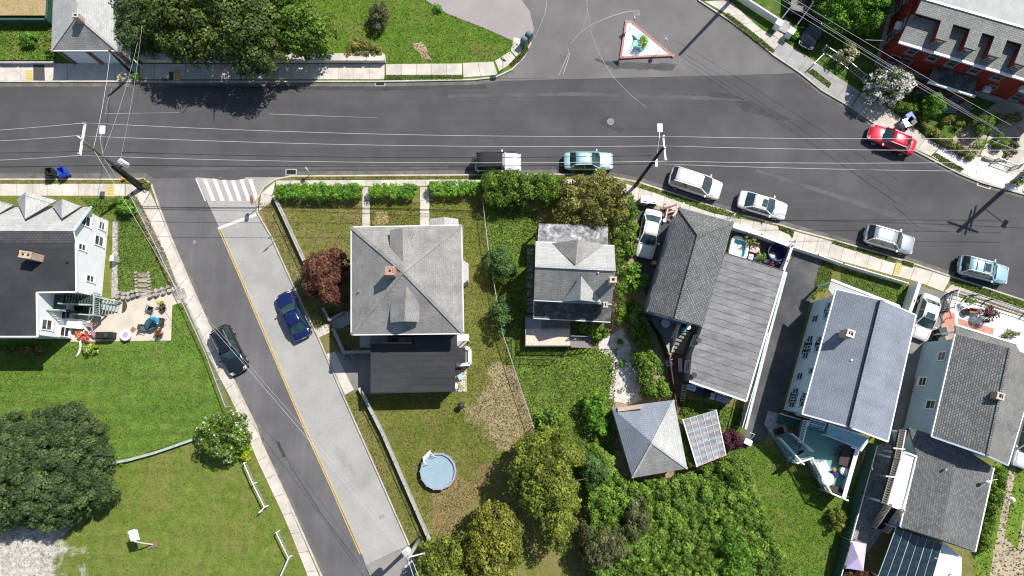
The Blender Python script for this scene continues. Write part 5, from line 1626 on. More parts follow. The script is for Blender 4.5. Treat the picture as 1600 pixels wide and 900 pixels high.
chimney(t, (40, 398), 5.2, 6.9, (1.05, .6), 'brick_tan', 2, R(-8), 'brick_tan')
pipe(t, (106, 410), U, .2, .08, 'black_metal')
for s, z, w_, h_ in ((.12, 3.6, .8, 1.2), (.30, 1.4, .8, 1.2), (.45, 3.8, .45, .9), (.80, 2.2, .5, 1.0), (.10, 1.2, .6, .8)):
    window(t, sh[2], sh[1], 1 - s, z, w_, h_)
window(t, sh[4], sh[3], .25, 3.9, .8, 1.2); window(t, sh[4], sh[3], .55, 1.5, .8, 1.1); window(t, sh[4], sh[3], .15, 1.4, .8, 1.1)
for s in (.2, .5, .8): window(t, sh[5], sh[4], s, 3.8)
for x_ in (114, 109): pass
# sloped bulkhead wing at the foot of the wall
MB().faces3([[P(101, 497, 1.5), P(128, 499, 1.3), P(128, 514, 1.1), P(103, 512, 1.3)]], .12).build('bulkhead_roof', 'siding_white', t)
b_ = MB().prism(PL([(103, 498), (127, 500), (127, 513), (105, 511)], 1.1), 0, 1.1).build('bulkhead', 'siding_white', t)

# --- pale roofed garage top left
E = 3.1
t = thing('street_garage', P(130, 50, 0), 'white two bay garage with pale hip roof fronting the street', 'garage')
g = [(84, -40, E), (178, -30, E), (183, 79, E), (80, 79, E)]
pk = (119, 24, 5.0)
roof(t, [[g[0], g[1], (122, 5, 5.0)], [g[1], g[2], pk, (122, 5, 5.0)], [g[3], g[0], (122, 5, 5.0), pk]], 'roof_pale'); roof(t, [[g[2], g[3], pk]], 'roof_south_shaded')
for q in (g[2], g[3]): ridgecap(t, [q, pk], 'roof_pale', .2)
fpH = inset([P(*q) for q in g], .3)
walls(t, fpH, 0, E - .1, 'siding_white')
eave_trim(t, [g[3], g[2]], 'white_trim', .12)
chimney(t, (118, 24), 4, 5.6, (.55, .45), 'brick_tan', 1)
fpH = [Vector((p.x, p.y, 0)) for p in fpH]
si = min(range(4), key=lambda i: fpH[i].y + fpH[(i + 1) % 4].y)
sa, sb = fpH[si], fpH[(si + 1) % 4]
if sa.x > sb.x: sa, sb = sb, sa
dd = (sb - sa).normalized(); nn = Vector((dd.y, -dd.x, 0)); L_ = (sb - sa).length
for c in (.02, .5, .98):
    q = sa.lerp(sb, c) + nn * .1; MB().box((q.x, q.y, 1.45), .3, .25, 2.9).build('pilaster', 'wood_brown', t)
for c in (.26, .74):
    q = sa.lerp(sb, c) + nn * .03
    dr = MB().box((q.x, q.y, 1.2), L_ * .42, .06, 2.3).build('garage_door', 'white_paint', t)
    for k in range(4): MB().box((q.x, q.y - .04, .35 + k * .56), L_ * .40, .03, .48).build('door_panel', 'white_paint', dr)
# dark porch steps top right
t = thing('dark_porch', P(1240, 10, 0), 'black painted porch with white rails at the top edge of the photo', 'porch')
zz = 1.3
MB().prism(PL([(1238, -40), (1280, -30), (1262, 22), (1236, 14)], zz), 0, zz).build('platform', 'black_paint', t)
stairs(t, P(1234, 32, 0), P(1248, 12, 1.2), 2.2, .1, 1.25, 'black_paint', n=6)
for a, b in (((1226, 23), (1244, 0)), ((1247, 37), (1272, 2))):
    A_, B_ = P(*a, .95), P(*b, 2.2)
    MB().bar(A_, B_, .09, .08).build('handrail', 'white_trim', t)
    for k in range(5):
        q = A_.lerp(B_, k / 4); MB().box((q.x, q.y, q.z - .45), .07, .07, .9).build('post', 'white_trim', t)
# ------------------------------------------------------------------ trees and shrubs
T = tree
T('broadleaf_tree', [(228, -80), (215, 10), (222, 48), (250, 84), (290, 98), (330, 100), (372, 112), (410, 116), (440, 100), (455, 60), (440, 10), (470, -80), (350, -110)], 2.2, 8.0,
  'leaf_shadegreen', 'large spreading dark green tree whose shadow falls on the main road', zmid=4.5, lobe=1.1, leaf=.27, dens=1.5, trunk=.25, limbs=9)
T('broadleaf_tree', [(430, -60), (440, 20), (428, 70), (452, 92), (490, 88), (528, 72), (530, 45), (500, 22), (478, -10), (470, -60)], 1.5, 5.6,
  'leaf_mid', 'leafy bright green tree at the right end of the dark clump beside the lawn', zmid=3.0, lobe=.8, leaf=.26, dens=1.3, trunk=.16)
T('shade_tree', [(182, -60), (184, 10), (183, 50), (188, 70), (212, 88), (238, 84), (240, 40), (230, -60)], 1.0, 4.4,
  'leaf_dark', 'small dark tree squeezed between the pale roofed garage and the big tree', zmid=2.5, lobe=.7, leaf=.2, dens=1.3, trunk=.12)
T('shrub', blob(196, 76, 14, 10), .3, 1.5, 'leaf_vivid', 'bright green bush at the corner of the pale roofed garage', 'shrub', lobe=.5, leaf=.17, dens=1.5, trunk=0)
T('purple_shrub', [(576, 22), (582, 12), (596, 4), (606, 8), (608, 26), (602, 42), (590, 50), (578, 42)], .2, 2.0, 'leaf_brown', 'brownish purple shrub standing alone in the north lawn', 'shrub', lobe=.45, leaf=.15, dens=1.4, trunk=.05)
T('shrub_row', [(536, 78), (545, 62), (560, 58), (580, 64), (596, 76), (600, 88), (560, 90), (536, 90)], .2, 1.4, ['leaf_olive'], 'pale green shrubs spilling along the top of the north wall', 'shrub', lobe=.45, leaf=.13, dens=1.6, trunk=0)
T('maple_tree', [(474, 440), (472, 420), (480, 402), (500, 394), (520, 388), (540, 392), (546, 412), (549, 440), (546, 462), (530, 480), (510, 478), (492, 470), (478, 458)], 1.0, 4.4, 'leaf_red', 'dark red Japanese maple beside the grey hip roofed house', 'tree', zmid=2.2, lobe=.62, leaf=.17, dens=1.7, trunk=.12)
# hedges
for px, lab in (([(431, 288), (500, 285), (566, 287), (566, 311), (500, 314), (428, 311)], 'longest clipped green hedge segment, nearest the side street'),
                ([(575, 287), (620, 285), (653, 288), (654, 309), (615, 311), (574, 308)], 'short clipped green hedge between the two front walks'),
                ([(668, 284), (710, 281), (752, 284), (752, 305), (715, 308), (668, 305)], 'clipped green hedge just right of the second front walk')):
    T('hedge', px, .1, 1.35, 'leaf_vivid', lab, 'hedge', group='clipped hedges along the front pavement', zmid=1.0, lobe=.36, leaf=.13, dens=1.9, flat=.35, jit=.12, trunk=0)
T('large_shrub', [(753, 272), (790, 266), (830, 268), (876, 272), (884, 290), (876, 318), (850, 322), (815, 320), (780, 324), (756, 314), (750, 290)], .2, 3.2, 'leaf_mid', 'big overgrown dark green shrub mass between the hedge and the olive tree', 'shrub', zmid=2.0, lobe=.62, leaf=.16, dens=1.7, trunk=.08)
T('olive_tree', [(862, 345), (868, 300), (884, 268), (915, 270), (942, 262), (968, 278), (992, 290), (980, 306), (984, 335), (968, 350), (945, 362), (918, 352), (892, 348), (872, 352)], 1.0, 4.8, ['leaf_olive', 'bark'], 'olive brown loose crowned tree overhanging the pavement and parked aqua car', zmid=3.2, lobe=.72, leaf=.19, dens=1.25, flower=.06, trunk=.18, limbs=10)
T('shrub', blob(783, 413, 25, 31, jit=.16), .2, 2.8, 'leaf_bluegreen', 'round blue green shrub along the wire fence, nearer the street', 'shrub', zmid=1.7, lobe=.6, leaf=.15, dens=1.6, trunk=.08)
T('shrub', blob(786, 487, 20, 34, jit=.2), .2, 3.0, 'leaf_bluegreen', 'taller ragged blue green shrub along the wire fence, farther from the street', 'shrub', zmid=1.8, lobe=.58, leaf=.15, dens=1.5, trunk=.08)
T('leafy_shrub', blob(992, 432, 22, 26, jit=.2), .2, 2.4, 'leaf_vivid', 'large leaved bright green shrub below the white sedan parked between houses', 'shrub', zmid=1.6, lobe=.55, leaf=.3, dens=1.3, trunk=.06)
for px, lab, m_ in (([(962, 302), (985, 300), (998, 312), (1000, 350), (994, 395), (978, 410), (968, 380), (966, 335)], 'tall ragged bushes between the small grey house and the white sedan', 'leaf_mid'),
                    ([(955, 360), (970, 355), (976, 400), (980, 440), (975, 500), (960, 520), (958, 470), (962, 420)], 'thin green shrubs hugging the east wall of the small grey house', 'leaf_mid'),
                    ([(985, 455), (1010, 485), (1020, 530), (1015, 545), (1000, 545), (982, 520), (975, 490)], 'dark green vines beside the slate walled yard', 'leaf_mid')):
    T('shrub', px, .2, 2.2, m_, lab, 'shrub', zmid=1.4, lobe=.55, leaf=.17, dens=1.4, trunk=0)
T('vine_mass', [(988, 540), (1015, 542), (1032, 560), (1040, 590), (1052, 612), (1050, 626), (1020, 628), (1002, 618), (995, 585), (984, 560)], .2, 2.6, 'leaf_mid', 'tangled green vine mass between gravel path and brick path', 'shrub', zmid=1.6, lobe=.55, leaf=.17, dens=1.5, trunk=0)
T('vine_mass', [(1052, 640), (1066, 655), (1078, 690), (1086, 730), (1072, 728), (1060, 690)], .2, 2.0, 'leaf_mid', 'narrow green vines filling the gap between garage and glasshouse', 'shrub', lobe=.45, leaf=.16, dens=1.5, trunk=0)
for c, r, lab in (((968, 535), 6, 'weed tuft at the top of the gravel path'), ((970, 567), 7, 'weed tuft midway down the gravel path'), ((958, 576), 5, 'smallest weed tuft left of the gravel path'), ((975, 608), 6, 'weed tuft at the foot of the gravel path')):
    T('weed_tuft', blob(c[0], c[1], r), .1, .5, 'leaf_vivid', lab, 'weed', lobe=.3, leaf=.12, dens=1.5, trunk=0)
T('tall_grass_shrub', [(905, 625), (925, 608), (950, 612), (952, 650), (945, 690), (928, 680), (912, 655)], .1, 2.4, 'leaf_vivid', 'feathery tall green shrub in the rear of the weedy yard', 'shrub', lobe=.5, leaf=.2, dens=1.4, trunk=0)
T('tall_grass_shrub', [(836, 645), (860, 635), (880, 650), (878, 675), (850, 690), (838, 668)], .1, 1.0, 'leaf_mid', 'clump of coarse tall grass beside the wire fence of the weedy yard', 'shrub', lobe=.4, leaf=.25, dens=1.2, trunk=0)
T('large_tree', [(815, 682), (850, 668), (885, 668), (912, 690), (915, 720), (905, 745), (908, 790), (900, 830), (880, 868), (862, 882), (840, 850), (822, 800), (800, 780), (792, 740), (798, 705)], 1.5, 7.5, 'leaf_yellow', 'large yellow green tree beside the worn lawn, standing between two shadows', zmid=4.5, lobe=.9, leaf=.2, dens=1.6, trunk=.24)
T('large_tree', [(770, 778), (800, 790), (818, 820), (818, 860), (800, 910), (770, 960), (735, 930), (722, 880), (728, 830), (745, 790)], 1.5, 6.2, 'leaf_gold', 'golden tinged tree at the bottom edge left of the large yellow green tree', zmid=3.6, lobe=.72, leaf=.18, dens=1.6, trunk=.2)
T('large_tree', [(650, 860), (668, 845), (700, 838), (728, 822), (752, 830), (760, 880), (745, 960), (690, 1010), (655, 960), (648, 900)], 1.2, 4.6, 'leaf_yellow', 'rounded yellow green tree in the corner behind the grey utility pole', zmid=2.8, lobe=.68, leaf=.18, dens=1.6, trunk=.18)
# thicket of saplings and brambles
T('thicket', [(905, 700), (925, 690), (960, 712), (975, 745), (1000, 752), (1075, 738), (1092, 730), (1130, 715), (1150, 706), (1168, 716), (1185, 770), (1205, 820), (1228, 870), (1245, 930), (1240, 1010), (900, 1010), (925, 900), (905, 880), (912, 820), (915, 760)], .2, 2.4, 'leaf_bramble', 'broad green thicket of brambles and saplings filling the bottom centre lots', 'thicket', zmid=1.5, lobe=.5, leaf=.165, dens=2.1, flat=.8, jit=.45, trunk=0)
for px, z, m_, lab in (([(905, 715), (925, 705), (948, 720), (952, 745), (930, 765), (908, 760)], 4.0, 'leaf_bluegreen', 'dull dark sapling right of the large yellow green tree'),
                       ([(905, 822), (940, 815), (975, 830), (985, 860), (960, 885), (925, 888), (903, 866)], 4.2, 'leaf_brown', 'greyish brown half dead sapling at the thicket’s shaded corner'),
                       ([(985, 772), (1008, 775), (1016, 812), (1006, 845), (986, 850), (972, 820)], 3.9, 'leaf_brown', 'browned sapling in the middle of the thicket'),
                       ([(1130, 835), (1155, 828), (1175, 860), (1170, 905), (1140, 915), (1118, 880)], 3.9, 'leaf_vivid', 'lime tinged sapling near the bottom right of the thicket'),
                       ([(1115, 725), (1140, 706), (1166, 718), (1172, 745), (1150, 765), (1122, 755)], 3.4, 'leaf_mid', 'dark sapling at the top right corner of the thicket')):
    T('sapling', px, .8, z, m_, lab, 'tree', lobe=.6, leaf=.17, dens=1.4, trunk=.08)
T('dark_tree', [(-90, 640), (-20, 650), (25, 640), (60, 640), (95, 628), (135, 626), (142, 650), (158, 668), (162, 715), (178, 745), (172, 780), (150, 800), (118, 815), (80, 835), (30, 828), (-20, 835), (-90, 820)], 1.2, 6.2, 'leaf_dark', 'very large dense dark blue green tree at the left edge', zmid=3.4, lobe=.75, leaf=.15, dens=2.2, trunk=.3, rough=.4)
T('flowering_shrub', [(306, 690), (305, 668), (320, 648), (345, 640), (372, 645), (385, 662), (388, 690), (375, 712), (350, 728), (325, 720)], .3, 3.4, ['leaf_mid', 'petal_white'], 'white blossomed bushy tree at the end of the wall beside the side street', zmid=2.0, lobe=.6, leaf=.19, dens=1.4, flower=.07, trunk=.1)
T('lime_shrub', [(370, 700), (385, 690), (394, 702), (390, 722), (374, 720)], .2, .9, 'leaf_lime', 'lime yellow low shrub below the white blossomed bushy tree', 'shrub', lobe=.35, leaf=.12, dens=1.6, trunk=0)
T('weed_tuft', blob(186, 725, 9, 6), .1, .6, 'leaf_vivid', 'green weed tuft against the low wall next to the large dark tree', 'weed', lobe=.3, leaf=.15, dens=1.5, trunk=0)
T('round_shrub', blob(196, 319, 17, 15, jit=.06), .2, 1.7, 'leaf_vivid', 'round clipped green bush under the wooden utility pole guy wires', 'shrub', zmid=1.1, lobe=.6, leaf=.16, dens=2.4, trunk=.05, jit=.1)
T('round_shrub', blob(1307, 811, 13, 19, jit=.06, rot=.15), .2, 1.6, 'leaf_yellow', 'small oval yellow green bush alone on the lower right lawn', 'shrub', zmid=1.0, lobe=.55, leaf=.13, dens=2.6, trunk=.05, jit=.1)
T('round_shrub', blob(1003, 66, 9, 9, jit=.05), .3, 1.4, 'leaf_lime', 'lime green ball shrub planted in the middle of the triangle traffic island', 'shrub', lobe=.35, leaf=.13, dens=1.8, trunk=0, zmid=.9)
T('white_flowering_tree', blob(1388, 131, 37, 29, jit=.07, rot=.2), .8, 3.4, ['leaf_shadegreen', 'petal_white'], 'round hydrangea tree covered in white flowers in front of the dark red brick house', zmid=2.2, lobe=.6, leaf=.21, dens=1.8, flower=.6, trunk=.1)
T('cream_flowering_shrub', blob(1324, 82, 19, 15, jit=.2), .3, 2.2, ['leaf_olive', 'petal_cream'], 'loose cream coloured flowering shrub inside the iron fence', 'shrub', lobe=.5, leaf=.17, dens=1.1, flower=.55, trunk=.05)
T('green_tree', [(1275, -60), (1278, 0), (1290, 30), (1310, 45), (1345, 40), (1370, 46), (1385, 30), (1402, 8), (1410, -60)], 1.2, 5.2, 'leaf_vivid', 'leafy green tree at the top edge beside the dark red brick house', zmid=3.2, lobe=.75, leaf=.22, dens=1.4, trunk=.16)
for c, r, z, m_, lab in (((1456, 164), (18, 20), 2.4, 'leaf_vivid', 'bright green bush in front of the charcoal porch roof'),
                         ((1420, 166), (24, 12), 1.2, 'leaf_mid', 'low dark bush right of the white flowering tree'),
                         ((1533, 196), (19, 17), 2.2, 'leaf_mid', 'dark leafy bush beside the garden path'),
                         ((1484, 186), (13, 10), 1.2, 'leaf_olive', 'pale sage bush in the dry front garden'),
                         ((1500, 196), (9, 8), .9, 'leaf_yellow', 'small yellowish bush in the dry front garden'),
                         ((1580, 185), (14, 9), 1.3, 'leaf_olive', 'grey green bush at the upper right garden edge'),
                         ((1555, 185), (9, 10), .9, 'leaf_vivid', 'small bright bush next to the concrete corner of the brick house'),
                         ((1562, 222), (12, 14), 1.1, 'leaf_mid', 'bush inside the curved garden border'),
                         ((1583, 232), (9, 12), .8, 'leaf_brown', 'reddish brown plant inside the curved garden border'),
                         ((1532, 226), (11, 9), .9, 'leaf_vivid', 'low green plant left of the pale garden path'),
                         ((1592, 282), (11, 8), 1.2, 'leaf_mid', 'dark bush at the foot of the right edge utility pole'),
                         ((1240, 50), (11, 12), 1.0, 'leaf_vivid', 'green plant beside the white gate pillar'),
                         ((1512, 471), (8, 9), 1.1, 'leaf_vivid', 'small palm like green plant at the corner of the white gravel yard'),
                         ((1575, 522), (15, 8), .5, 'leaf_olive', 'sparse ground cover on the white gravel'),
                         ((1283, 455), (4, 8), 1.2, 'leaf_yellow', 'slim yellow green bush at the corner of the pale blue house')):
    T('garden_bush', blob(c[0], c[1], r[0], r[1], jit=.16), .15, z, m_, lab, 'shrub', lobe=.42, leaf=.14, dens=1.4, trunk=0)
T('garden_hedge', [(1432, 190), (1440, 188), (1470, 208), (1500, 226), (1526, 246), (1518, 252), (1490, 238), (1455, 214)], .1, .9, 'leaf_olive', 'low olive green border hedge behind the pavement beyond the red car', 'hedge', lobe=.32, leaf=.12, dens=1.5, trunk=0)
T('purple_shrub', blob(1543, 492, 14, 14, jit=.2), .2, 1.8, 'leaf_purple', 'dark purple shrub on the white gravel beside the slate blue house', 'shrub', lobe=.4, leaf=.13, dens=1.5, trunk=.05)
T('purple_shrub', blob(1142, 687, 20, 17, jit=.1), .3, 2.4, 'leaf_purple', 'dark purple shrub leaning over the corner of the glasshouse', 'shrub', lobe=.5, leaf=.14, dens=1.7, trunk=.07)
T('purple_shrub', [(1308, 900), (1315, 890), (1330, 884), (1350, 888), (1372, 895), (1380, 930), (1320, 940)], .3, 2.0, 'leaf_red', 'reddish purple shrub at the bottom edge below the lilac canopy', 'shrub', lobe=.45, leaf=.14, dens=1.5, trunk=.05)
T('weed_hedge', [(1550, 740), (1566, 720), (1572, 760), (1560, 800), (1548, 850), (1532, 880), (1528, 868), (1540, 800)], .1, 1.1, 'leaf_mid', 'long weedy green strip along the right wall of the low grey house', 'hedge', lobe=.38, leaf=.16, dens=1.4, trunk=0)
T('courtyard_plant', blob(1172, 378, 17, 7, jit=.2, rot=.3), .2, 1.2, 'leaf_olive', 'yellowing tall plants inside the white fenced courtyard', 'plant', lobe=.32, leaf=.18, dens=.9, trunk=0)
T('courtyard_plant', blob(1189, 400, 7, 9, jit=.2), .2, .9, 'leaf_vivid', 'bright green plant between pink toys and navy tub', 'plant', lobe=.3, leaf=.16, dens=1.2, trunk=0)
T('flower_bush', blob(142, 545, 12, 9, jit=.15), .15, 1.0, ['leaf_lime', 'petal_white'], 'yellow green flowering bush at the patio edge below the flag', 'shrub', lobe=.35, leaf=.14, dens=1.5, flower=.12, trunk=0)
T('ground_cover', [(1062, 632), (1078, 628), (1084, 640), (1074, 650), (1062, 650)], .1, .4, 'leaf_mid', 'round dark clump of ground cover above the glasshouse', 'plant', lobe=.3, leaf=.13, dens=1.5, trunk=0)
T('rose_bush', blob(1060, 672, 9, 10), .1, 1.1, 'leaf_mid', 'small green bush at the corner of garage and glasshouse', 'shrub', lobe=.35, leaf=.13, dens=1.5, trunk=0)
T('dark_bush', blob(40, 548, 40, 10, jit=.1), .1, .9, 'leaf_olive', 'low shaded bushes along the south wall of the white sided house', 'shrub', lobe=.4, leaf=.13, dens=1.2, trunk=0)
T('pole_weeds', blob(226, 287, 8, 9), .1, .8, 'leaf_olive', 'dry weed clump round the foot of the wooden utility pole', 'weed', lobe=.3, leaf=.14, dens=1.3, trunk=0)
T('pole_weeds', blob(213, 121, 12, 6), .1, .8, 'leaf_vivid', 'green weeds at the foot of the short pole by the garage', 'weed', lobe=.3, leaf=.14, dens=1.3, trunk=0)
T('pole_weeds', blob(190, 122, 6, 5), .1, .6, 'leaf_yellow', 'yellowish weeds at the kerb just left of the short pole', 'weed', lobe=.28, leaf=.12, dens=1.3, trunk=0)
T('pole_weeds', blob(256, 125, 6, 4), .1, .5, 'leaf_mid', 'small weeds at the kerb left of the yellow ramp pad under the tree', 'weed', lobe=.28, leaf=.12, dens=1.3, trunk=0)
for k, x in enumerate(range(0)): pass
# ------------------------------------------------------------------ vehicles on the streets
G = 'vehicles parked along the streets'
def jeep_extra(t, d):
    MB().box((d['xrf'] + .28, 0, d['hood'] + .02), .10, d['hw'] * 1.9, .1).build('cowl', 'paint_white', t, keep=True)
    m = MB().cyl((0, 0), .36, -.12, .12, 18)
    M = Matrix.Translation((d['re'] - .14, 0, 1.0)) @ Matrix.Rotation(R(90), 4, 'Y'); m.v = [M @ v for v in m.v]
    m.build('spare_wheel', 'tyre', t, keep=True)
    for s in (-1, 1):
        for x in (d['fr'] - .88, d['re'] + .92): MB().box((x, s * (d['hw'] + .03), .82), .95, .22, .06).build('fender_flare', 'car_black', t, keep=True)
    MB().box((d['fr'] + .08, 0, .6), .16, d['hw'] * 1.8, .2).build('bumper', 'alloy', t, keep=True)
car('parked_jeep', 'boxy', 'paint_white', 'white off-roader with black soft top at the kerb by the hedge', G, (742, 253), (811, 252), 'off-roader', roofmat='soft_top', extras=jeep_extra, z=1.0, soft=True, L=4.3)
car('parked_sedan', 'wagon', 'paint_aqua', 'pale aqua car parked under the edge of the olive tree', G, (882, 251), (957, 251), 'car', rails=False)
car('parked_minivan', 'minivan', 'paint_white', 'white minivan parked just right of the leaning utility pole', G, (1047, 273), (1127, 299), 'minivan', glassm='car_glass_dark')
car('parked_sedan', 'sedan', 'paint_white', 'white sedan with sunroof between the white minivan and the silver suv', G, (1154, 309), (1230, 331), 'car', sunroof=True)
car('parked_suv', 'suv', 'paint_silver', 'silver suv with roof rails above the yellow ramp pad', G, (1351, 363), (1429, 385), 'car', rails=True)
car('parked_suv', 'suv', 'paint_skyblue', 'pale sky blue suv with cross bars at the right end of the kerb', G, (1499, 412), (1575, 431), 'car', rails='bars', sunroof=True)
car('parked_hatchback', 'wagon', 'paint_red', 'bright red car at the opposite kerb by the blue bins', G, (1431, 232), (1358, 203), 'car', L=4.6)
car('parked_sedan', 'sedan', 'paint_white', 'white sedan squeezed in the yard between two houses', 'cars parked in yards', (1022, 329), (1007, 401), 'car')
car('parked_sedan', 'wagon', 'paint_white', 'white hatchback with red tail lamps in the drive beside the slate blue house', 'cars parked in yards', (1457, 462), (1437, 529), 'car', sunroof=True, L=4.4)
car('parked_suv', 'suv', 'paint_black', 'glossy black suv on the left side of the side street', G, (341, 512), (374, 581), 'car', rails=True)
car('parked_sedan', 'sedan', 'paint_navy', 'dark blue sedan on the pale half of the side street', G, (473, 526), (441, 460), 'car')
car('parked_sedan', 'sedan', 'paint_black', 'black car in deep shade below the black porch', 'cars parked in yards', (1282, 28), (1264, 62), 'car', L=4.3, zg=.1)
car('parked_van', 'suv', 'paint_white', 'white vehicle cut off by the right edge', 'cars parked in yards', (1612, 660), (1596, 722), 'car', L=4.8, zg=.1)

# ------------------------------------------------------------------ walls and fences
def cwall(name, px, z1, wd, mat, label, z0=0.0, cap=None):
    """masonry wall made of coping blocks on a body"""
    t = thing(name, P(px[0][0], px[0][1], z0), label, 'wall')
    strip('wall_body', px, z0, z1 - .08, wd * .85, mat, t)
    pts = PL(px, z1)
    for i in range(len(pts) - 1):
        a, b = pts[i], pts[i + 1]; L = (b - a).length; n = max(1, int(round(L / 1.8)))
        for k in range(n):
            p, q = a.lerp(b, k / n + .004), a.lerp(b, (k + 1) / n - .004)
            MB().bar(p - Vector((0, 0, .04)), q - Vector((0, 0, .04 + rnd.uniform(-.006, .006))), wd, .08).build('coping', cap or mat, t)
    return t
cwall('retaining_wall', [(427, 305), (440, 332), (478, 415), (484, 430)], .75, .28, 'concrete_cap', 'low concrete wall from the hedge corner down to the dark red maple')
cwall('retaining_wall', [(561, 606), (597, 676), (671, 845)], .75, .28, 'concrete_cap', 'long pale concrete wall along the worn yard beside the side street')
cwall('retaining_wall', [(520, 513), (537, 551), (579, 549)], .8, .3, 'concrete_grey', 'bent concrete wall beside the drive of the grey hip roofed house')
cwall('retaining_wall', [(504, 481), (514, 500), (536, 488)], .7, .22, 'concrete_grey', 'short bent concrete wall below the dark red maple')
cwall('retaining_wall', [(218, 88), (601, 89)], .9, .75, 'concrete', 'long concrete wall between the big tree and the north pavement')
cwall('retaining_wall', [(-200, 97), (84, 97)], .6, .2, 'concrete_grey', 'dark low wall left of the pale roofed garage')
cwall('garden_wall', [(165, 725), (200, 719), (240, 708), (275, 696), (303, 686)], .55, .22, 'paver_green', 'thin greenish curved wall between the two left lawns')
t = thing('entry_steps', P(530, 505, 0), 'shaded concrete entry steps between the two bent walls', 'steps')
for k in range(4):
    x = 516 + k * 8; y = 512 - k * 4
    MB().prism(PL([(x, y - 10), (x + 9, y - 14), (x + 16, y + 2), (x + 7, y + 6)], .12 + .13 * k), .0, .14 + .14 * k).build('step', 'concrete_grey', t)
MB().prism(PL([(537, 487), (550, 486), (550, 502), (546, 503)], .6), 0, .6).build('landing', 'concrete_grey', t)
t = thing('landing_slab', P(570, 533, 0), 'grey concrete landing below the eave of the hip roofed house', 'steps')
MB().prism(PL([(562, 524), (580, 524), (580, 543), (562, 543)], .35), 0, .35).build('landing', 'concrete_grey', t)

chainlink('chain_link_fence', [(754, 312), (763, 390), (785, 520), (834, 668)], 'wire mesh fence between the worn yard and the weedy yard', 1.3, rail='sign_grey')
chainlink('chain_link_fence', [(204, 308), (222, 342), (246, 390), (272, 446), (284, 472), (320, 550), (352, 636)], 'long wire mesh fence beside the side street pavement on the left', 1.2)
chainlink('chain_link_fence', [(432, 318), (482, 424)], 'short wire mesh fence on the low wall above the maple', .9, z=.7)
chainlink('chain_link_fence', [(566, 612), (600, 680), (668, 838)], 'wire mesh fence on top of the long pale concrete wall', .8, z=.7)
chainlink('chain_link_fence', [(800, 528), (800, 560), (868, 562), (880, 550)], 'low wire mesh fence behind the pale wooden deck', 1.0, rail='wood_dark')
# white pipe rail fences lower left
for px, lab in (([(387, 722), (401, 754), (419, 790), (411, 798)], 'upper piece of white pipe rail fence at the lower left lawn'), ([(437, 829), (456, 868), (441, 902)], 'lower bent piece of white pipe rail fence at the bottom of the lawn')):
    t = thing('rail_fence', P(px[0][0], px[0][1], .1), lab, 'fence')
    pts = PL(px, .1)
    for p in pts: MB().tube([p, p + Vector((0, 0, .95))], .06, 8).build('post', 'white_paint', t)
    for i in range(len(pts) - 1):
        for h in (.9, .45): MB().bar(pts[i] + Vector((0, 0, h)), pts[i + 1] + Vector((0, 0, h)), .08, .06).build('rail', 'white_paint' if h > .6 else 'wood_grey', t)
# white courtyard fence + grey vinyl fence along the dark drive
boardfence('courtyard_fence', [(1146, 352), (1190, 366), (1238, 384)], 'bright white board fence of the pool courtyard facing the pavement', 1.5, cap=.45)
boardfence('courtyard_fence', [(1238, 384), (1230, 408), (1224, 424)], 'short white fence side between courtyard and dark drive', 1.5, cap=.22)
t = thing('vinyl_fence', P(1215, 450, 0), 'long grey green panel fence with evenly spaced posts beside the dark drive', 'fence')
pts = [Vector((p.x, p.y, .1)) for p in PL([(1224, 428), (1199, 520), (1161, 670)], 1.3)]
for i in range(2):
    a, b = pts[i], pts[i + 1]; n = int((b - a).length / 1.25)
    for k in range(n):
        p, q = a.lerp(b, k / n), a.lerp(b, (k + 1) / n)
        MB().bar(p.lerp(q, .06) + Vector((0, 0, .95)), p.lerp(q, .94) + Vector((0, 0, .95)), .05, 1.7).build('panel', 'vinyl_grey', t)
        MB().box((p.x, p.y, 1.0), .14, .14, 1.95, R(-17)).build('post', 'vinyl_white', t)
        MB().bar(p + Vector((0, 0, 1.86)), q + Vector((0, 0, 1.86)), .22, .07).build('rail', 'vinyl_grey', t)
t = thing('white_pipe_rail', P(1185, 560, 0), 'white pipe rail along the top of the grey green fence', 'rail')
MB().tube([P(1200, 520, 2.1), P(1180, 600, 2.1), P(1160, 668, 2.1)], .04, 6).build('rail', 'white_paint', t)
for s in (0, .33, .66, 1): q = P(1200, 520, 2.1).lerp(P(1160, 668, 2.1), s); MB().box(q - Vector((0, 0, 1)), .05, .05, 2.0).build('post', 'white_paint', t)
boardfence('white_fence', [(1240, 386), (1278, 398), (1318, 412), (1418, 442)], 'long low white fence on a kerb in front of the pale blue house', .9, cap=.08, bw=.2)
boardfence('white_fence', [(1437, 442), (1428, 470), (1420, 492)], 'tall bluish white fence side between porch lawn and hatchback drive', 1.7, mat='vinyl_white', cap=.30)
boardfence('dark_fence', [(1371, 695), (1348, 770), (1313, 905)], 'long dark green board fence with thin white top rail at the lower right', 1.6, mat='green_wall', cap=.10)
MB().bar(P(1371, 695, 1.7) + Vector((0, 0, .05)), P(1313, 905, 1.7) + Vector((0, 0, .05)), .07, .03).build('top_rail', 'white_paint', [o for o in COL.objects if o.name.startswith('dark_fence')][0])
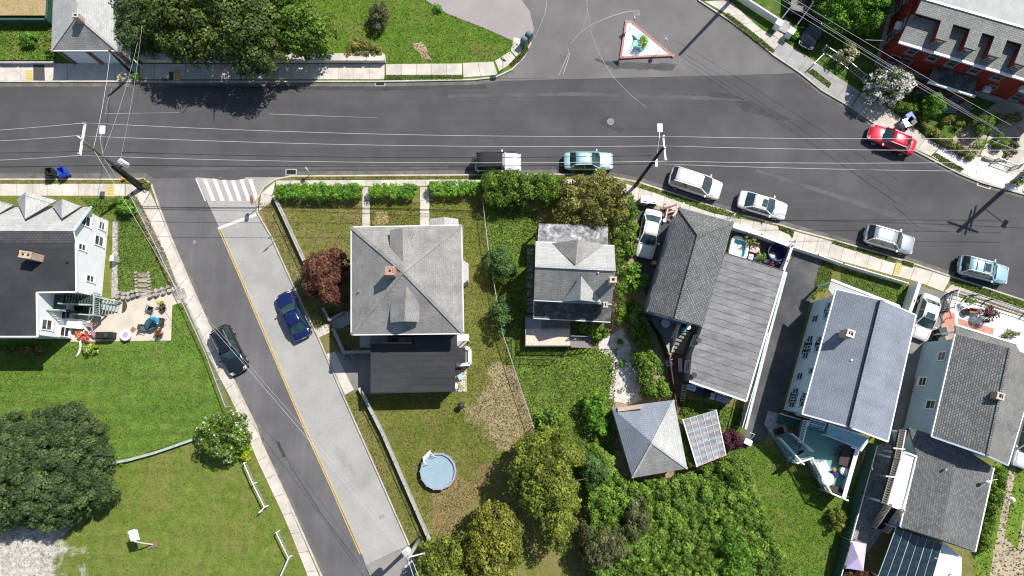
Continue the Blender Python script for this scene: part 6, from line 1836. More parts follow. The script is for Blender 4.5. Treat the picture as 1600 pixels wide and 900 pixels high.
# iron fence at white gravel yard and by the street top right
def ironfence(name, px, label, h=1.0, mat='black_metal', gap=.25):
    t = thing(name, P(px[0][0], px[0][1], .1), label, 'fence')
    railing(t, PL(px, .12), .12, h, mat, gap, .03, .05, name='fence_rail')
    return t
ironfence('iron_fence', [(1517, 463), (1540, 470), (1600, 490), (1650, 508)], 'black iron railing between pavement and white gravel yard')
ironfence('iron_gate', [(1478, 460), (1470, 488)], 'black iron gate leaf beside the white hatchback', 1.1)
ironfence('white_gate', [(1486, 458), (1481, 482)], 'small white gate at the entrance of the white gravel yard', 1.1, 'white_trim', .18)
ironfence('iron_fence', [(1486, 456), (1510, 463)], 'short black railing next to the small white gate')
ironfence('iron_fence', [(1284, 80), (1318, 103), (1345, 125), (1374, 150)], 'long grey iron railing in front of the shaded garden', 1.1, 'galvanised')
ironfence('iron_fence', [(1552, 252), (1580, 262), (1598, 256)], 'short grey railing beside the bright concrete corner', .9, 'galvanised')
ironfence('hand_rail', [(1280, 92), (1266, 106)], 'teal grey handrail across the upper pavement', .9, 'galvanised', 2)
t = thing('gate_pillars', P(1218, 35, 0), 'pair of white gate pillars with the concrete step between them', 'gate')
for x, y in ((1218, 35), (1237, 48)): q = P(x, y, 1.2); MB().box((q.x, q.y, .6), .55, .55, 1.2, R(-35)).build('pillar', 'white_paint', t); MB().box((q.x, q.y, 1.23), .65, .65, .08, R(-35)).build('cap', 'white_paint', t)
MB().bar(P(1140, -15, .7), P(1216, 34, .7), .12, .9).build('side_wall', 'white_paint', t)
MB().prism(PL([(1216, 46), (1226, 29), (1240, 40), (1231, 54)], .3), .1, .3).build('step', 'concrete_grey', t)
MB().prism(PL([(1213, 44), (1230, 56), (1224, 66), (1207, 54)], .16), .1, .16).build('step', 'concrete', t)
t = thing('garden_border', P(1570, 240, 0), 'curved pale stone border round the small garden bed', 'border')
ar = [(1536, 246 + 0), (1552, 251), (1570, 249), (1583, 240), (1589, 228), (1590, 212)]
for i in range(len(ar) - 1):
    a, b = P(*ar[i], .3), P(*ar[i + 1], .3); MB().bar(a.lerp(b, .03), a.lerp(b, .97), .22, .3).build('border_stone', 'stone', t)

# ------------------------------------------------------------------ stones
def stones(name, label, px, z, size=.35, mat='stone', h=.25, cat='stones', rows=1):
    t = thing(name, P(px[0][0], px[0][1], z), label, cat)
    pts = PL(px, z)
    for i in range(len(pts) - 1):
        a, b = pts[i], pts[i + 1]; L = (b - a).length; n = max(1, int(L / size)); d = (b - a).normalized(); q_ = Vector((-d.y, d.x, 0))
        for k in range(n):
            for r_ in range(rows):
                c = a.lerp(b, (k + .5) / n) + q_ * (size * .9 * (r_ - (rows - 1) / 2) + rnd.uniform(-.03, .03))
                s = size * rnd.uniform(.8, .97)
                nn = 7; pp = [(c.x + math.cos(6.283 * j / nn) * s / 2 * rnd.uniform(.85, 1.15), c.y + math.sin(6.283 * j / nn) * s / 2 * rnd.uniform(.85, 1.15)) for j in range(nn)]
                MB().prism(pp, z - .1, z + h * rnd.uniform(.8, 1.15)).build('stone', mat, t)
    return t
stones('stone_wall', 'low fieldstone wall edging the patio under the left garden bed', [(184, 461), (200, 463), (222, 457)], .1, .42, h=.5, cat='wall', rows=2)
stones('stone_wall', 'low fieldstone wall edging the patio right of the garden steps', [(233, 461), (252, 457), (272, 450)], .1, .42, h=.5, cat='wall', rows=2)
stones('stone_border', 'row of stones left of the sunken garden steps', [(213, 424), (214, 455)], .1, .3, h=.2, cat='border')
stones('stone_border', 'row of stones right of the sunken garden steps', [(233, 424), (235, 458)], .1, .3, h=.2, cat='border')
t = thing('garden_steps', P(224, 440, .1), 'slab steps set in grass between two stone rows above the patio', 'steps')
for k in range(5):
    y = 428 + k * 8; MB().prism(PL([(216, y), (230, y - 1), (232, y + 4), (217, y + 5)], .14), .1, .2 - k * .01).build('step_stone', 'stone', t)
t = thing('stepping_stones', P(828, 440, .1), 'line of square paving stones along the west wall of the small grey house', 'stepping stones')
for k in range(9):
    y = 388 + k * 13; MB().prism(PL([(823, y), (833, y), (833, y + 10), (823, y + 10)], .14), .1, .15).build('paving_stone', 'concrete_grey', t)
t = thing('sidewalk_ramp_steps', P(280, 462, .1), 'small slatted steps from patio up to the side street pavement', 'steps')
for k in range(5):
    x = 268 + k * 4; MB().prism(PL([(x, 455 - k), (x + 3.6, 454 - k), (x + 8, 468 - k), (x + 4, 470 - k)], .14), .1, .16 + k * .02).build('step', 'stone', t)
# tactile pads
for px, lab in (([(166, 288), (178, 288), (178, 307), (166, 307)], 'yellow tactile ramp pad near the wooden utility pole'), ([(40, 110), (51, 110), (51, 127), (40, 127)], 'yellow tactile pad left of the garage apron'),
                ([(271, 109), (282, 109), (282, 125), (271, 125)], 'yellow tactile pad in the tree shade on the north pavement'), ([(1401, 410), (1411, 412), (1405, 429), (1396, 427)], 'yellow tactile pad on the pavement below the silver suv')):
    t = thing('tactile_pad', P(px[0][0], px[0][1], .13), lab, 'ramp pad')
    MB().prism(PL(px, .142), .10, .142).build('base', 'concrete_grey', t)
    pts = PL(px, .146)
    for i in range(3):
        for j in range(4):
            u0, u1, v0, v1 = (i + .12) / 3, (i + .88) / 3, (j + .12) / 4, (j + .88) / 4
            q = [pts[0].lerp(pts[1], u).lerp(pts[3].lerp(pts[2], u), v) for u, v in ((u0, v0), (u1, v0), (u1, v1), (u0, v1))]
            MB().prism(q, .14, .149).build('tile', 'tactile_yellow', t)
o = MB().prism(PL([(52, 97), (69, 97), (70, 126), (52, 126)], .142), .10, .142).build('asphalt_patch', 'asphalt', None, uv=False, kind='structure')
o = MB().prism(PL([(264, 112), (271, 112), (271, 125), (264, 125)], .142), .10, .142).build('asphalt_patch', 'asphalt', None, uv=False, kind='structure')

# ------------------------------------------------------------------ traffic island
t = thing('traffic_island', P(1000, 70, 0), 'white triangular traffic island with red brick edge and teal painted disc', 'traffic island')
tri = [(977, 32), (986, 32), (1054, 88), (968, 92)]
c_ = (1000, 70)
inn = [(lerp(x, c_[0], .0), y) for x, y in ((980, 38), (985, 37), (1044, 85), (974, 87))]
MB().prism(PL([(979, 36), (985, 35), (1047, 86), (972, 89)], .15), 0, .15).build('top', 'island_white', t)
for a, b in ((tri[1], tri[2]), (tri[2], tri[3]), (tri[3], tri[0]), (tri[0], tri[1])):
    A_, B_ = P(*a, .1), P(*b, .1); L = (B_ - A_).length; n = max(1, int(L / .42))
    cc = P(*c_, .1); d = (B_ - A_).normalized(); q_ = Vector((-d.y, d.x, 0)); q_ = q_ if (cc - A_).dot(q_) > 0 else -q_
    for k in range(n):
        p, q = A_.lerp(B_, (k + .03) / n) + q_ * .11, A_.lerp(B_, (k + .97) / n) + q_ * .11
        MB().bar(p - Vector((0, 0, .0)), q, .21, .19 + rnd.uniform(-.01, .01)).build('kerb_brick', 'brick_kerb', t)
q = P(1001, 66, .16); MB().cyl((q.x, q.y), .93, .14, .158, 28).build('painted_disc', 'island_teal', t)
def roadsign(px, h, lab, shape, heading, mat='sign_grey', bent=0):
    q = P(*px, .1); t = thing('road_sign', q, lab, 'sign')
    MB().tube([q, q + Vector((0, 0, h))], .035, 8).build('post', 'galvanised', t)
    M = Matrix.Translation(q + Vector((0, 0, h - .3))) @ Matrix.Rotation(heading, 4, 'Z') @ Matrix.Rotation(R(90), 4, 'X')
    m = MB(); n = {'tri': 3, 'oct': 8, 'rect': 4, 'round': 20}[shape]; off = {'tri': -math.pi / 2, 'oct': math.pi / 8, 'rect': math.pi / 4, 'round': 0}[shape]
    r = {'tri': .5, 'oct': .42, 'rect': .38, 'round': .32}[shape]
    sx = .75 if shape == 'rect' else 1
    m.cyl((0, 0), r, 0, .02, n)
    vs = []
    for v in m.v:
        a = math.atan2(v.y, v.x) + off; vs.append(M @ Vector((math.cos(a) * r * sx, math.sin(a) * r, v.z + .04)))
    m.v = vs; m.build('plate', mat, t)
roadsign((985, 78), 2.7, 'triangular yield sign post left of the lime green ball shrub', 'tri', R(-45), 'sign_grey')
roadsign((1033, 79), 2.3, 'thin sign post near the right tip of the traffic island', 'rect', R(120), 'white_paint')
roadsign((986, 44), 2.0, 'sign post at the top corner of the traffic island', 'rect', R(120), 'white_paint')
roadsign((786, 108), 2.2, 'grey round sign on a thin post at the corner by the mailboxes', 'round', R(150))
roadsign((227, 110), 2.0, 'thin street sign post on the north pavement beside the garage', 'rect', R(120), 'white_paint')
roadsign((405, 322), 2.4, 'stop sign seen edge on at the crosswalk corner', 'oct', R(95), 'rust')
roadsign((1228, 384), 2.4, 'parking sign post on the pavement in front of the courtyard', 'rect', R(60), 'white_paint')
roadsign((1135, 345), 2.4, 'parking sign post by the shingled house eave', 'rect', R(60), 'white_paint')
roadsign((486, 272), 1.8, 'slim sign post by the kerb right of the corner drain', 'rect', R(120), 'white_paint')
roadsign((430, 376), 1.9, 'sign post on the verge beside the pale half of the side street', 'rect', R(30), 'white_paint')

# mailboxes
for k, (x, y, lab) in enumerate(((826, 62, 'green street collection box nearer the pale drive'), (819, 70, 'weathered green relay box below its twin at the kerb corner'))):
    q = P(x, y, .1); t = thing('mailbox', q, lab, 'mailbox', 'green boxes at the kerb corner')
    rz = R(-37)
    MB().box((q.x, q.y, .65), .55, .62, .95, rz).build('body', 'mailbox_green', t)
    M = Matrix.Translation((q.x, q.y, 1.12)) @ Matrix.Rotation(rz, 4, 'Z') @ Matrix.Rotation(R(90), 4, 'Y')
    m = MB().cyl((0, 0), .31, -.275, .275, 16); m.v = [M @ v for v in m.v]; m.build('lid', 'mailbox_green', t, smooth=False)
    for s in (-1, 1):
        for u in (-1, 1):
            v = Matrix.Rotation(rz, 4, 'Z') @ Vector((s * .22, u * .24, 0)); MB().box((q.x + v.x, q.y + v.y, .14), .06, .06, .2, rz).build('leg', 'mailbox_green', t)

# bins
def bin_(x, y, mat, lab, rz, open_=True, z=0):
    q = P(x, y, z); t = thing('wheelie_bin', q, lab, 'bin')
    M = Matrix.Translation(q) @ Matrix.Rotation(rz, 4, 'Z')
    m = MB(); vs = [M @ Vector(v) for v in ((-.25, -.28, .05), (.25, -.28, .05), (.25, .28, .05), (-.25, .28, .05), (-.33, -.38, 1.05), (.33, -.38, 1.05), (.33, .38, 1.05), (-.33, .38, 1.05),
                                             (-.28, -.33, 1.05), (.28, -.33, 1.05), (.28, .33, 1.05), (-.28, .33, 1.05), (-.22, -.25, .12), (.22, -.25, .12), (.22, .25, .12), (-.22, .25, .12))]
    m.add(vs, [(3, 2, 1, 0), (0, 1, 5, 4), (1, 2, 6, 5), (2, 3, 7, 6), (3, 0, 4, 7), (4, 5, 9, 8), (5, 6, 10, 9), (6, 7, 11, 10), (7, 4, 8, 11), (9, 13, 12, 8), (10, 14, 13, 9), (11, 15, 14, 10), (8, 12, 15, 11), (12, 13, 14, 15)])
    m.build('body', mat, t)
    if open_: MB().box(None, .68, .04, .78, M=M @ Matrix.Translation((0, -.46, .72)) @ Matrix.Rotation(R(12), 4, 'X')).build('lid', mat, t)
    else: MB().box(None, .7, .8, .06, M=M @ Matrix.Translation((0, 0, 1.08))).build('lid', mat, t)
    for s in (-1, 1):
        m = MB().cyl((0, 0), .13, -.03, .03, 12); MM = M @ Matrix.Translation((s * .3, -.3, .13)) @ Matrix.Rotation(R(90), 4, 'Y'); m.v = [MM @ v for v in m.v]; m.build('wheel', 'tyre', t)
bin_(86, 273, 'bin_darkgreen', 'open dark green wheelie bin at the kerb left of the blue one', R(4))
bin_(105, 272, 'bin_blue', 'open bright blue wheelie bin at the kerb', R(25))
bin_(1413, 189, 'bin_blue', 'small navy bin on the pavement behind the red car', R(30), False, .13)
bin_(1408, 198, 'paint_skyblue', 'pale blue crate like bin touching the red car', R(20), False, .13)
bin_(1415, 196, 'black_paint', 'black lidded bin on the pavement behind the red car', R(40), False, .13)
for x, y, m_, lab in ((545, 557, 'teal_bin', 'round teal lidded trash can beside the bent wall in the drive'), (554, 556, 'rust', 'round pinkish lidded trash can right of the teal one')):
    q = P(x, y, .13); t = thing('trash_can', q, lab, 'trash can')
    MB().cyl((q.x, q.y), .22, .13, .75, 20, 0, .27).build('body', m_, t); MB().cyl((q.x, q.y), .29, .75, .83, 20, 0, .2).build('lid', m_, t); MB().bar(Vector((q.x - .1, q.y, .86)), Vector((q.x + .1, q.y, .86)), .04, .04).build('handle', 'black_paint', t)
# hydrant like orange marker
q = P(195, 281, .13); t = thing('fire_hydrant', q, 'orange fire hydrant at the foot of the wooden utility pole', 'hydrant')
MB().cyl((q.x, q.y), .12, .1, .6, 12).build('barrel', 'hydrant_orange', t); MB().sphere((q.x, q.y, .62), .13, .13, .12).build('bonnet', 'hydrant_orange', t, smooth=True)
for s in (-1, 1): MB().tube([Vector((q.x, q.y, .45)), Vector((q.x + s * .24, q.y, .45))], .06, 8).build('outlet', 'hydrant_orange', t)

# ------------------------------------------------------------------ pools, hoop, odd things in yards
q = P(686, 735, 0); rz0 = .3
t = thing('round_pool', P(686, 735, .1), 'round above ground pool with lavender rim in the worn back yard', 'pool')
m = MB().ring((q.x, q.y), 1.62, 1.52, .1, .80, 14); m.build('wall', 'pool_grey', t)
m = MB().ring((q.x, q.y), 1.64, 1.50, .78, .85, 14); m.build('rim', 'pool_rim', t)
MB().cyl((q.x, q.y), 1.5, .12, .66, 28).build('water', 'pool_blue', t)
for k in range(14):
    a = 6.283 * (k) / 14; MB().box((q.x + 1.68 * math.cos(a), q.y + 1.68 * math.sin(a), .44), .07, .07, .7, a).build('leg', 'alloy', t)
t = thing('pool_ladder', P(668, 714, .1), 'small white pool ladder leaning on the pool rim', 'ladder')
a, b = P(664, 718, .1), P(676, 706, .1); n_ = Vector((.45, -.45, 0))
for p in (a, b):
    MB().tube([p - n_ * .5, p + Vector((0, 0, 1.15)), p + n_ * .6 + Vector((0, 0, 1.15)), p + n_ * 1.0 + Vector((0, 0, .3))], .03, 6).build('side_rail', 'white_paint', t, smooth=True)
for k in range(3): MB().bar(a + Vector((0, 0, .3 + .3 * k)) - n_ * (.35 - .15 * k), b + Vector((0, 0, .3 + .3 * k)) - n_ * (.35 - .15 * k), .1, .03).build('rung', 'white_paint', t)
p = P(708, 748, .1); t = thing('pool_pump', p, 'tiny tan pool pump at the lower right of the pool', 'pump')
MB().cyl((p.x, p.y), .14, .1, .45, 12).build('filter', 'brick_tan', t); MB().tube([p + Vector((0, 0, .3)), P(704, 742, .4)], .04, 6).build('hose', 'white_paint', t)
p = P(721, 634, .1); t = thing('charcoal_grill', p, 'small round black kettle grill with pinkish lid top on the lawn', 'grill')
for k in range(3): a = 6.283 * k / 3; MB().tube([p + Vector((.25 * math.cos(a), .25 * math.sin(a), 0)), p + Vector((.12 * math.cos(a), .12 * math.sin(a), .6))], .02, 6).build('leg', 'black_metal', t)
MB().sphere(p + Vector((0, 0, .72)), .30, .30, .2, 16, 8).build('bowl', 'black_metal', t, smooth=True); MB().cyl((p.x + .02, p.y - .02), .15, .85, .93, 12).build('lid', 'toy_pink', t)
# basketball hoop
p = P(240, 851, .1); t = thing('basketball_hoop', p, 'portable basketball hoop with white backboard on the olive lawn', 'basketball hoop')
tp = P(210, 846, 2.9)
MB().tube([p, p.lerp(tp, .5) + Vector((0, 0, .1)), tp], .055, 8).build('pole', 'white_paint', t)
d = (tp - p); d.z = 0; d.normalize(); s_ = Vector((-d.y, d.x, 0))
a, b = P(203, 829, 3.05), P(208, 845, 3.05)
MB().bar(a + Vector((0, 0, -.2)), b + Vector((0, 0, -.2)), .10, .9).build('backboard', 'white_paint', t)
MB().add([a + Vector((-.05, 0, .25)), b + Vector((-.05, 0, .25)), b + Vector((.3, 0, -.5)), a + Vector((.35, 0, -.5))], [(0, 1, 2, 3)]).build('backboard_face', 'white_paint', t)
c = (a + b) / 2 + Vector((-.35, .1, -.4)); MB().ring((c.x, c.y), .23, .21, c.z, c.z + .03, 16).build('rim', 'hydrant_orange', t)
MB().box((p.x, p.y, .18), .9, .5, .2, .2).build('base', 'wood_brown', t)
# courtyard contents
def rrect(cx, cy, w_, h_, r, rz, n=5):
    out = []
    for (sx, sy, a0) in ((1, 1, 0), (-1, 1, 90), (-1, -1, 180), (1, -1, 270)):
        for k in range(n):
            a = R(a0 + 90 * k / (n - 1)); x = sx * (w_ / 2 - r) + r * math.cos(a); y = sy * (h_ / 2 - r) + r * math.sin(a)
            out.append((cx + x * math.cos(rz) - y * math.sin(rz), cy + x * math.sin(rz) + y * math.cos(rz)))
    return out
q = P(1154, 388, .3); t = thing('paddling_pool', q, 'white inflatable paddling pool with turquoise inside in the fenced courtyard', 'pool')
rz = R(-15)
o_, i_ = rrect(q.x, q.y, 1.75, 2.15, .45, rz), rrect(q.x, q.y, 1.25, 1.65, .25, rz)
m = MB(); n = len(o_)
vs = [(x, y, .1) for x, y in o_] + [(x, y, .6) for x, y in o_] + [(x, y, .6) for x, y in i_] + [(x, y, .14) for x, y in i_]
fs = [(j * n + k, j * n + (k + 1) % n, (j + 1) * n + (k + 1) % n, (j + 1) * n + k) for j in range(3) for k in range(n)]
m.add(vs, fs); m.build('rim', 'fabric_white', t)
MB().prism(i_, .12, .2).build('water', 'pool_turquoise', t)
j_ = rrect(q.x - .12, q.y - .18, .85, 1.2, .15, rz); MB().prism(j_, .18, .24).build('painted_glare', 'fabric_white', t)  # white slab in the water stands in for glare
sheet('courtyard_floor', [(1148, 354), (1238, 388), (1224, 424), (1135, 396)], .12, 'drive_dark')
q = P(1213, 395, .8); t = thing('navy_tub', P(1213, 396, .1), 'large round navy blue plastic tub standing in the courtyard', 'tub')
m = MB().ring((q.x, q.y), .80, .74, .1, .95, 28); m.build('wall', 'tub_navy', t)
MB().ring((q.x, q.y), .84, .76, .93, .97, 28).build('rim', 'paint_navy', t)
MB().cyl((q.x, q.y), .74, .1, .2, 28).build('bottom', 'tub_navy', t); MB().sphere((q.x - .2, q.y - .15, .28), .38, .3, .12, 12, 6).build('bundle', 'cushion_cream', t)
for k, (x, y, w_, h_, m_, nm, lab) in enumerate(((1178, 390, .9, .7, 'toy_pink', 'play_table', 'pink and white play table between paddling pool and navy tub'), (1172, 402, .4, .5, 'fabric_white', 'storage_crate', 'small white crate just below the play table'),
                                                 (1206, 411, .35, .5, 'toy_red', 'toy_car', 'small red toy below the navy tub'), (1219, 412, .9, .5, 'paint_navy', 'folded_tarp', 'folded navy tarp in the corner of the courtyard'), (1197, 408, .4, .3, 'toy_pink', 'toy_box', 'pink toy box left of the small red toy'),
                                                 (1167, 386, .2, .5, 'paint_skyblue', 'water_jug', 'narrow pale blue jug beside the paddling pool'))):
    q = P(x, y, .2); t = thing(nm, q, lab, nm.replace('_', ' '))
    MB().box((q.x, q.y, .12 + .3), w_, h_, .12, R(-17)).build('top', m_, t)
    MB().box((q.x, q.y, .24), w_ * .8, h_ * .8, .24, R(-17)).build('base', 'fabric_white' if k % 2 == 0 else m_, t)
    for s in (-1, 1): MB().box((q.x + s * w_ * .2, q.y + .05, .52), w_ * .2, h_ * .35, .09, R(-30)).build('lid_piece', 'fabric_white' if m_ != 'fabric_white' else 'toy_pink', t)

# glasshouse
t = thing('glasshouse', P(1100, 685, 0), 'lean-to glasshouse roof of dusty panes on a pale timber grid', 'glasshouse')
zz = 2.3
g = [P(1067, 656, zz + .35), P(1119, 641, zz + .35), P(1134, 711, zz), P(1089, 729, zz)]
def gp_(u, v): return g[0].lerp(g[1], u).lerp(g[3].lerp(g[2], u), v)
gmat('dusty_glass', [(.20, .215, .23), (.27, .285, .30), (.36, .34, .34)], 1.2, (6, .2), (.5, .2), .25, 0, coord='obj', objvar=.25, spec=.7)
for i in range(5):
    for j in range(7):
        q_ = [gp_((i + .06) / 5, (j + .06) / 7), gp_((i + .94) / 5, (j + .06) / 7), gp_((i + .94) / 5, (j + .94) / 7), gp_((i + .06) / 5, (j + .94) / 7)]
        MB().faces3([q_], .02).build('pane', 'dusty_glass', t)
u_ = Vector((0, 0, .01))
for i in range(6): MB().bar(gp_(i / 5, 0) + u_, gp_(i / 5, 1) + u_, .045 if 0 < i < 5 else .09, .07).build('rafter', 'vinyl_white' if i in (0, 5) else 'vinyl_grey', t)
for j in range(8): MB().bar(gp_(0, j / 7), gp_(1, j / 7), .045, .05).build('purlin', 'toy_pink' if j % 2 else 'vinyl_grey', t)
for u, v in ((0, 0), (1, 0), (1, 1), (0, 1)): p = gp_(u, v); MB().box((p.x, p.y, p.z / 2), .1, .1, p.z).build('post', 'vinyl_white', t)
# cart by glasshouse
p = P(1166, 690, .1); t = thing('garden_cart', p, 'small white garden cart on the drive beside the purple shrub', 'cart')
MB().box(p + Vector((0, 0, .45)), .7, .5, .25, R(-25)).build('tray', 'white_paint', t)
for s in (-1, 1): m = MB().cyl((0, 0), .16, -.03, .03, 12); MM = Matrix.Translation(p + Vector((s * .3, -.1, .16))) @ Matrix.Rotation(R(90), 4, 'Y'); m.v = [MM @ v for v in m.v]; m.build('wheel', 'tyre', t)
MB().tube([p + Vector((.2, .2, .5)), p + Vector((.5, .7, .9)), p + Vector((.1, .85, .9))], .025, 6).build('handle', 'white_paint', t)

# yard west of the extension
sheet('brick_walk', [(1048, 553), (1064, 548), (1064, 640), (1056, 660), (1052, 610)], .125, 'brick_path')
sheet('yard_floor', [(1012, 492), (1066, 510), (1064, 550), (1046, 560), (1030, 520)], .123, 'concrete_grey')
t = thing('side_stairs', P(1063, 530, 0), 'dark wooden steps climbing to the side door of the shingled house', 'steps')
stairs(t, P(1056, 552, 0), P(1072, 512, 1.3), 1.1, .15, 1.4, 'wood_grey', n=7)
MB().prism(PL([(1066, 500), (1086, 506), (1082, 520), (1064, 514)], 1.35), .1, 1.4).build('landing', 'wood_dark', t)
a, b = P(1049, 548, 1.0), P(1060, 508, 2.2); MB().bar(a, b, .12, .7).build('side_panel', 'wood_pale', t)
t = thing('patio_awning', P(1052, 515, 0), 'cream fabric screen leaning beside the dark wooden steps', 'screen')
MB().faces3([[P(1059, 505, 1.9), P(1064, 507, 1.9), P(1054, 530, 1.4), P(1048, 528, 1.4)]], .05).build('screen', 'cushion_cream', t)
MB().tube([P(1056, 517, .1), P(1056, 517, 1.7)], .04, 6).build('post', 'wood_grey', t)
for x, y, m_, lab in ((1067, 516, 'pool_turquoise', 'turquoise bucket at the top of the dark steps'), (1074, 512, 'white_paint', 'white bucket at the top of the dark steps')):
    q = P(x, y, 1.4); t = thing('bucket', q, lab, 'bucket'); MB().cyl((q.x, q.y), .17, 1.4, 1.75, 16, 0, .21).build('body', m_, t); MB().cyl((q.x, q.y), .22, 1.75, 1.79, 16).build('lid', m_, t)
q = P(1038, 506, .1); t = thing('garden_table', q, 'small glass garden table in the shaded yard corner', 'table')
MB().cyl((q.x, q.y), .42, .68, .72, 20).build('tabletop', 'window_ac', t)
for k in range(4): a = 1.57 * k + .7; MB().tube([q + Vector((.3 * math.cos(a), .3 * math.sin(a), 0)), q + Vector((.3 * math.cos(a), .3 * math.sin(a), .6))], .02, 6).build('leg', 'galvanised', t)
q = P(1044, 568, .1); t = thing('garden_chair', q, 'pink white garden chair on the brick path', 'chair')
MB().box(q + Vector((0, 0, .45)), .55, .5, .05, .3).build('seat', 'fabric_white', t); MB().box(q + Vector((-.05, .28, .72)), .55, .05, .5, .3).build('backrest', 'toy_pink', t)
for sx in (-1, 1):
    for sy in (-1, 1): MB().box(q + Vector((sx * .22, sy * .2, .22)), .04, .04, .44).build('leg', 'fabric_white', t)
q = P(1061, 571, .1); t = thing('garden_bench', q, 'narrow cream bench against the extension wall', 'bench')
MB().box(q + Vector((0, 0, .45)), .35, 1.3, .06, 0).build('seat', 'cushion_cream', t)
for s in (-1, 1): MB().box(q + Vector((0, s * .5, .22)), .3, .06, .42).build('leg', 'wood_grey', t)
# wooden yard fence of the slate yard
boardfence('yard_fence', [(1010, 490), (1034, 525), (1046, 556), (1054, 610), (1058, 640)], 'dark weathered board fence curving round the slate walled yard', 1.3, mat='wood_dark', cap=.1)
t = thing('ladder', P(1068, 615, .1), 'white ladder leaning at the corner of the extension', 'ladder')
a, b = P(1066, 628, .1), P(1070, 600, 1.9); 
for s in (-.2, .2): MB().bar(a + Vector((s, 0, 0)), b + Vector((s, 0, 0)), .05, .05).build('side_rail', 'alloy', t)
for k in range(7): p = a.lerp(b, (k + .5) / 7); MB().bar(p + Vector((-.2, 0, 0)), p + Vector((.2, 0, 0)), .04, .04).build('rung', 'alloy', t)
# things under the south eave
for k, (x, y, w_, h_, m_, nm, lab) in enumerate(((1079, 606, .75, .45, 'window_ac', 'cooler_box', 'pale blue cooler box under the extension’s south eave'), (1092, 612, .7, .5, 'tub_navy', 'storage_bin', 'dark navy storage bin second along the south eave'), (1103, 616, .6, .5, 'car_black', 'storage_bin', 'black storage bin third along the south eave'),
                                                 (1111, 619, .5, .55, 'galvanised', 'grill_cart', 'grey covered grill cart beside the black storage bin'), (1128, 624, 1.2, .5, 'pool_grey', 'covered_bench', 'grey covered bench at the right end of the south eave'))):
    q = P(x, y, .5); t = thing(nm, P(x, y, .1), lab, nm.replace('_', ' '))
    rz = R(-17)
    MB().box((q.x, q.y, .45), w_, h_, .65, rz).build('body', m_, t); MB().box((q.x, q.y, .82), w_ * 1.06, h_ * 1.08, .07, rz).build('lid', m_, t); MB().bar(Vector((q.x - .12, q.y, .88)), Vector((q.x + .12, q.y - .04, .88)), .04, .04).build('handle', 'black_metal', t)
# patio by the rear wing
for k, (x, y, lab) in enumerate(((717, 580, 'dark folding chair nearest the white panel'), (720, 589, 'teal cushioned chair in the middle of the small patio'))):
    q = P(x, y, .13); t = thing('patio_chair', q, lab, 'chair')
    m_ = 'black_paint' if k == 0 else 'teal_post'
    MB().box(q + Vector((0, 0, .45)), .5, .5, .05, .5 * k).build('seat', m_, t); MB().box(q + Vector((-.28, 0, .7)), .05, .5, .5, .5 * k).build('backrest', 'black_paint', t)
    for sx in (-1, 1):
        for sy in (-1, 1): MB().box(q + Vector((sx * .2, sy * .2, .22)), .03, .03, .44).build('leg', 'black_metal', t)
T('potted_plant', blob(721, 602, 5, 5), .3, .8, 'leaf_lime', 'yellow green potted plant on the small patio', 'plant', lobe=.25, leaf=.1, dens=1.5, trunk=0)
q = P(713, 604, .13); t = thing('planter_pot', q, 'dark round pot against the wing wall', 'pot'); MB().cyl((q.x, q.y), .15, .13, .45, 14, 0, .2).build('pot', 'window_ac', t); MB().cyl((q.x, q.y), .17, .40, .44, 14).build('soil', 'soot', t)

# ------------------------------------------------------------------ left patio furniture
def pchair(x, y, rz, lab, seat='mesh_fabric'):
    q = P(x, y, .13); t = thing('patio_chair', (0, 0, 0), lab, 'chair', 'chairs on the tan patio')
    for (c, s, nm, m_) in (((0, 0, .42), (.52, .5, .04), 'seat', seat), ((0, .26, .72), (.52, .04, .58), 'backrest', seat)):
        MB().box(c, *s).build(nm, m_, t)
    for s in (-1, 1):
        MB().box((s * .29, 0, .62), .05, .5, .04).build('armrest', 'black_metal', t)
        for u in (-1, 1): MB().box((s * .27, u * .23, .3), .03, .03, .6).build('leg', 'black_metal', t)
    t.location = q; t.rotation_euler = (0, 0, rz)
pchair(238, 484, R(-20), 'black patio chair above the folded blue umbrella')
pchair(256, 503, R(-95), 'grey seated patio chair nearest the right patio edge', 'cloth_brown')
pchair(228, 513, R(80), 'black patio chair left of the folded blue umbrella')
q = P(240, 508, .13); t = thing('glass_table', q, 'round glass patio table holding the folded blue umbrella', 'table')
MB().ring((q.x, q.y), .55, .50, .70, .74, 28).build('rim', 'black_metal', t); MB().cyl((q.x, q.y), .50, .705, .725, 28).build('tabletop', 'skylight_glass', t)
for k in range(4): a = 1.57 * k + .7; MB().tube([q + Vector((.4 * math.cos(a), .4 * math.sin(a), 0)), q + Vector((.3 * math.cos(a), .3 * math.sin(a), .58))], .02, 6).build('leg', 'black_metal', t)
tp = P(232, 497, 2.4); q0 = Vector((tp.x + .1, tp.y - .1, .13)); t = thing('patio_umbrella', q0, 'folded teal blue patio umbrella on a pole', 'umbrella')
MB().tube([q0, Vector((tp.x, tp.y, 2.4))], .025, 6).build('pole', 'alloy', t)
MB().tube([Vector((q0.x, q0.y, 1.15)), Vector((tp.x, tp.y, 1.5)), Vector((tp.x, tp.y, 2.0)), Vector((tp.x, tp.y, 2.42))], [.30, .24, .16, .03], 8).build('canopy', 'umbrella_blue', t)
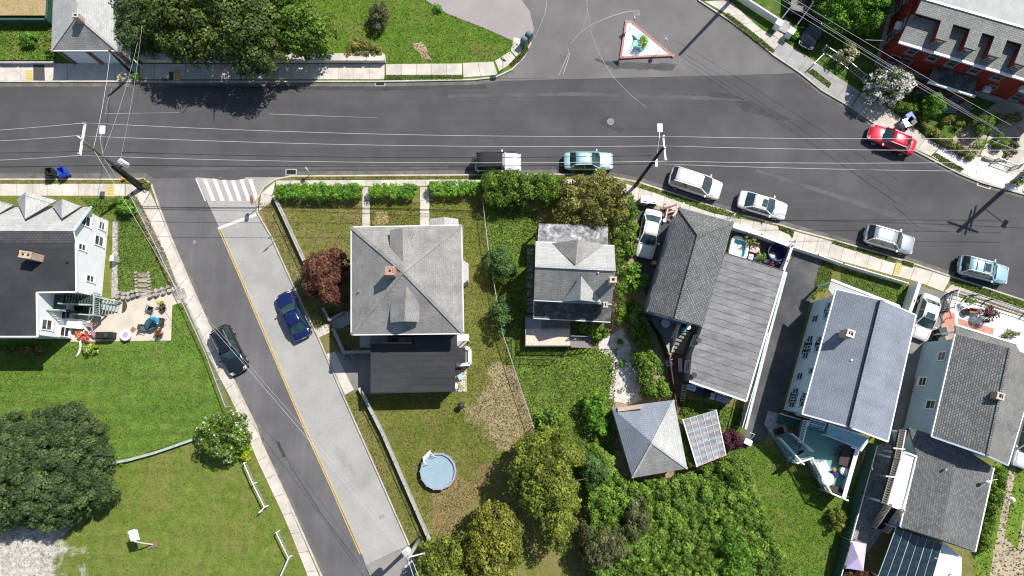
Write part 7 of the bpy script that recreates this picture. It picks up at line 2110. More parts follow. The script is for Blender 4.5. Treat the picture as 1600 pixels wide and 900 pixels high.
for x, y, r_, m_, f_, lab in ((256, 478, .22, 'leaf_lime', 0, 'potted yellow flowers at the top right of the patio'), (253, 521, .32, 'leaf_red', 0, 'potted reddish plant at the lower right of the patio')):
    q = P(x, y, .13); t = thing('potted_plant', q, lab, 'plant'); MB().cyl((q.x, q.y), .18, .13, .5, 14, 0, .24).build('pot', 'planter_pink' if m_ == 'leaf_red' else 'cloth_brown', t)
    pp = [Vector((q.x + .42 * math.cos(a), q.y + .42 * math.sin(a), 0)) for a in np.arange(0, 6.28, .6)]
    canopy('foliage', pp, .45, .95, m_, t, lobe=.25, leaf=.1, dens=1.5, seed=int(x))
q = P(257, 483, .13); t = thing('folding_chair', (0, 0, 0), 'dark folded chair right below the potted yellow flowers', 'chair', None)
MB().box((0, 0, .42), .5, .5, .05).build('seat', 'cloth_brown', t); MB().box((0, .27, .65), .5, .05, .45).build('backrest', 'cloth_brown', t)
for s in (-1, 1): MB().box((s * .22, 0, .21), .03, .5, .03).build('leg', 'black_metal', t)
t.location = q; t.rotation_euler = (0, 0, R(-40))
q = P(201, 524, .13); t = thing('fire_pit_table', q, 'round white fire pit table with grey centre at the patio edge', 'fire pit')
MB().cyl((q.x, q.y), .40, .13, .62, 28).build('base', 'fabric_white', t); MB().cyl((q.x, q.y), .52, .60, .68, 32).build('tabletop', 'fabric_white', t); MB().cyl((q.x, q.y), .28, .67, .70, 24).build('burner_cover', 'pool_grey', t)
o = MB().prism(PL([(207, 510), (213, 514), (208, 521), (203, 516)], .15), .13, .15).build('door_mat', 'wood_brown', None); tag(o, 'small brown square mat beside the white fire pit table', 'mat')
q = P(193, 479, .13); m = MB(); pts_ = [(q.x + .62 * math.cos(a) * .7 - .1, q.y + .62 * math.sin(a)) for a in np.linspace(-math.pi / 2, math.pi / 2, 12)]; m.prism(pts_, .13, .155)
tag(m.build('half_round_mat', 'cloth_brown', None), 'dark half round mat at the foot of the green stairs', 'mat')
q = P(170, 525, .13); t = thing('covered_grill', q, 'long grill under a black cover at the patio edge', 'grill')
MB().box(q + Vector((0, 0, .45)), 1.45, .62, .9).build('body', 'black_paint', t); MB().bar(q + Vector((-.6, 0, .98)), q + Vector((.6, 0, .98)), .5, .16).build('hood', 'black_paint', t); MB().box(q + Vector((.35, 0, 1.07)), .25, .3, .05).build('label_patch', 'cloth_brown', t)
for s in (-1, 1): MB().box(q + Vector((s * .6, .2, .06)), .1, .1, .12).build('wheel', 'tyre', t)
# exterior stair of the left house
t = thing('green_stairs', P(130, 475, 0), 'dark green wooden outside stairs climbing the white sided house', 'stairs')
stairs(t, P(188, 480, 0), P(152, 474, 1.2), 1.0, .15, 1.3, 'paver_green', n=7)
stairs(t, P(150, 471, 1.3), P(100, 465, 3.2), 1.2, 1.4, 3.2, 'green_wood', n=11)
MB().prism(PL([(84, 460), (102, 460), (102, 486), (84, 486)], 3.2), 3.1, 3.2).build('landing', 'green_wood', t)
MB().prism(PL([(144, 462), (158, 463), (157, 494), (141, 492)], 1.3), 1.2, 1.3).build('landing', 'green_wood', t)
railing(t, [P(157, 460, 1.3), P(156, 494, 1.3)], 1.3, 1.0, 'paver_green', .16, .06, .12)
railing(t, [P(157, 494, 1.3), P(125, 492, 1.3)], 1.3, .9, 'paver_green', .2, .05, .1)
railing(t, [P(150, 478, 1.4), P(102, 476, 3.2)], 0, .9, 'paver_green', .25, .05, .1, zs=[1.4, 3.2])
railing(t, [P(190, 472, .2), P(158, 466, 1.3)], 0, .9, 'paver_green', .25, .05, .1, zs=[.2, 1.3])
railing(t, [P(84, 486, 3.2), P(102, 486, 3.2)], 3.2, .9, 'paver_green', .2, .05, .1)
for x, y, z in ((86, 484, 3.1), (101, 484, 3.1), (101, 462, 3.1), (144, 491, 1.2), (156, 492, 1.2)): q = P(x, y, z); MB().box((q.x, q.y, z / 2), .12, .12, z).build('post', 'green_wood', t)
MB().prism(PL([(116, 477), (138, 478), (136, 494), (116, 492)], .9), .85, .9).build('lower_landing', 'soot', t)
# flag and flower things
p = P(137, 512, .13); t = thing('flag', p, 'American flag hanging from a slanted pole above the patio', 'flag')
a, b = P(146, 494, 2.2), P(136, 513, 1.2); MB().tube([a, b], .025, 6).build('pole', 'wood_pale', t)
MB().tube([Vector((b.x, b.y, .13)), b], .03, 6).build('bracket', 'black_metal', t)
c0_, c1_f = b + Vector((-.05, 0, .1)), b + Vector((.55, -.85, -.5))
for k in range(7):
    u0, u1 = k / 7, (k + 1) / 7
    A0 = b + Vector((.0 + .55 * u0, .12, .15)); A1 = b + Vector((.55 * u1, .12, .15)); B0 = b + Vector((.3 + .4 * u0, -.75, -.55)); B1 = b + Vector((.3 + .4 * u1, -.75, -.55))
    MB().faces3([[A0, A1, B1, B0]], .01).build('stripe', 'flag_red' if k % 2 == 0 else 'flag_white', t)
MB().faces3([[b + Vector((-.01, .13, .18)), b + Vector((.3, .13, .18)), b + Vector((.4, -.18, -.06)), b + Vector((.1, -.18, -.06))]], .01).build('canton', 'flag_blue', t)
for k, (x, y, m_, nm, lab) in enumerate(((127, 522, 'flower_orange', 'orange_flowers', 'cluster of orange flowers in a planter beside the flag'), (137, 528, 'toy_red', 'red_flowers', 'cluster of red flowers beside the orange ones'), (134, 519, 'cushion_cream', 'pale_flowers', 'pale flowers between the orange cluster and the flag'))):
    q = P(x, y, .13); t = thing(nm, q, lab, 'flowers'); MB().cyl((q.x, q.y), .2, .13, .45, 12, 0, .25).build('pot', 'planter_pink', t)
    rg = random.Random(k); m = MB()
    for j in range(16): m.sphere((q.x + rg.uniform(-.38, .38), q.y + rg.uniform(-.3, .3), .55 + rg.uniform(0, .2)), .1, .1, .07, 6, 4)
    m.build('blossoms', m_, t, kind='stuff')
p = P(123, 535, .1); t = thing('downspout_pipe', p, 'white curved downspout pipe lying on the grass at the patio corner', 'pipe')
MB().tube([P(125, 533, .5), P(126, 541, .25), P(124, 550, .2), P(119, 558, .18)], .09, 8).build('pipe', 'white_paint', t, smooth=True)
q = P(184, 406, .1); t = thing('meter_box', q, 'grey utility boxes on gravel beside the white wall', 'utility box'); MB().box(q + Vector((0, 0, .5)), .35, .6, .9).build('box', 'galvanised', t); MB().box(q + Vector((0, -.1, 1.0)), .3, .4, .12).build('lid', 'window_ac', t)

# ------------------------------------------------------------------ teal deck of the pale blue house
t = thing('teal_deck', P(1290, 710, 0), 'teal painted raised deck with white railings behind the pale blue house', 'deck')
zd = 1.5
dp = [(1256, 655), (1290, 662), (1345, 684), (1336, 705), (1317, 778), (1292, 768), (1262, 714), (1238, 722), (1252, 700)]
MB().prism(PL(dp, zd), zd - .12, zd).build('deck_floor', 'teal_deck', t)
MB().prism(inset(PL(dp, zd), .15), .1, zd - .13).build('skirt', 'siding_slate', t)
lines = MB(); A_, B_ = P(1256, 655, zd), P(1345, 684, zd)
railing(t, PL([(1238, 722), (1262, 714), (1291, 768), (1316, 779)], zd), zd, 1.0, 'white_trim', .14, .05, .13)
railing(t, PL([(1255, 657), (1247, 690)], zd), zd, 1.0, 'white_trim', .14, .05, .1)
MB().bar(P(1340, 701, zd + 1.05), P(1318, 779, zd + 1.05), .35, .07).build('east_rail', 'white_trim', t)
MB().bar(P(1338, 703, zd + .5), P(1316, 779, zd + .5), .08, 1.0).build('east_panel', 'siding_paleblue', t)
for (x, y) in ((1240, 720), (1262, 713), (1291, 767), (1316, 777), (1338, 704)): q = P(x, y, zd); MB().box((q.x, q.y, zd / 2), .16, .16, zd).build('post', 'teal_post', t)
a, b = P(1219, 680, .1), P(1245, 712, zd)
stairs(t, a, b, 1.5, .15, zd, 'teal_deck', n=8)
railing(t, PL([(1212, 684), (1238, 721)], 0), 0, 1.0, 'white_trim', .14, .05, .12, zs=[.2, zd])
railing(t, PL([(1230, 677), (1252, 701)], 0), 0, 1.0, 'white_trim', .14, .05, .12, zs=[.2, zd])
t = thing('blue_awning', P(1325, 685, 0), 'pale blue enclosed awning roof at the back door of the blue house', 'awning')
MB().faces3([[P(1295, 663, 3.2), P(1357, 684, 3.2), P(1341, 700, 2.7), P(1291, 680, 2.7)]], .1).build('roof', 'awning_blue', t)
MB().faces3([[P(1357, 684, 3.2), P(1356, 692, 3.0), P(1346, 706, 2.6), P(1341, 700, 2.7)]], .1).build('side_roof', 'white_paint', t)
for a, b in (((1295, 663), (1357, 684)), ((1291, 680), (1341, 700))): MB().bar(P(*a, 3.22 if a[0] > 1292 else 2.72), P(*b, 3.22 if a[0] > 1292 else 2.72), .09, .08).build('edge', 'white_trim', t)
for x, y in ((1292, 680), (1340, 699), (1355, 690)): q = P(x, y, 2.6); MB().box((q.x, q.y, 1.95), .12, .12, 1.4).build('post', 'white_trim', t)
t = thing('louvered_cover', P(1276, 663, 0), 'white louvered cover with blue gaps over the cellar entry', 'louvre')
L0, L1, L2, L3 = P(1267, 654, 2.4), P(1291, 661, 2.4), P(1286, 672, 2.2), P(1262, 666, 2.2)
for k in range(4):
    u = k / 4; v = u + .14
    MB().faces3([[L0.lerp(L3, u), L1.lerp(L2, u), L1.lerp(L2, v), L0.lerp(L3, v)]], .04).build('slat', 'awning_blue' if k % 2 else 'white_trim', t)
for a, b in ((L0, L3), (L1, L2)): MB().bar(a, b, .07, .07).build('frame', 'white_trim', t)
for c in (L0, L1, L2, L3): MB().box((c.x, c.y, (c.z + 1.5) / 2), .07, .07, c.z - 1.5).build('post', 'white_trim', t)
t = thing('cellar_entry', P(1235, 655, 0), 'dark green sunken side entry under the end of the blue wall', 'entry')
MB().prism(PL([(1218, 646), (1252, 656), (1246, 668), (1216, 661)], .5), .1, .5).build('bulkhead', 'green_wall', t)
MB().bar(P(1218, 646, .56), P(1252, 656, .56), .1, .08).build('frame', 'white_trim', t)
q = P(1215, 673, .13); t = thing('dark_planter', q, 'black square planter at the head of the deck steps', 'planter'); MB().box(q + Vector((0, 0, .3)), .7, .5, .6, R(20)).build('box', 'black_paint', t); MB().box(q + Vector((0, 0, .58)), .62, .42, .06, R(20)).build('soil', 'soot', t)
sheet('gravel_bed', [(1200, 642), (1216, 646), (1228, 664), (1246, 720), (1232, 722), (1194, 662)], .135, 'gravel_grey')
def pz(x, y): return P(x, y, zd)
q = pz(1317, 712); t = thing('dining_table', q, 'brown outdoor dining table on the teal deck', 'table'); MB().box(q + Vector((0, 0, .72)), 1.1, 1.7, .05, R(-17)).build('tabletop', 'cloth_brown', t)
for sx in (-1, 1):
    for sy in (-1, 1): v = Matrix.Rotation(R(-17), 3, 'Z') @ Vector((sx * .45, sy * .7, .35)); MB().box(q + v, .06, .06, .7).build('leg', 'cloth_brown', t)
for x, y, rz, c_, lab in ((1308, 708, 73, 'cloth_brown', 'brown chair on the left side of the outdoor dining table'), (1325, 704, -107, 'cushion_cream', 'cream cushioned chair on the right side of the outdoor dining table'), (1322, 722, -107, 'cloth_brown', 'brown chair at the lower right of the outdoor dining table')):
    q = pz(x, y); t = thing('deck_chair', (0, 0, 0), lab, 'chair', 'chairs round the outdoor dining table')
    MB().box((0, 0, .43), .5, .5, .06).build('seat', c_, t); MB().box((0, .26, .7), .5, .05, .5).build('backrest', 'cloth_brown', t)
    for sx in (-1, 1):
        for sy in (-1, 1): MB().box((sx * .22, sy * .22, .2), .04, .04, .4).build('leg', 'black_metal', t)
    t.location = q; t.rotation_euler = (0, 0, R(rz))
for x, y, m_, shape, lab in ((1281, 729, 'fabric_white', 0, 'white square covered seat on the teal deck'), (1288, 747, 'fabric_white', 1, 'white round covered table on the teal deck')):
    q = pz(x, y); t = thing('garden_table' if shape else 'armchair', q, lab, 'outdoor furniture')
    if shape: MB().cyl((q.x, q.y), .60, zd, zd + .7, 24, 0, .56).build('cover', m_, t); MB().cyl((q.x, q.y), .2, zd + .7, zd + .76, 16).build('lid', m_, t)
    else: MB().box(q + Vector((0, 0, .35)), .95, .95, .7, R(25)).build('cover', m_, t); MB().box(q + Vector((-.4, .1, .75)), .15, .9, .3, R(25)).build('backrest', m_, t)
q = pz(1306, 765); t = thing('brown_bench', q, 'dark brown bench across the south corner of the teal deck', 'bench'); MB().box(q + Vector((0, 0, .42)), 1.5, .55, .12, R(-20)).build('seat', 'cloth_brown', t); MB().box(q + Vector((0, -.26, .65)), 1.5, .1, .5, R(-20)).build('backrest', 'cloth_brown', t)
for s in (-1, 1): MB().box(q + Vector((s * .6, 0, .18)), .1, .45, .36, R(-20)).build('leg', 'cloth_brown', t)
q = pz(1303, 741); t = thing('blue_cushion', q, 'round navy cushion beside the white round covered table', 'cushion'); MB().cyl((q.x, q.y), .30, zd, zd + .3, 20).build('cushion', 'tub_navy', t); MB().cyl((q.x, q.y), .12, zd + .3, zd + .33, 12).build('button', 'tub_navy', t)
q = pz(1316, 735); t = thing('cream_chair', q, 'round cream basket chair near the deck’s east rail', 'chair'); MB().cyl((q.x, q.y), .36, zd, zd + .5, 20, 0, .4).build('basket', 'cushion_cream', t); MB().cyl((q.x, q.y), .26, zd + .5, zd + .56, 16).build('cushion', 'fabric_white', t)
q = pz(1300, 733); t = thing('pot_plant', q, 'small pale potted plant by the dining table corner', 'plant'); MB().cyl((q.x, q.y), .14, zd, zd + .3, 12).build('pot', 'cushion_cream', t); MB().sphere((q.x, q.y, zd + .42), .2, .2, .16).build('plant', 'lawn_straw', t)

# ------------------------------------------------------------------ rear balcony, stairs, glass roof (lower right)
t = thing('rear_balcony', P(1395, 740, 0), 'narrow dark balcony with pale railings beside the white flat roof', 'balcony')
zb = 3.4
MB().prism(PL([(1404, 672), (1420, 670), (1412, 706), (1386, 788), (1376, 785)], zb), zb - .15, zb).build('floor', 'black_metal', t)
railing(t, PL([(1405, 672), (1397, 715), (1377, 785)], zb), zb, 1.0, 'wood_pale', .2, .07, .1)
for x, y in ((1405, 674), (1397, 715), (1378, 784)): q = P(x, y, zb); MB().box((q.x, q.y, zb / 2), .14, .14, zb - .15).build('post', 'white_trim', t)
for x, y in ((1400, 700), (1388, 744)): MB().bar(P(x - 4, y, zb + 1.0), P(x + 14, y + 2, zb + 1.0), .1, .08).build('cross_beam', 'white_trim', t)
t = thing('rear_stairs', P(1375, 810, 0), 'dark stairs with pale balusters running down beside the rear house', 'stairs')
stairs(t, P(1369, 826, .3), P(1395, 790, 3.3), 1.1, .3, 3.3, 'black_metal', n=14)
railing(t, [P(1360, 822, .3), P(1384, 786, 3.3)], 0, 1.0, 'wood_pale', .2, .06, .09, zs=[.3, 3.3])
railing(t, [P(1379, 829, .3), P(1403, 794, 3.3)], 0, 1.0, 'wood_pale', .2, .06, .09, zs=[.3, 3.3])
t = thing('side_eave', P(1403, 812, 0), 'small pale blue side wall under the stair head', 'lean-to')
MB().faces3([[P(1406, 800, 2.6), P(1412, 802, 2.6), P(1402, 824, 2.3), P(1391, 818, 2.2)]], .1).build('roof', 'awning_blue', t); MB().box(tuple(P(1402, 812, 1.1)), .6, 1.0, 2.1, R(-17)).build('wall', 'siding_paleblue', t)
t = thing('glass_canopy', P(1430, 865, 0), 'large dark glass canopy with thin pale ribs at the bottom edge', 'canopy')
g = [P(1400, 824, 2.9), P(1472, 850, 2.9), P(1452, 920, 2.5), P(1372, 900, 2.5)]
for i in range(6):
    for j in range(3):
        q_ = [gp_((i + .03) / 6, (j + .03) / 3), gp_((i + .97) / 6, (j + .03) / 3), gp_((i + .97) / 6, (j + .97) / 3), gp_((i + .03) / 6, (j + .97) / 3)]
        MB().faces3([q_], .02).build('pane', 'canopy_glass', t)
for i in range(7): MB().bar(gp_(i / 6, 0) + u_, gp_(i / 6, 1) + u_, .045, .06).build('rib', 'pool_grey' if i % 2 else 'vinyl_grey', t)
for j in (1, 2): MB().bar(gp_(0, j / 3), gp_(1, j / 3), .04, .05).build('purlin', 'black_metal', t)
for u, v in ((0, 0), (1, 0), (1, 1), (0, 1)): p = gp_(u, v); MB().box((p.x, p.y, p.z / 2), .1, .1, p.z).build('post', 'vinyl_grey', t)
t = thing('lilac_canopy', P(1337, 868, 0), 'lilac fabric canopy tent beside the dark fence', 'canopy')
cc = [P(1331, 845, 2.1), P(1354, 850, 2.1), P(1349, 892, 2.1), P(1322, 888, 2.1)]; ap = P(1341, 871, 2.7)
for i in range(4): MB().faces3([[cc[i], cc[(i + 1) % 4], ap]], .03).build('panel', 'purple_fabric', t)
for c in cc: MB().box((c.x, c.y, 1.05), .06, .06, 2.1).build('leg', 'galvanised', t)
t = thing('white_shed', P(1482, 880, 0), 'flat white roofed shed at the bottom edge', 'shed')
MB().prism(PL([(1462, 850), (1478, 850), (1503, 872), (1500, 960), (1455, 950)], 2.4), 2.2, 2.4).build('roof', 'roof_white', t)
walls(t, inset(PL([(1462, 850), (1478, 850), (1503, 872), (1500, 960), (1455, 950)], 2.4), .15), 0, 2.2, 'siding_cream')
pipe(t, (1484, 897), 2.4, .25, .06, 'brick_tan')
q = P(1568, 778, .1); t = thing('garden_statue', q, 'white garden lamp on a short post in the weedy strip', 'lamp')
MB().tube([q, q + Vector((0, 0, 1.2))], .05, 8).build('post', 'white_paint', t); MB().cyl((q.x, q.y), .26, 1.2, 1.45, 14, 0, .12).build('shade', 'white_paint', t)
t = thing('plank_stack', P(1432, 620, .1), 'two long brown planks lying in the shaded drive', 'planks')
for dx in (0, 9): MB().bar(P(1430 + dx, 592, .25), P(1414 + dx, 668, .25), .42, .12).build('plank', 'wood_brown', t)
t = thing('red_rack', P(1482, 492, .1), 'small dark red metal frame on the pink entry pad', 'frame')
for a, b in (((1476, 486), (1483, 484)), ((1483, 484), (1487, 496)), ((1484, 498), (1491, 495))): MB().bar(P(*a, .9), P(*b, .9), .07, .07).build('bar', 'sign_red', t)
for x, y in ((1476, 486), (1487, 496)): q = P(x, y, .9); MB().box((q.x, q.y, .5), .05, .05, .8).build('leg', 'sign_red', t)
sheet('entry_pad', [(1474, 490), (1492, 488), (1492, 520), (1484, 536), (1470, 528)], .137, 'brick_salmon')
sheet('brick_border', [(1497, 497), (1553, 513), (1551, 525), (1496, 507)], .138, 'brick_salmon')
t = thing('entry_stairs', P(1472, 525, .1), 'grey slatted entry stairs on the drive side of the slate blue house', 'stairs')
stairs(t, P(1477, 512, .1), P(1471, 540, 1.2), .9, .15, 1.3, 'concrete_grey', n=8)
for x, y, w_, m_, lab in ((1463, 520, .5, 'black_paint', 'black bin at the corner of the entry stairs'), (1461, 533, .55, 'bin_darkgreen', 'dark green bin below the black one beside the drive')):
    bin_(x, y, m_, lab, R(10), False, .13)
q = P(1517, 487, .13); t = thing('garden_bench_small', q, 'small dark red garden seat on the white gravel', 'seat'); MB().box(q + Vector((0, 0, .4)), .8, .4, .08, R(-10)).build('seat', 'rust', t); MB().box(q + Vector((0, .2, .6)), .8, .06, .3, R(-10)).build('backrest', 'sign_red', t)
for s in (-1, 1): MB().box(q + Vector((s * .3, 0, .18)), .06, .35, .36).build('leg', 'black_metal', t)
q = P(1507, 488, .13); t = thing('round_planter', q, 'dark round planter left of the small dark red seat', 'planter'); MB().cyl((q.x, q.y), .3, .13, .5, 18, 0, .36).build('pot', 'cloth_brown', t); MB().cyl((q.x, q.y), .3, .48, .52, 18).build('soil', 'soot', t)
# litter near the white sedan between houses
for x, y, w_, m_, nm, lab in ((1005, 316, .75, 'galvanised', 'metal_bin', 'left of two shiny metal lidded bins behind the white sedan'), (1018, 317, .75, 'black_metal', 'metal_bin', 'darker right one of two metal lidded bins behind the white sedan')):
    q = P(x, y, .13); t = thing(nm, q, lab, 'bin'); MB().box(q + Vector((0, 0, .45)), w_, .65, .9, R(-8)).build('body', m_, t); MB().box(q + Vector((0, 0, .94)), w_ * 1.05, .7, .07, R(-8)).build('lid', 'galvanised', t); MB().box(q + Vector((0, -.2, 1.0)), .3, .06, .05, R(-8)).build('handle', 'black_metal', t)
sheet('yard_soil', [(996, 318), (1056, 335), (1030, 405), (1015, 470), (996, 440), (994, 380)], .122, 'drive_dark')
q = P(1037, 346, .13); t = thing('round_stool', q, 'small round white stool beside the parked white sedan', 'stool'); MB().cyl((q.x, q.y), .18, .5, .56, 16).build('seat', 'fabric_white', t)
for k in range(3): a = 2.09 * k; MB().tube([q + Vector((.15 * math.cos(a), .15 * math.sin(a), 0)), q + Vector((.1 * math.cos(a), .1 * math.sin(a), .4))], .02, 5).build('leg', 'wood_pale', t)
q = P(1046, 333, .13); t = thing('firewood_heap', q, 'heap of odd boards and planks by the corner of the shingled house', 'lumber heap'); rg = random.Random(4)
for k in range(9): a = rg.uniform(0, 3.1); c = q + Vector((rg.uniform(-.9, .9), rg.uniform(-.8, .5), .1 + .05 * k)); v = Vector((math.cos(a), math.sin(a), .05)) * rg.uniform(.4, .9); MB().bar(c - v, c + v, rg.uniform(.08, .2), .05).build('board', rg.choice(['wood_pale', 'wood_grey', 'wood_brown', 'toy_pink']), t)
q = P(1021, 412, .13); t = thing('crate', q, 'small red brown crate below the parked white sedan', 'crate'); MB().box(q + Vector((0, 0, .2)), .5, .45, .4, .2).build('box', 'rust', t); MB().box(q + Vector((0, 0, .42)), .35, .3, .05, .2).build('lid', 'toy_pink', t)
for k in range(4): MB().box(q + Vector((-.2 + .13 * k, 0, .405)), .05, .46, .02, .2).build('slat', 'wood_brown', t)

# ------------------------------------------------------------------ utility poles
def insul(m, p): m.cyl((p.x, p.y), .07, p.z, p.z + .22, 8)
def pole(px, top, zt, mat, label, r=.17):
    b = P(*px, .1); tt = P(*top, zt)
    t = thing('utility_pole', b, label, 'utility pole')
    MB().tube([b, b.lerp(tt, .5), tt], [r, r * .85, r * .68], 12).build('shaft', mat, t, smooth=True)
    return t, b, tt
def xarm(t, a, b, z, mat='fabric_white', w_=.14, ins=(0.03, .5, .97)):
    A_, B_ = P(*a, z), P(*b, z)
    ar = MB().bar(A_, B_, w_, .16).build('crossarm', mat, t)
    for s in ins:
        q = A_.lerp(B_, s); m = MB(); insul(m, q + Vector((0, 0, .08))); m.build('insulator', 'galvanised', ar)
    return A_, B_
# pole 1, left junction
t, b1, t1 = pole((223, 291), (131, 222), 9.6, 'pole_wood', 'mossy wooden utility pole with transformer at the corner of the side street')
xarm(t, (133, 193), (125, 243), 9.4)
p = b1.lerp(t1, .92); MB().bar(p, P(121, 212, 9.6), .12, .1).build('side_arm', 'fabric_white', t)
p = b1.lerp(t1, .46); q = P(193, 255, 5.0)
m = MB().cyl((q.x, q.y), .27, 4.5, 5.5, 16); m.build('transformer', 'fabric_white', t); MB().cyl((q.x, q.y), .2, 5.5, 5.6, 16).build('transformer_lid', 'galvanised', t)
MB().bar(p, Vector((q.x, q.y, p.z)), .12, .12).build('bracket', 'black_metal', t)
MB().sphere(P(174, 256, 5.2), .2, .2, .2).build('splice_case', 'galvanised', t, smooth=True)
MB().bar(P(172, 258, 5.0), P(207, 258, 5.0), .06, .06).build('bracket', 'black_metal', t)
hd = P(160, 203, 7.4); p = b1.lerp(t1, .70)
MB().tube([p, p.lerp(hd, .6) + Vector((0, 0, .4)), hd], .03, 6).build('lamp_arm', 'galvanised', t)
MB().box(hd, .42, .72, .16, 0).build('lamp_head', 'white_paint', t)
t = thing('pole_stub', P(222, 294, .1), 'short dark wooden stub pole strapped beside the transformer pole', 'utility pole')
MB().tube([P(221, 296, .1), P(176, 260, 4.8)], [.2, .16], 10).build('shaft', 'pole_dark', t)
# pole 2, middle
t, b2, t2_ = pole((992, 291), (1036, 231), 10.2, 'pole_dark', 'black leaning utility pole beside the olive tree', .17)
xarm(t, (1036, 213), (1040, 252), 10.0)
hd = P(1031, 200, 8.6); p = b2.lerp(t2_, .80)
MB().tube([p, p.lerp(hd, .6) + Vector((0, 0, .3)), hd], .03, 6).build('lamp_arm', 'galvanised', t); MB().box(hd, .42, .72, .16).build('lamp_head', 'white_paint', t)
q = P(1025, 255, 6.6); MB().box(q, .2, .7, .3).build('cable_box', 'fabric_white', t); MB().bar(b2.lerp(t2_, .62), q, .1, .1).build('bracket', 'black_metal', t)
# pole 3, short pole near garage
t, b3, t3_ = pole((208, 116), (171, 79), 4.6, 'pole_dark', 'short dark pole leaning over the corner of the pale roofed garage', .16)
# pole 4, bottom
t, b4, t4_ = pole((656, 841), (637, 873), 8.2, 'pole_grey', 'grey green utility pole at the bottom by the yellow green trees', .2)
xarm(t, (634, 885), (644, 876), 8.0); A_, B_ = xarm(t, (640, 870), (664, 864), 8.0, w_=.08, ins=(.97,))
q = P(635, 862, 6.6); MB().cyl((q.x, q.y), .28, 6.0, 7.0, 16).build('transformer', 'fabric_white', t); MB().cyl((q.x, q.y), .2, 7.0, 7.1, 16).build('transformer_lid', 'galvanised', t)
# pole 5, right edge, mostly out of frame: shaft, arms
t, b5, t5_ = pole((1606, 264), (1728, 214), 10.6, 'pole_dark', 'big utility pole beyond the right edge casting the long crossed shadow', .24)
for z, L, rz in ((9.8, 1.5, R(-20)), (9.0, 1.3, R(70)), (8.3, 1.3, R(70))):
    c = b5.lerp(t5_, (z - .1) / 10.5); v = Vector((math.cos(rz), math.sin(rz), 0)) * L
    MB().bar(c - v, c + v, .14, .16).build('crossarm', 'pole_dark', t)
c = b5.lerp(t5_, .62); v = Vector((2.0, -1.4, .3)); MB().tube([c, c + v], .04, 6).build('lamp_arm', 'galvanised', t); MB().box(c + v, .4, .75, .18, R(-35)).build('lamp_head', 'white_paint', t)
# pole 6, top edge: only its shadow and foot in view
t, b6, t6_ = pole((1142, 1), (1170, -50), 8.0, 'pole_dark', 'utility pole at the top edge casting a bent shadow on the upper road', .2)

# ------------------------------------------------------------------ cables
W_ = wire
p1a, p1b, p1c = P(133, 192, 9.55), P(121, 212, 9.75), P(124, 243, 9.55)
p2a, p2b, p2c = P(1036, 213, 10.2), P(1038, 228, 10.2), P(1040, 252, 10.2)
for a, b, lab in ((p1a, p2a, 'uppermost long white cable between the two street utility poles'), (p1b, p2b, 'middle long white cable between the two street utility poles'), (p1c, p2c, 'lower long white cable between the two street utility poles')):
    W_('overhead_cable', (a, b), lab, 1.0, .021, group='cables over the main road')
for a, l, lab in ((p1a, (-300, 215), 'uppermost white cable running off the left edge'), (p1b, (-300, 228), 'middle white cable running off the left edge'), (p1c, (-300, 256), 'lower white cable running off the left edge')):
    W_('overhead_cable', (a, P(*l, 9.6)), lab, .6, .021, group='cables over the main road')
for a, l, lab in ((p2a, (1780, 211), 'uppermost white cable from the leaning pole to the right edge'), (p2b, (1780, 232), 'second white cable from the leaning pole to the right edge'), (p2c, (1780, 249), 'third white cable from the leaning pole to the right edge'), (P(1026, 256, 6.6), (1780, 268), 'lowest white cable from the leaning pole to the right edge')):
    W_('overhead_cable', (a, P(*l, 9.6 if a.z > 8 else 6.8)), lab, .7, .021, group='cables over the main road')
W_('telephone_cable', (P(190, 238, 6.6), P(1020, 243, 7.4)), 'thin dark telephone cable slung below the white street cables', .9, .03, 'wire_dark')
W_('telephone_cable', (P(200, 258, 5.0), P(1018, 256, 6.2)), 'lower dark telephone cable nearest the south kerb', .6, .035, 'wire_dark')
W_('telephone_cable', (P(-300, 262, 5.2), P(172, 258, 5.0)), 'dark telephone cable running off the left edge at the kerb', .3, .035, 'wire_dark')
W_('telephone_cable', (P(-300, 240, 6.6), P(150, 236, 6.6)), 'thin dark telephone cable running off the left edge over the road', .3, .025, 'wire_dark')
W_('service_cable', (b1.lerp(t1, .86), P(172, 82, 4.6)), 'white cable from the mossy pole across the road to the short dark pole', .25, .02)
W_('service_cable', (b1.lerp(t1, .72), P(215, 66, 5.6)), 'faint cable from the mossy pole toward the trees left of centre', .3, .010)
W_('service_cable', (b1.lerp(t1, .45), P(222, 40, 5.6)), 'second faint cable from the mossy pole toward the big tree', .3, .010)
W_('guy_wire', (b1.lerp(t1, .86), P(290, 475, 4.4)), 'bright wire from the mossy pole passing over the round clipped bush', .1, .016)
W_('guy_wire', (b1.lerp(t1, .72), P(252, 378, .2)), 'steep guy wire from the mossy pole down to the dry verge', .02, .014)
W_('side_street_cable', (P(274, 447, 5.6), P(637, 874, 8.1)), 'long white cable running down the side street', .6, .014, group='cables over the side street')
W_('side_street_cable', (P(292, 462, 5.2), P(636, 862, 7.2)), 'thinner white cable beside the long one down the side street', .7, .009, group='cables over the side street')
W_('side_street_cable', (P(637, 874, 8.1), P(655, 930, 8.2)), 'left white cable leaving the bottom edge from the grey green pole', .1, .028)
W_('side_street_cable', (P(644, 876, 8.1), P(666, 935, 8.2)), 'right white cable leaving the bottom edge from the grey green pole', .1, .028)
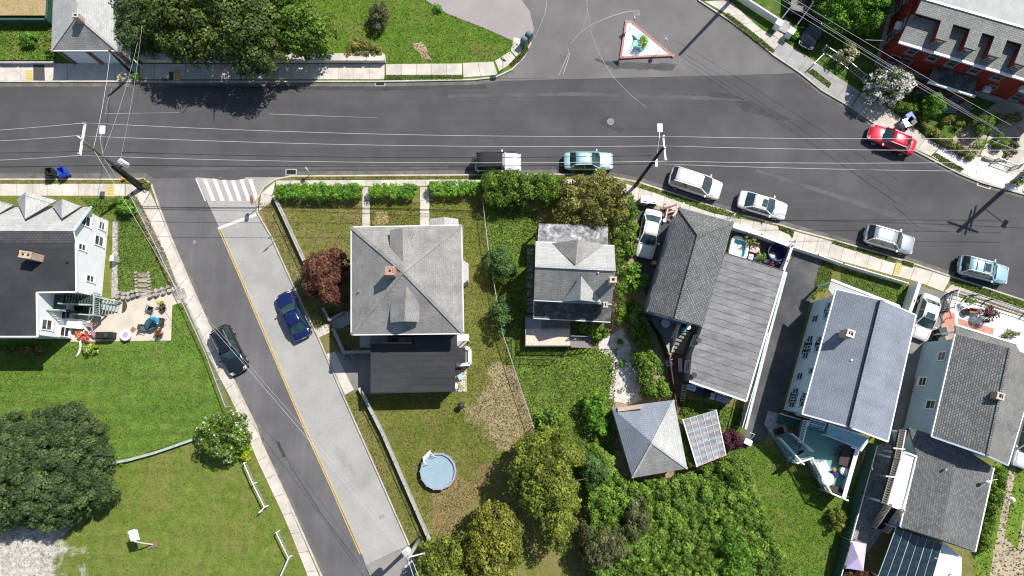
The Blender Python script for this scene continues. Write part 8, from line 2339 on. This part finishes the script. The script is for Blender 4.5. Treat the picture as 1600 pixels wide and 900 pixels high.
for k, (a, b, z0, z1) in enumerate((((1167, -40), (1560, 202), 7.6, 8.2), ((1158, -42), (1566, 208), 7.2, 7.6), ((1176, -42), (1580, 196), 8.2, 8.8), ((1140, -44), (1530, 190), 6.4, 6.6))):
    W_('roadside_cable', (P(*a, z0), P(*b, z1)), ('second', 'third', 'highest', 'lowest')[k] + ' of the pale cables slanting past the dark red brick house', .25, .013, 'wire_bright', group='cables past the brick house')
W_('service_cable', (P(1540, 215, 7.6), P(1606, 240, 8.5)), 'short pale cable reaching the right edge above the garden', .1, .02)
W_('fence_wire', (P(1352, 62, 3.5), P(1384, 63, 3.6)), 'short thin wire in the shade beside the brick house', .05, .02)
boardfence('windscreen_fence', [(-200, 29), (72, 30)], 'green screened fence across the dry garden at the top left', 1.1, z=.5, mat='green_wall', cap=.2)
boardfence('windscreen_fence', [(72, 30), (76, -30)], 'green screened fence beside the pale roofed garage', 1.1, z=.5, mat='green_wall', cap=.2)

q = P(723, 68, .11); t = thing('garden_stake', q, 'thin green stake leaning in the north lawn near the pale drive', 'stake')
MB().tube([q, P(727, 63, .55)], .03, 6).build('rod', 'green_wall', t); MB().box(P(727, 63, .55), .12, .05, .08).build('tip', 'green_wall', t)
T('garden_bush', blob(684, 12, 8, 5, jit=.2, rot=.5), .12, .8, 'leaf_vivid', 'small green plants at the edge of the pale drive, top centre', 'shrub', lobe=.3, leaf=.13, dens=1.5, trunk=0)
T('garden_bush', blob(44, 62, 14, 11, jit=.2), .5, 1.5, 'leaf_vivid', 'green bush alone on the raised lawn at the top left', 'shrub', lobe=.4, leaf=.15, dens=1.5, trunk=0)
T('garden_bush', blob(78, 70, 6, 18, jit=.2), .5, 1.6, 'leaf_yellow', 'yellow green bush along the left wall of the pale roofed garage', 'shrub', lobe=.4, leaf=.15, dens=1.5, trunk=0)
T('vine_mass', [(990, 500), (1006, 498), (1016, 520), (1024, 545), (1012, 552), (996, 540)], .2, 1.6, 'leaf_mid', 'low vines spilling over the dark board fence of the slate yard', 'shrub', zmid=1.0, lobe=.45, leaf=.16, dens=1.6, trunk=0)
T('vine_mass', [(895, 500), (925, 505), (950, 512), (958, 528), (935, 532), (905, 522)], .2, 1.6, 'leaf_mid', 'shaded bushes filling the corner beside the pale wooden deck', 'shrub', zmid=1.0, lobe=.45, leaf=.16, dens=1.6, trunk=0)
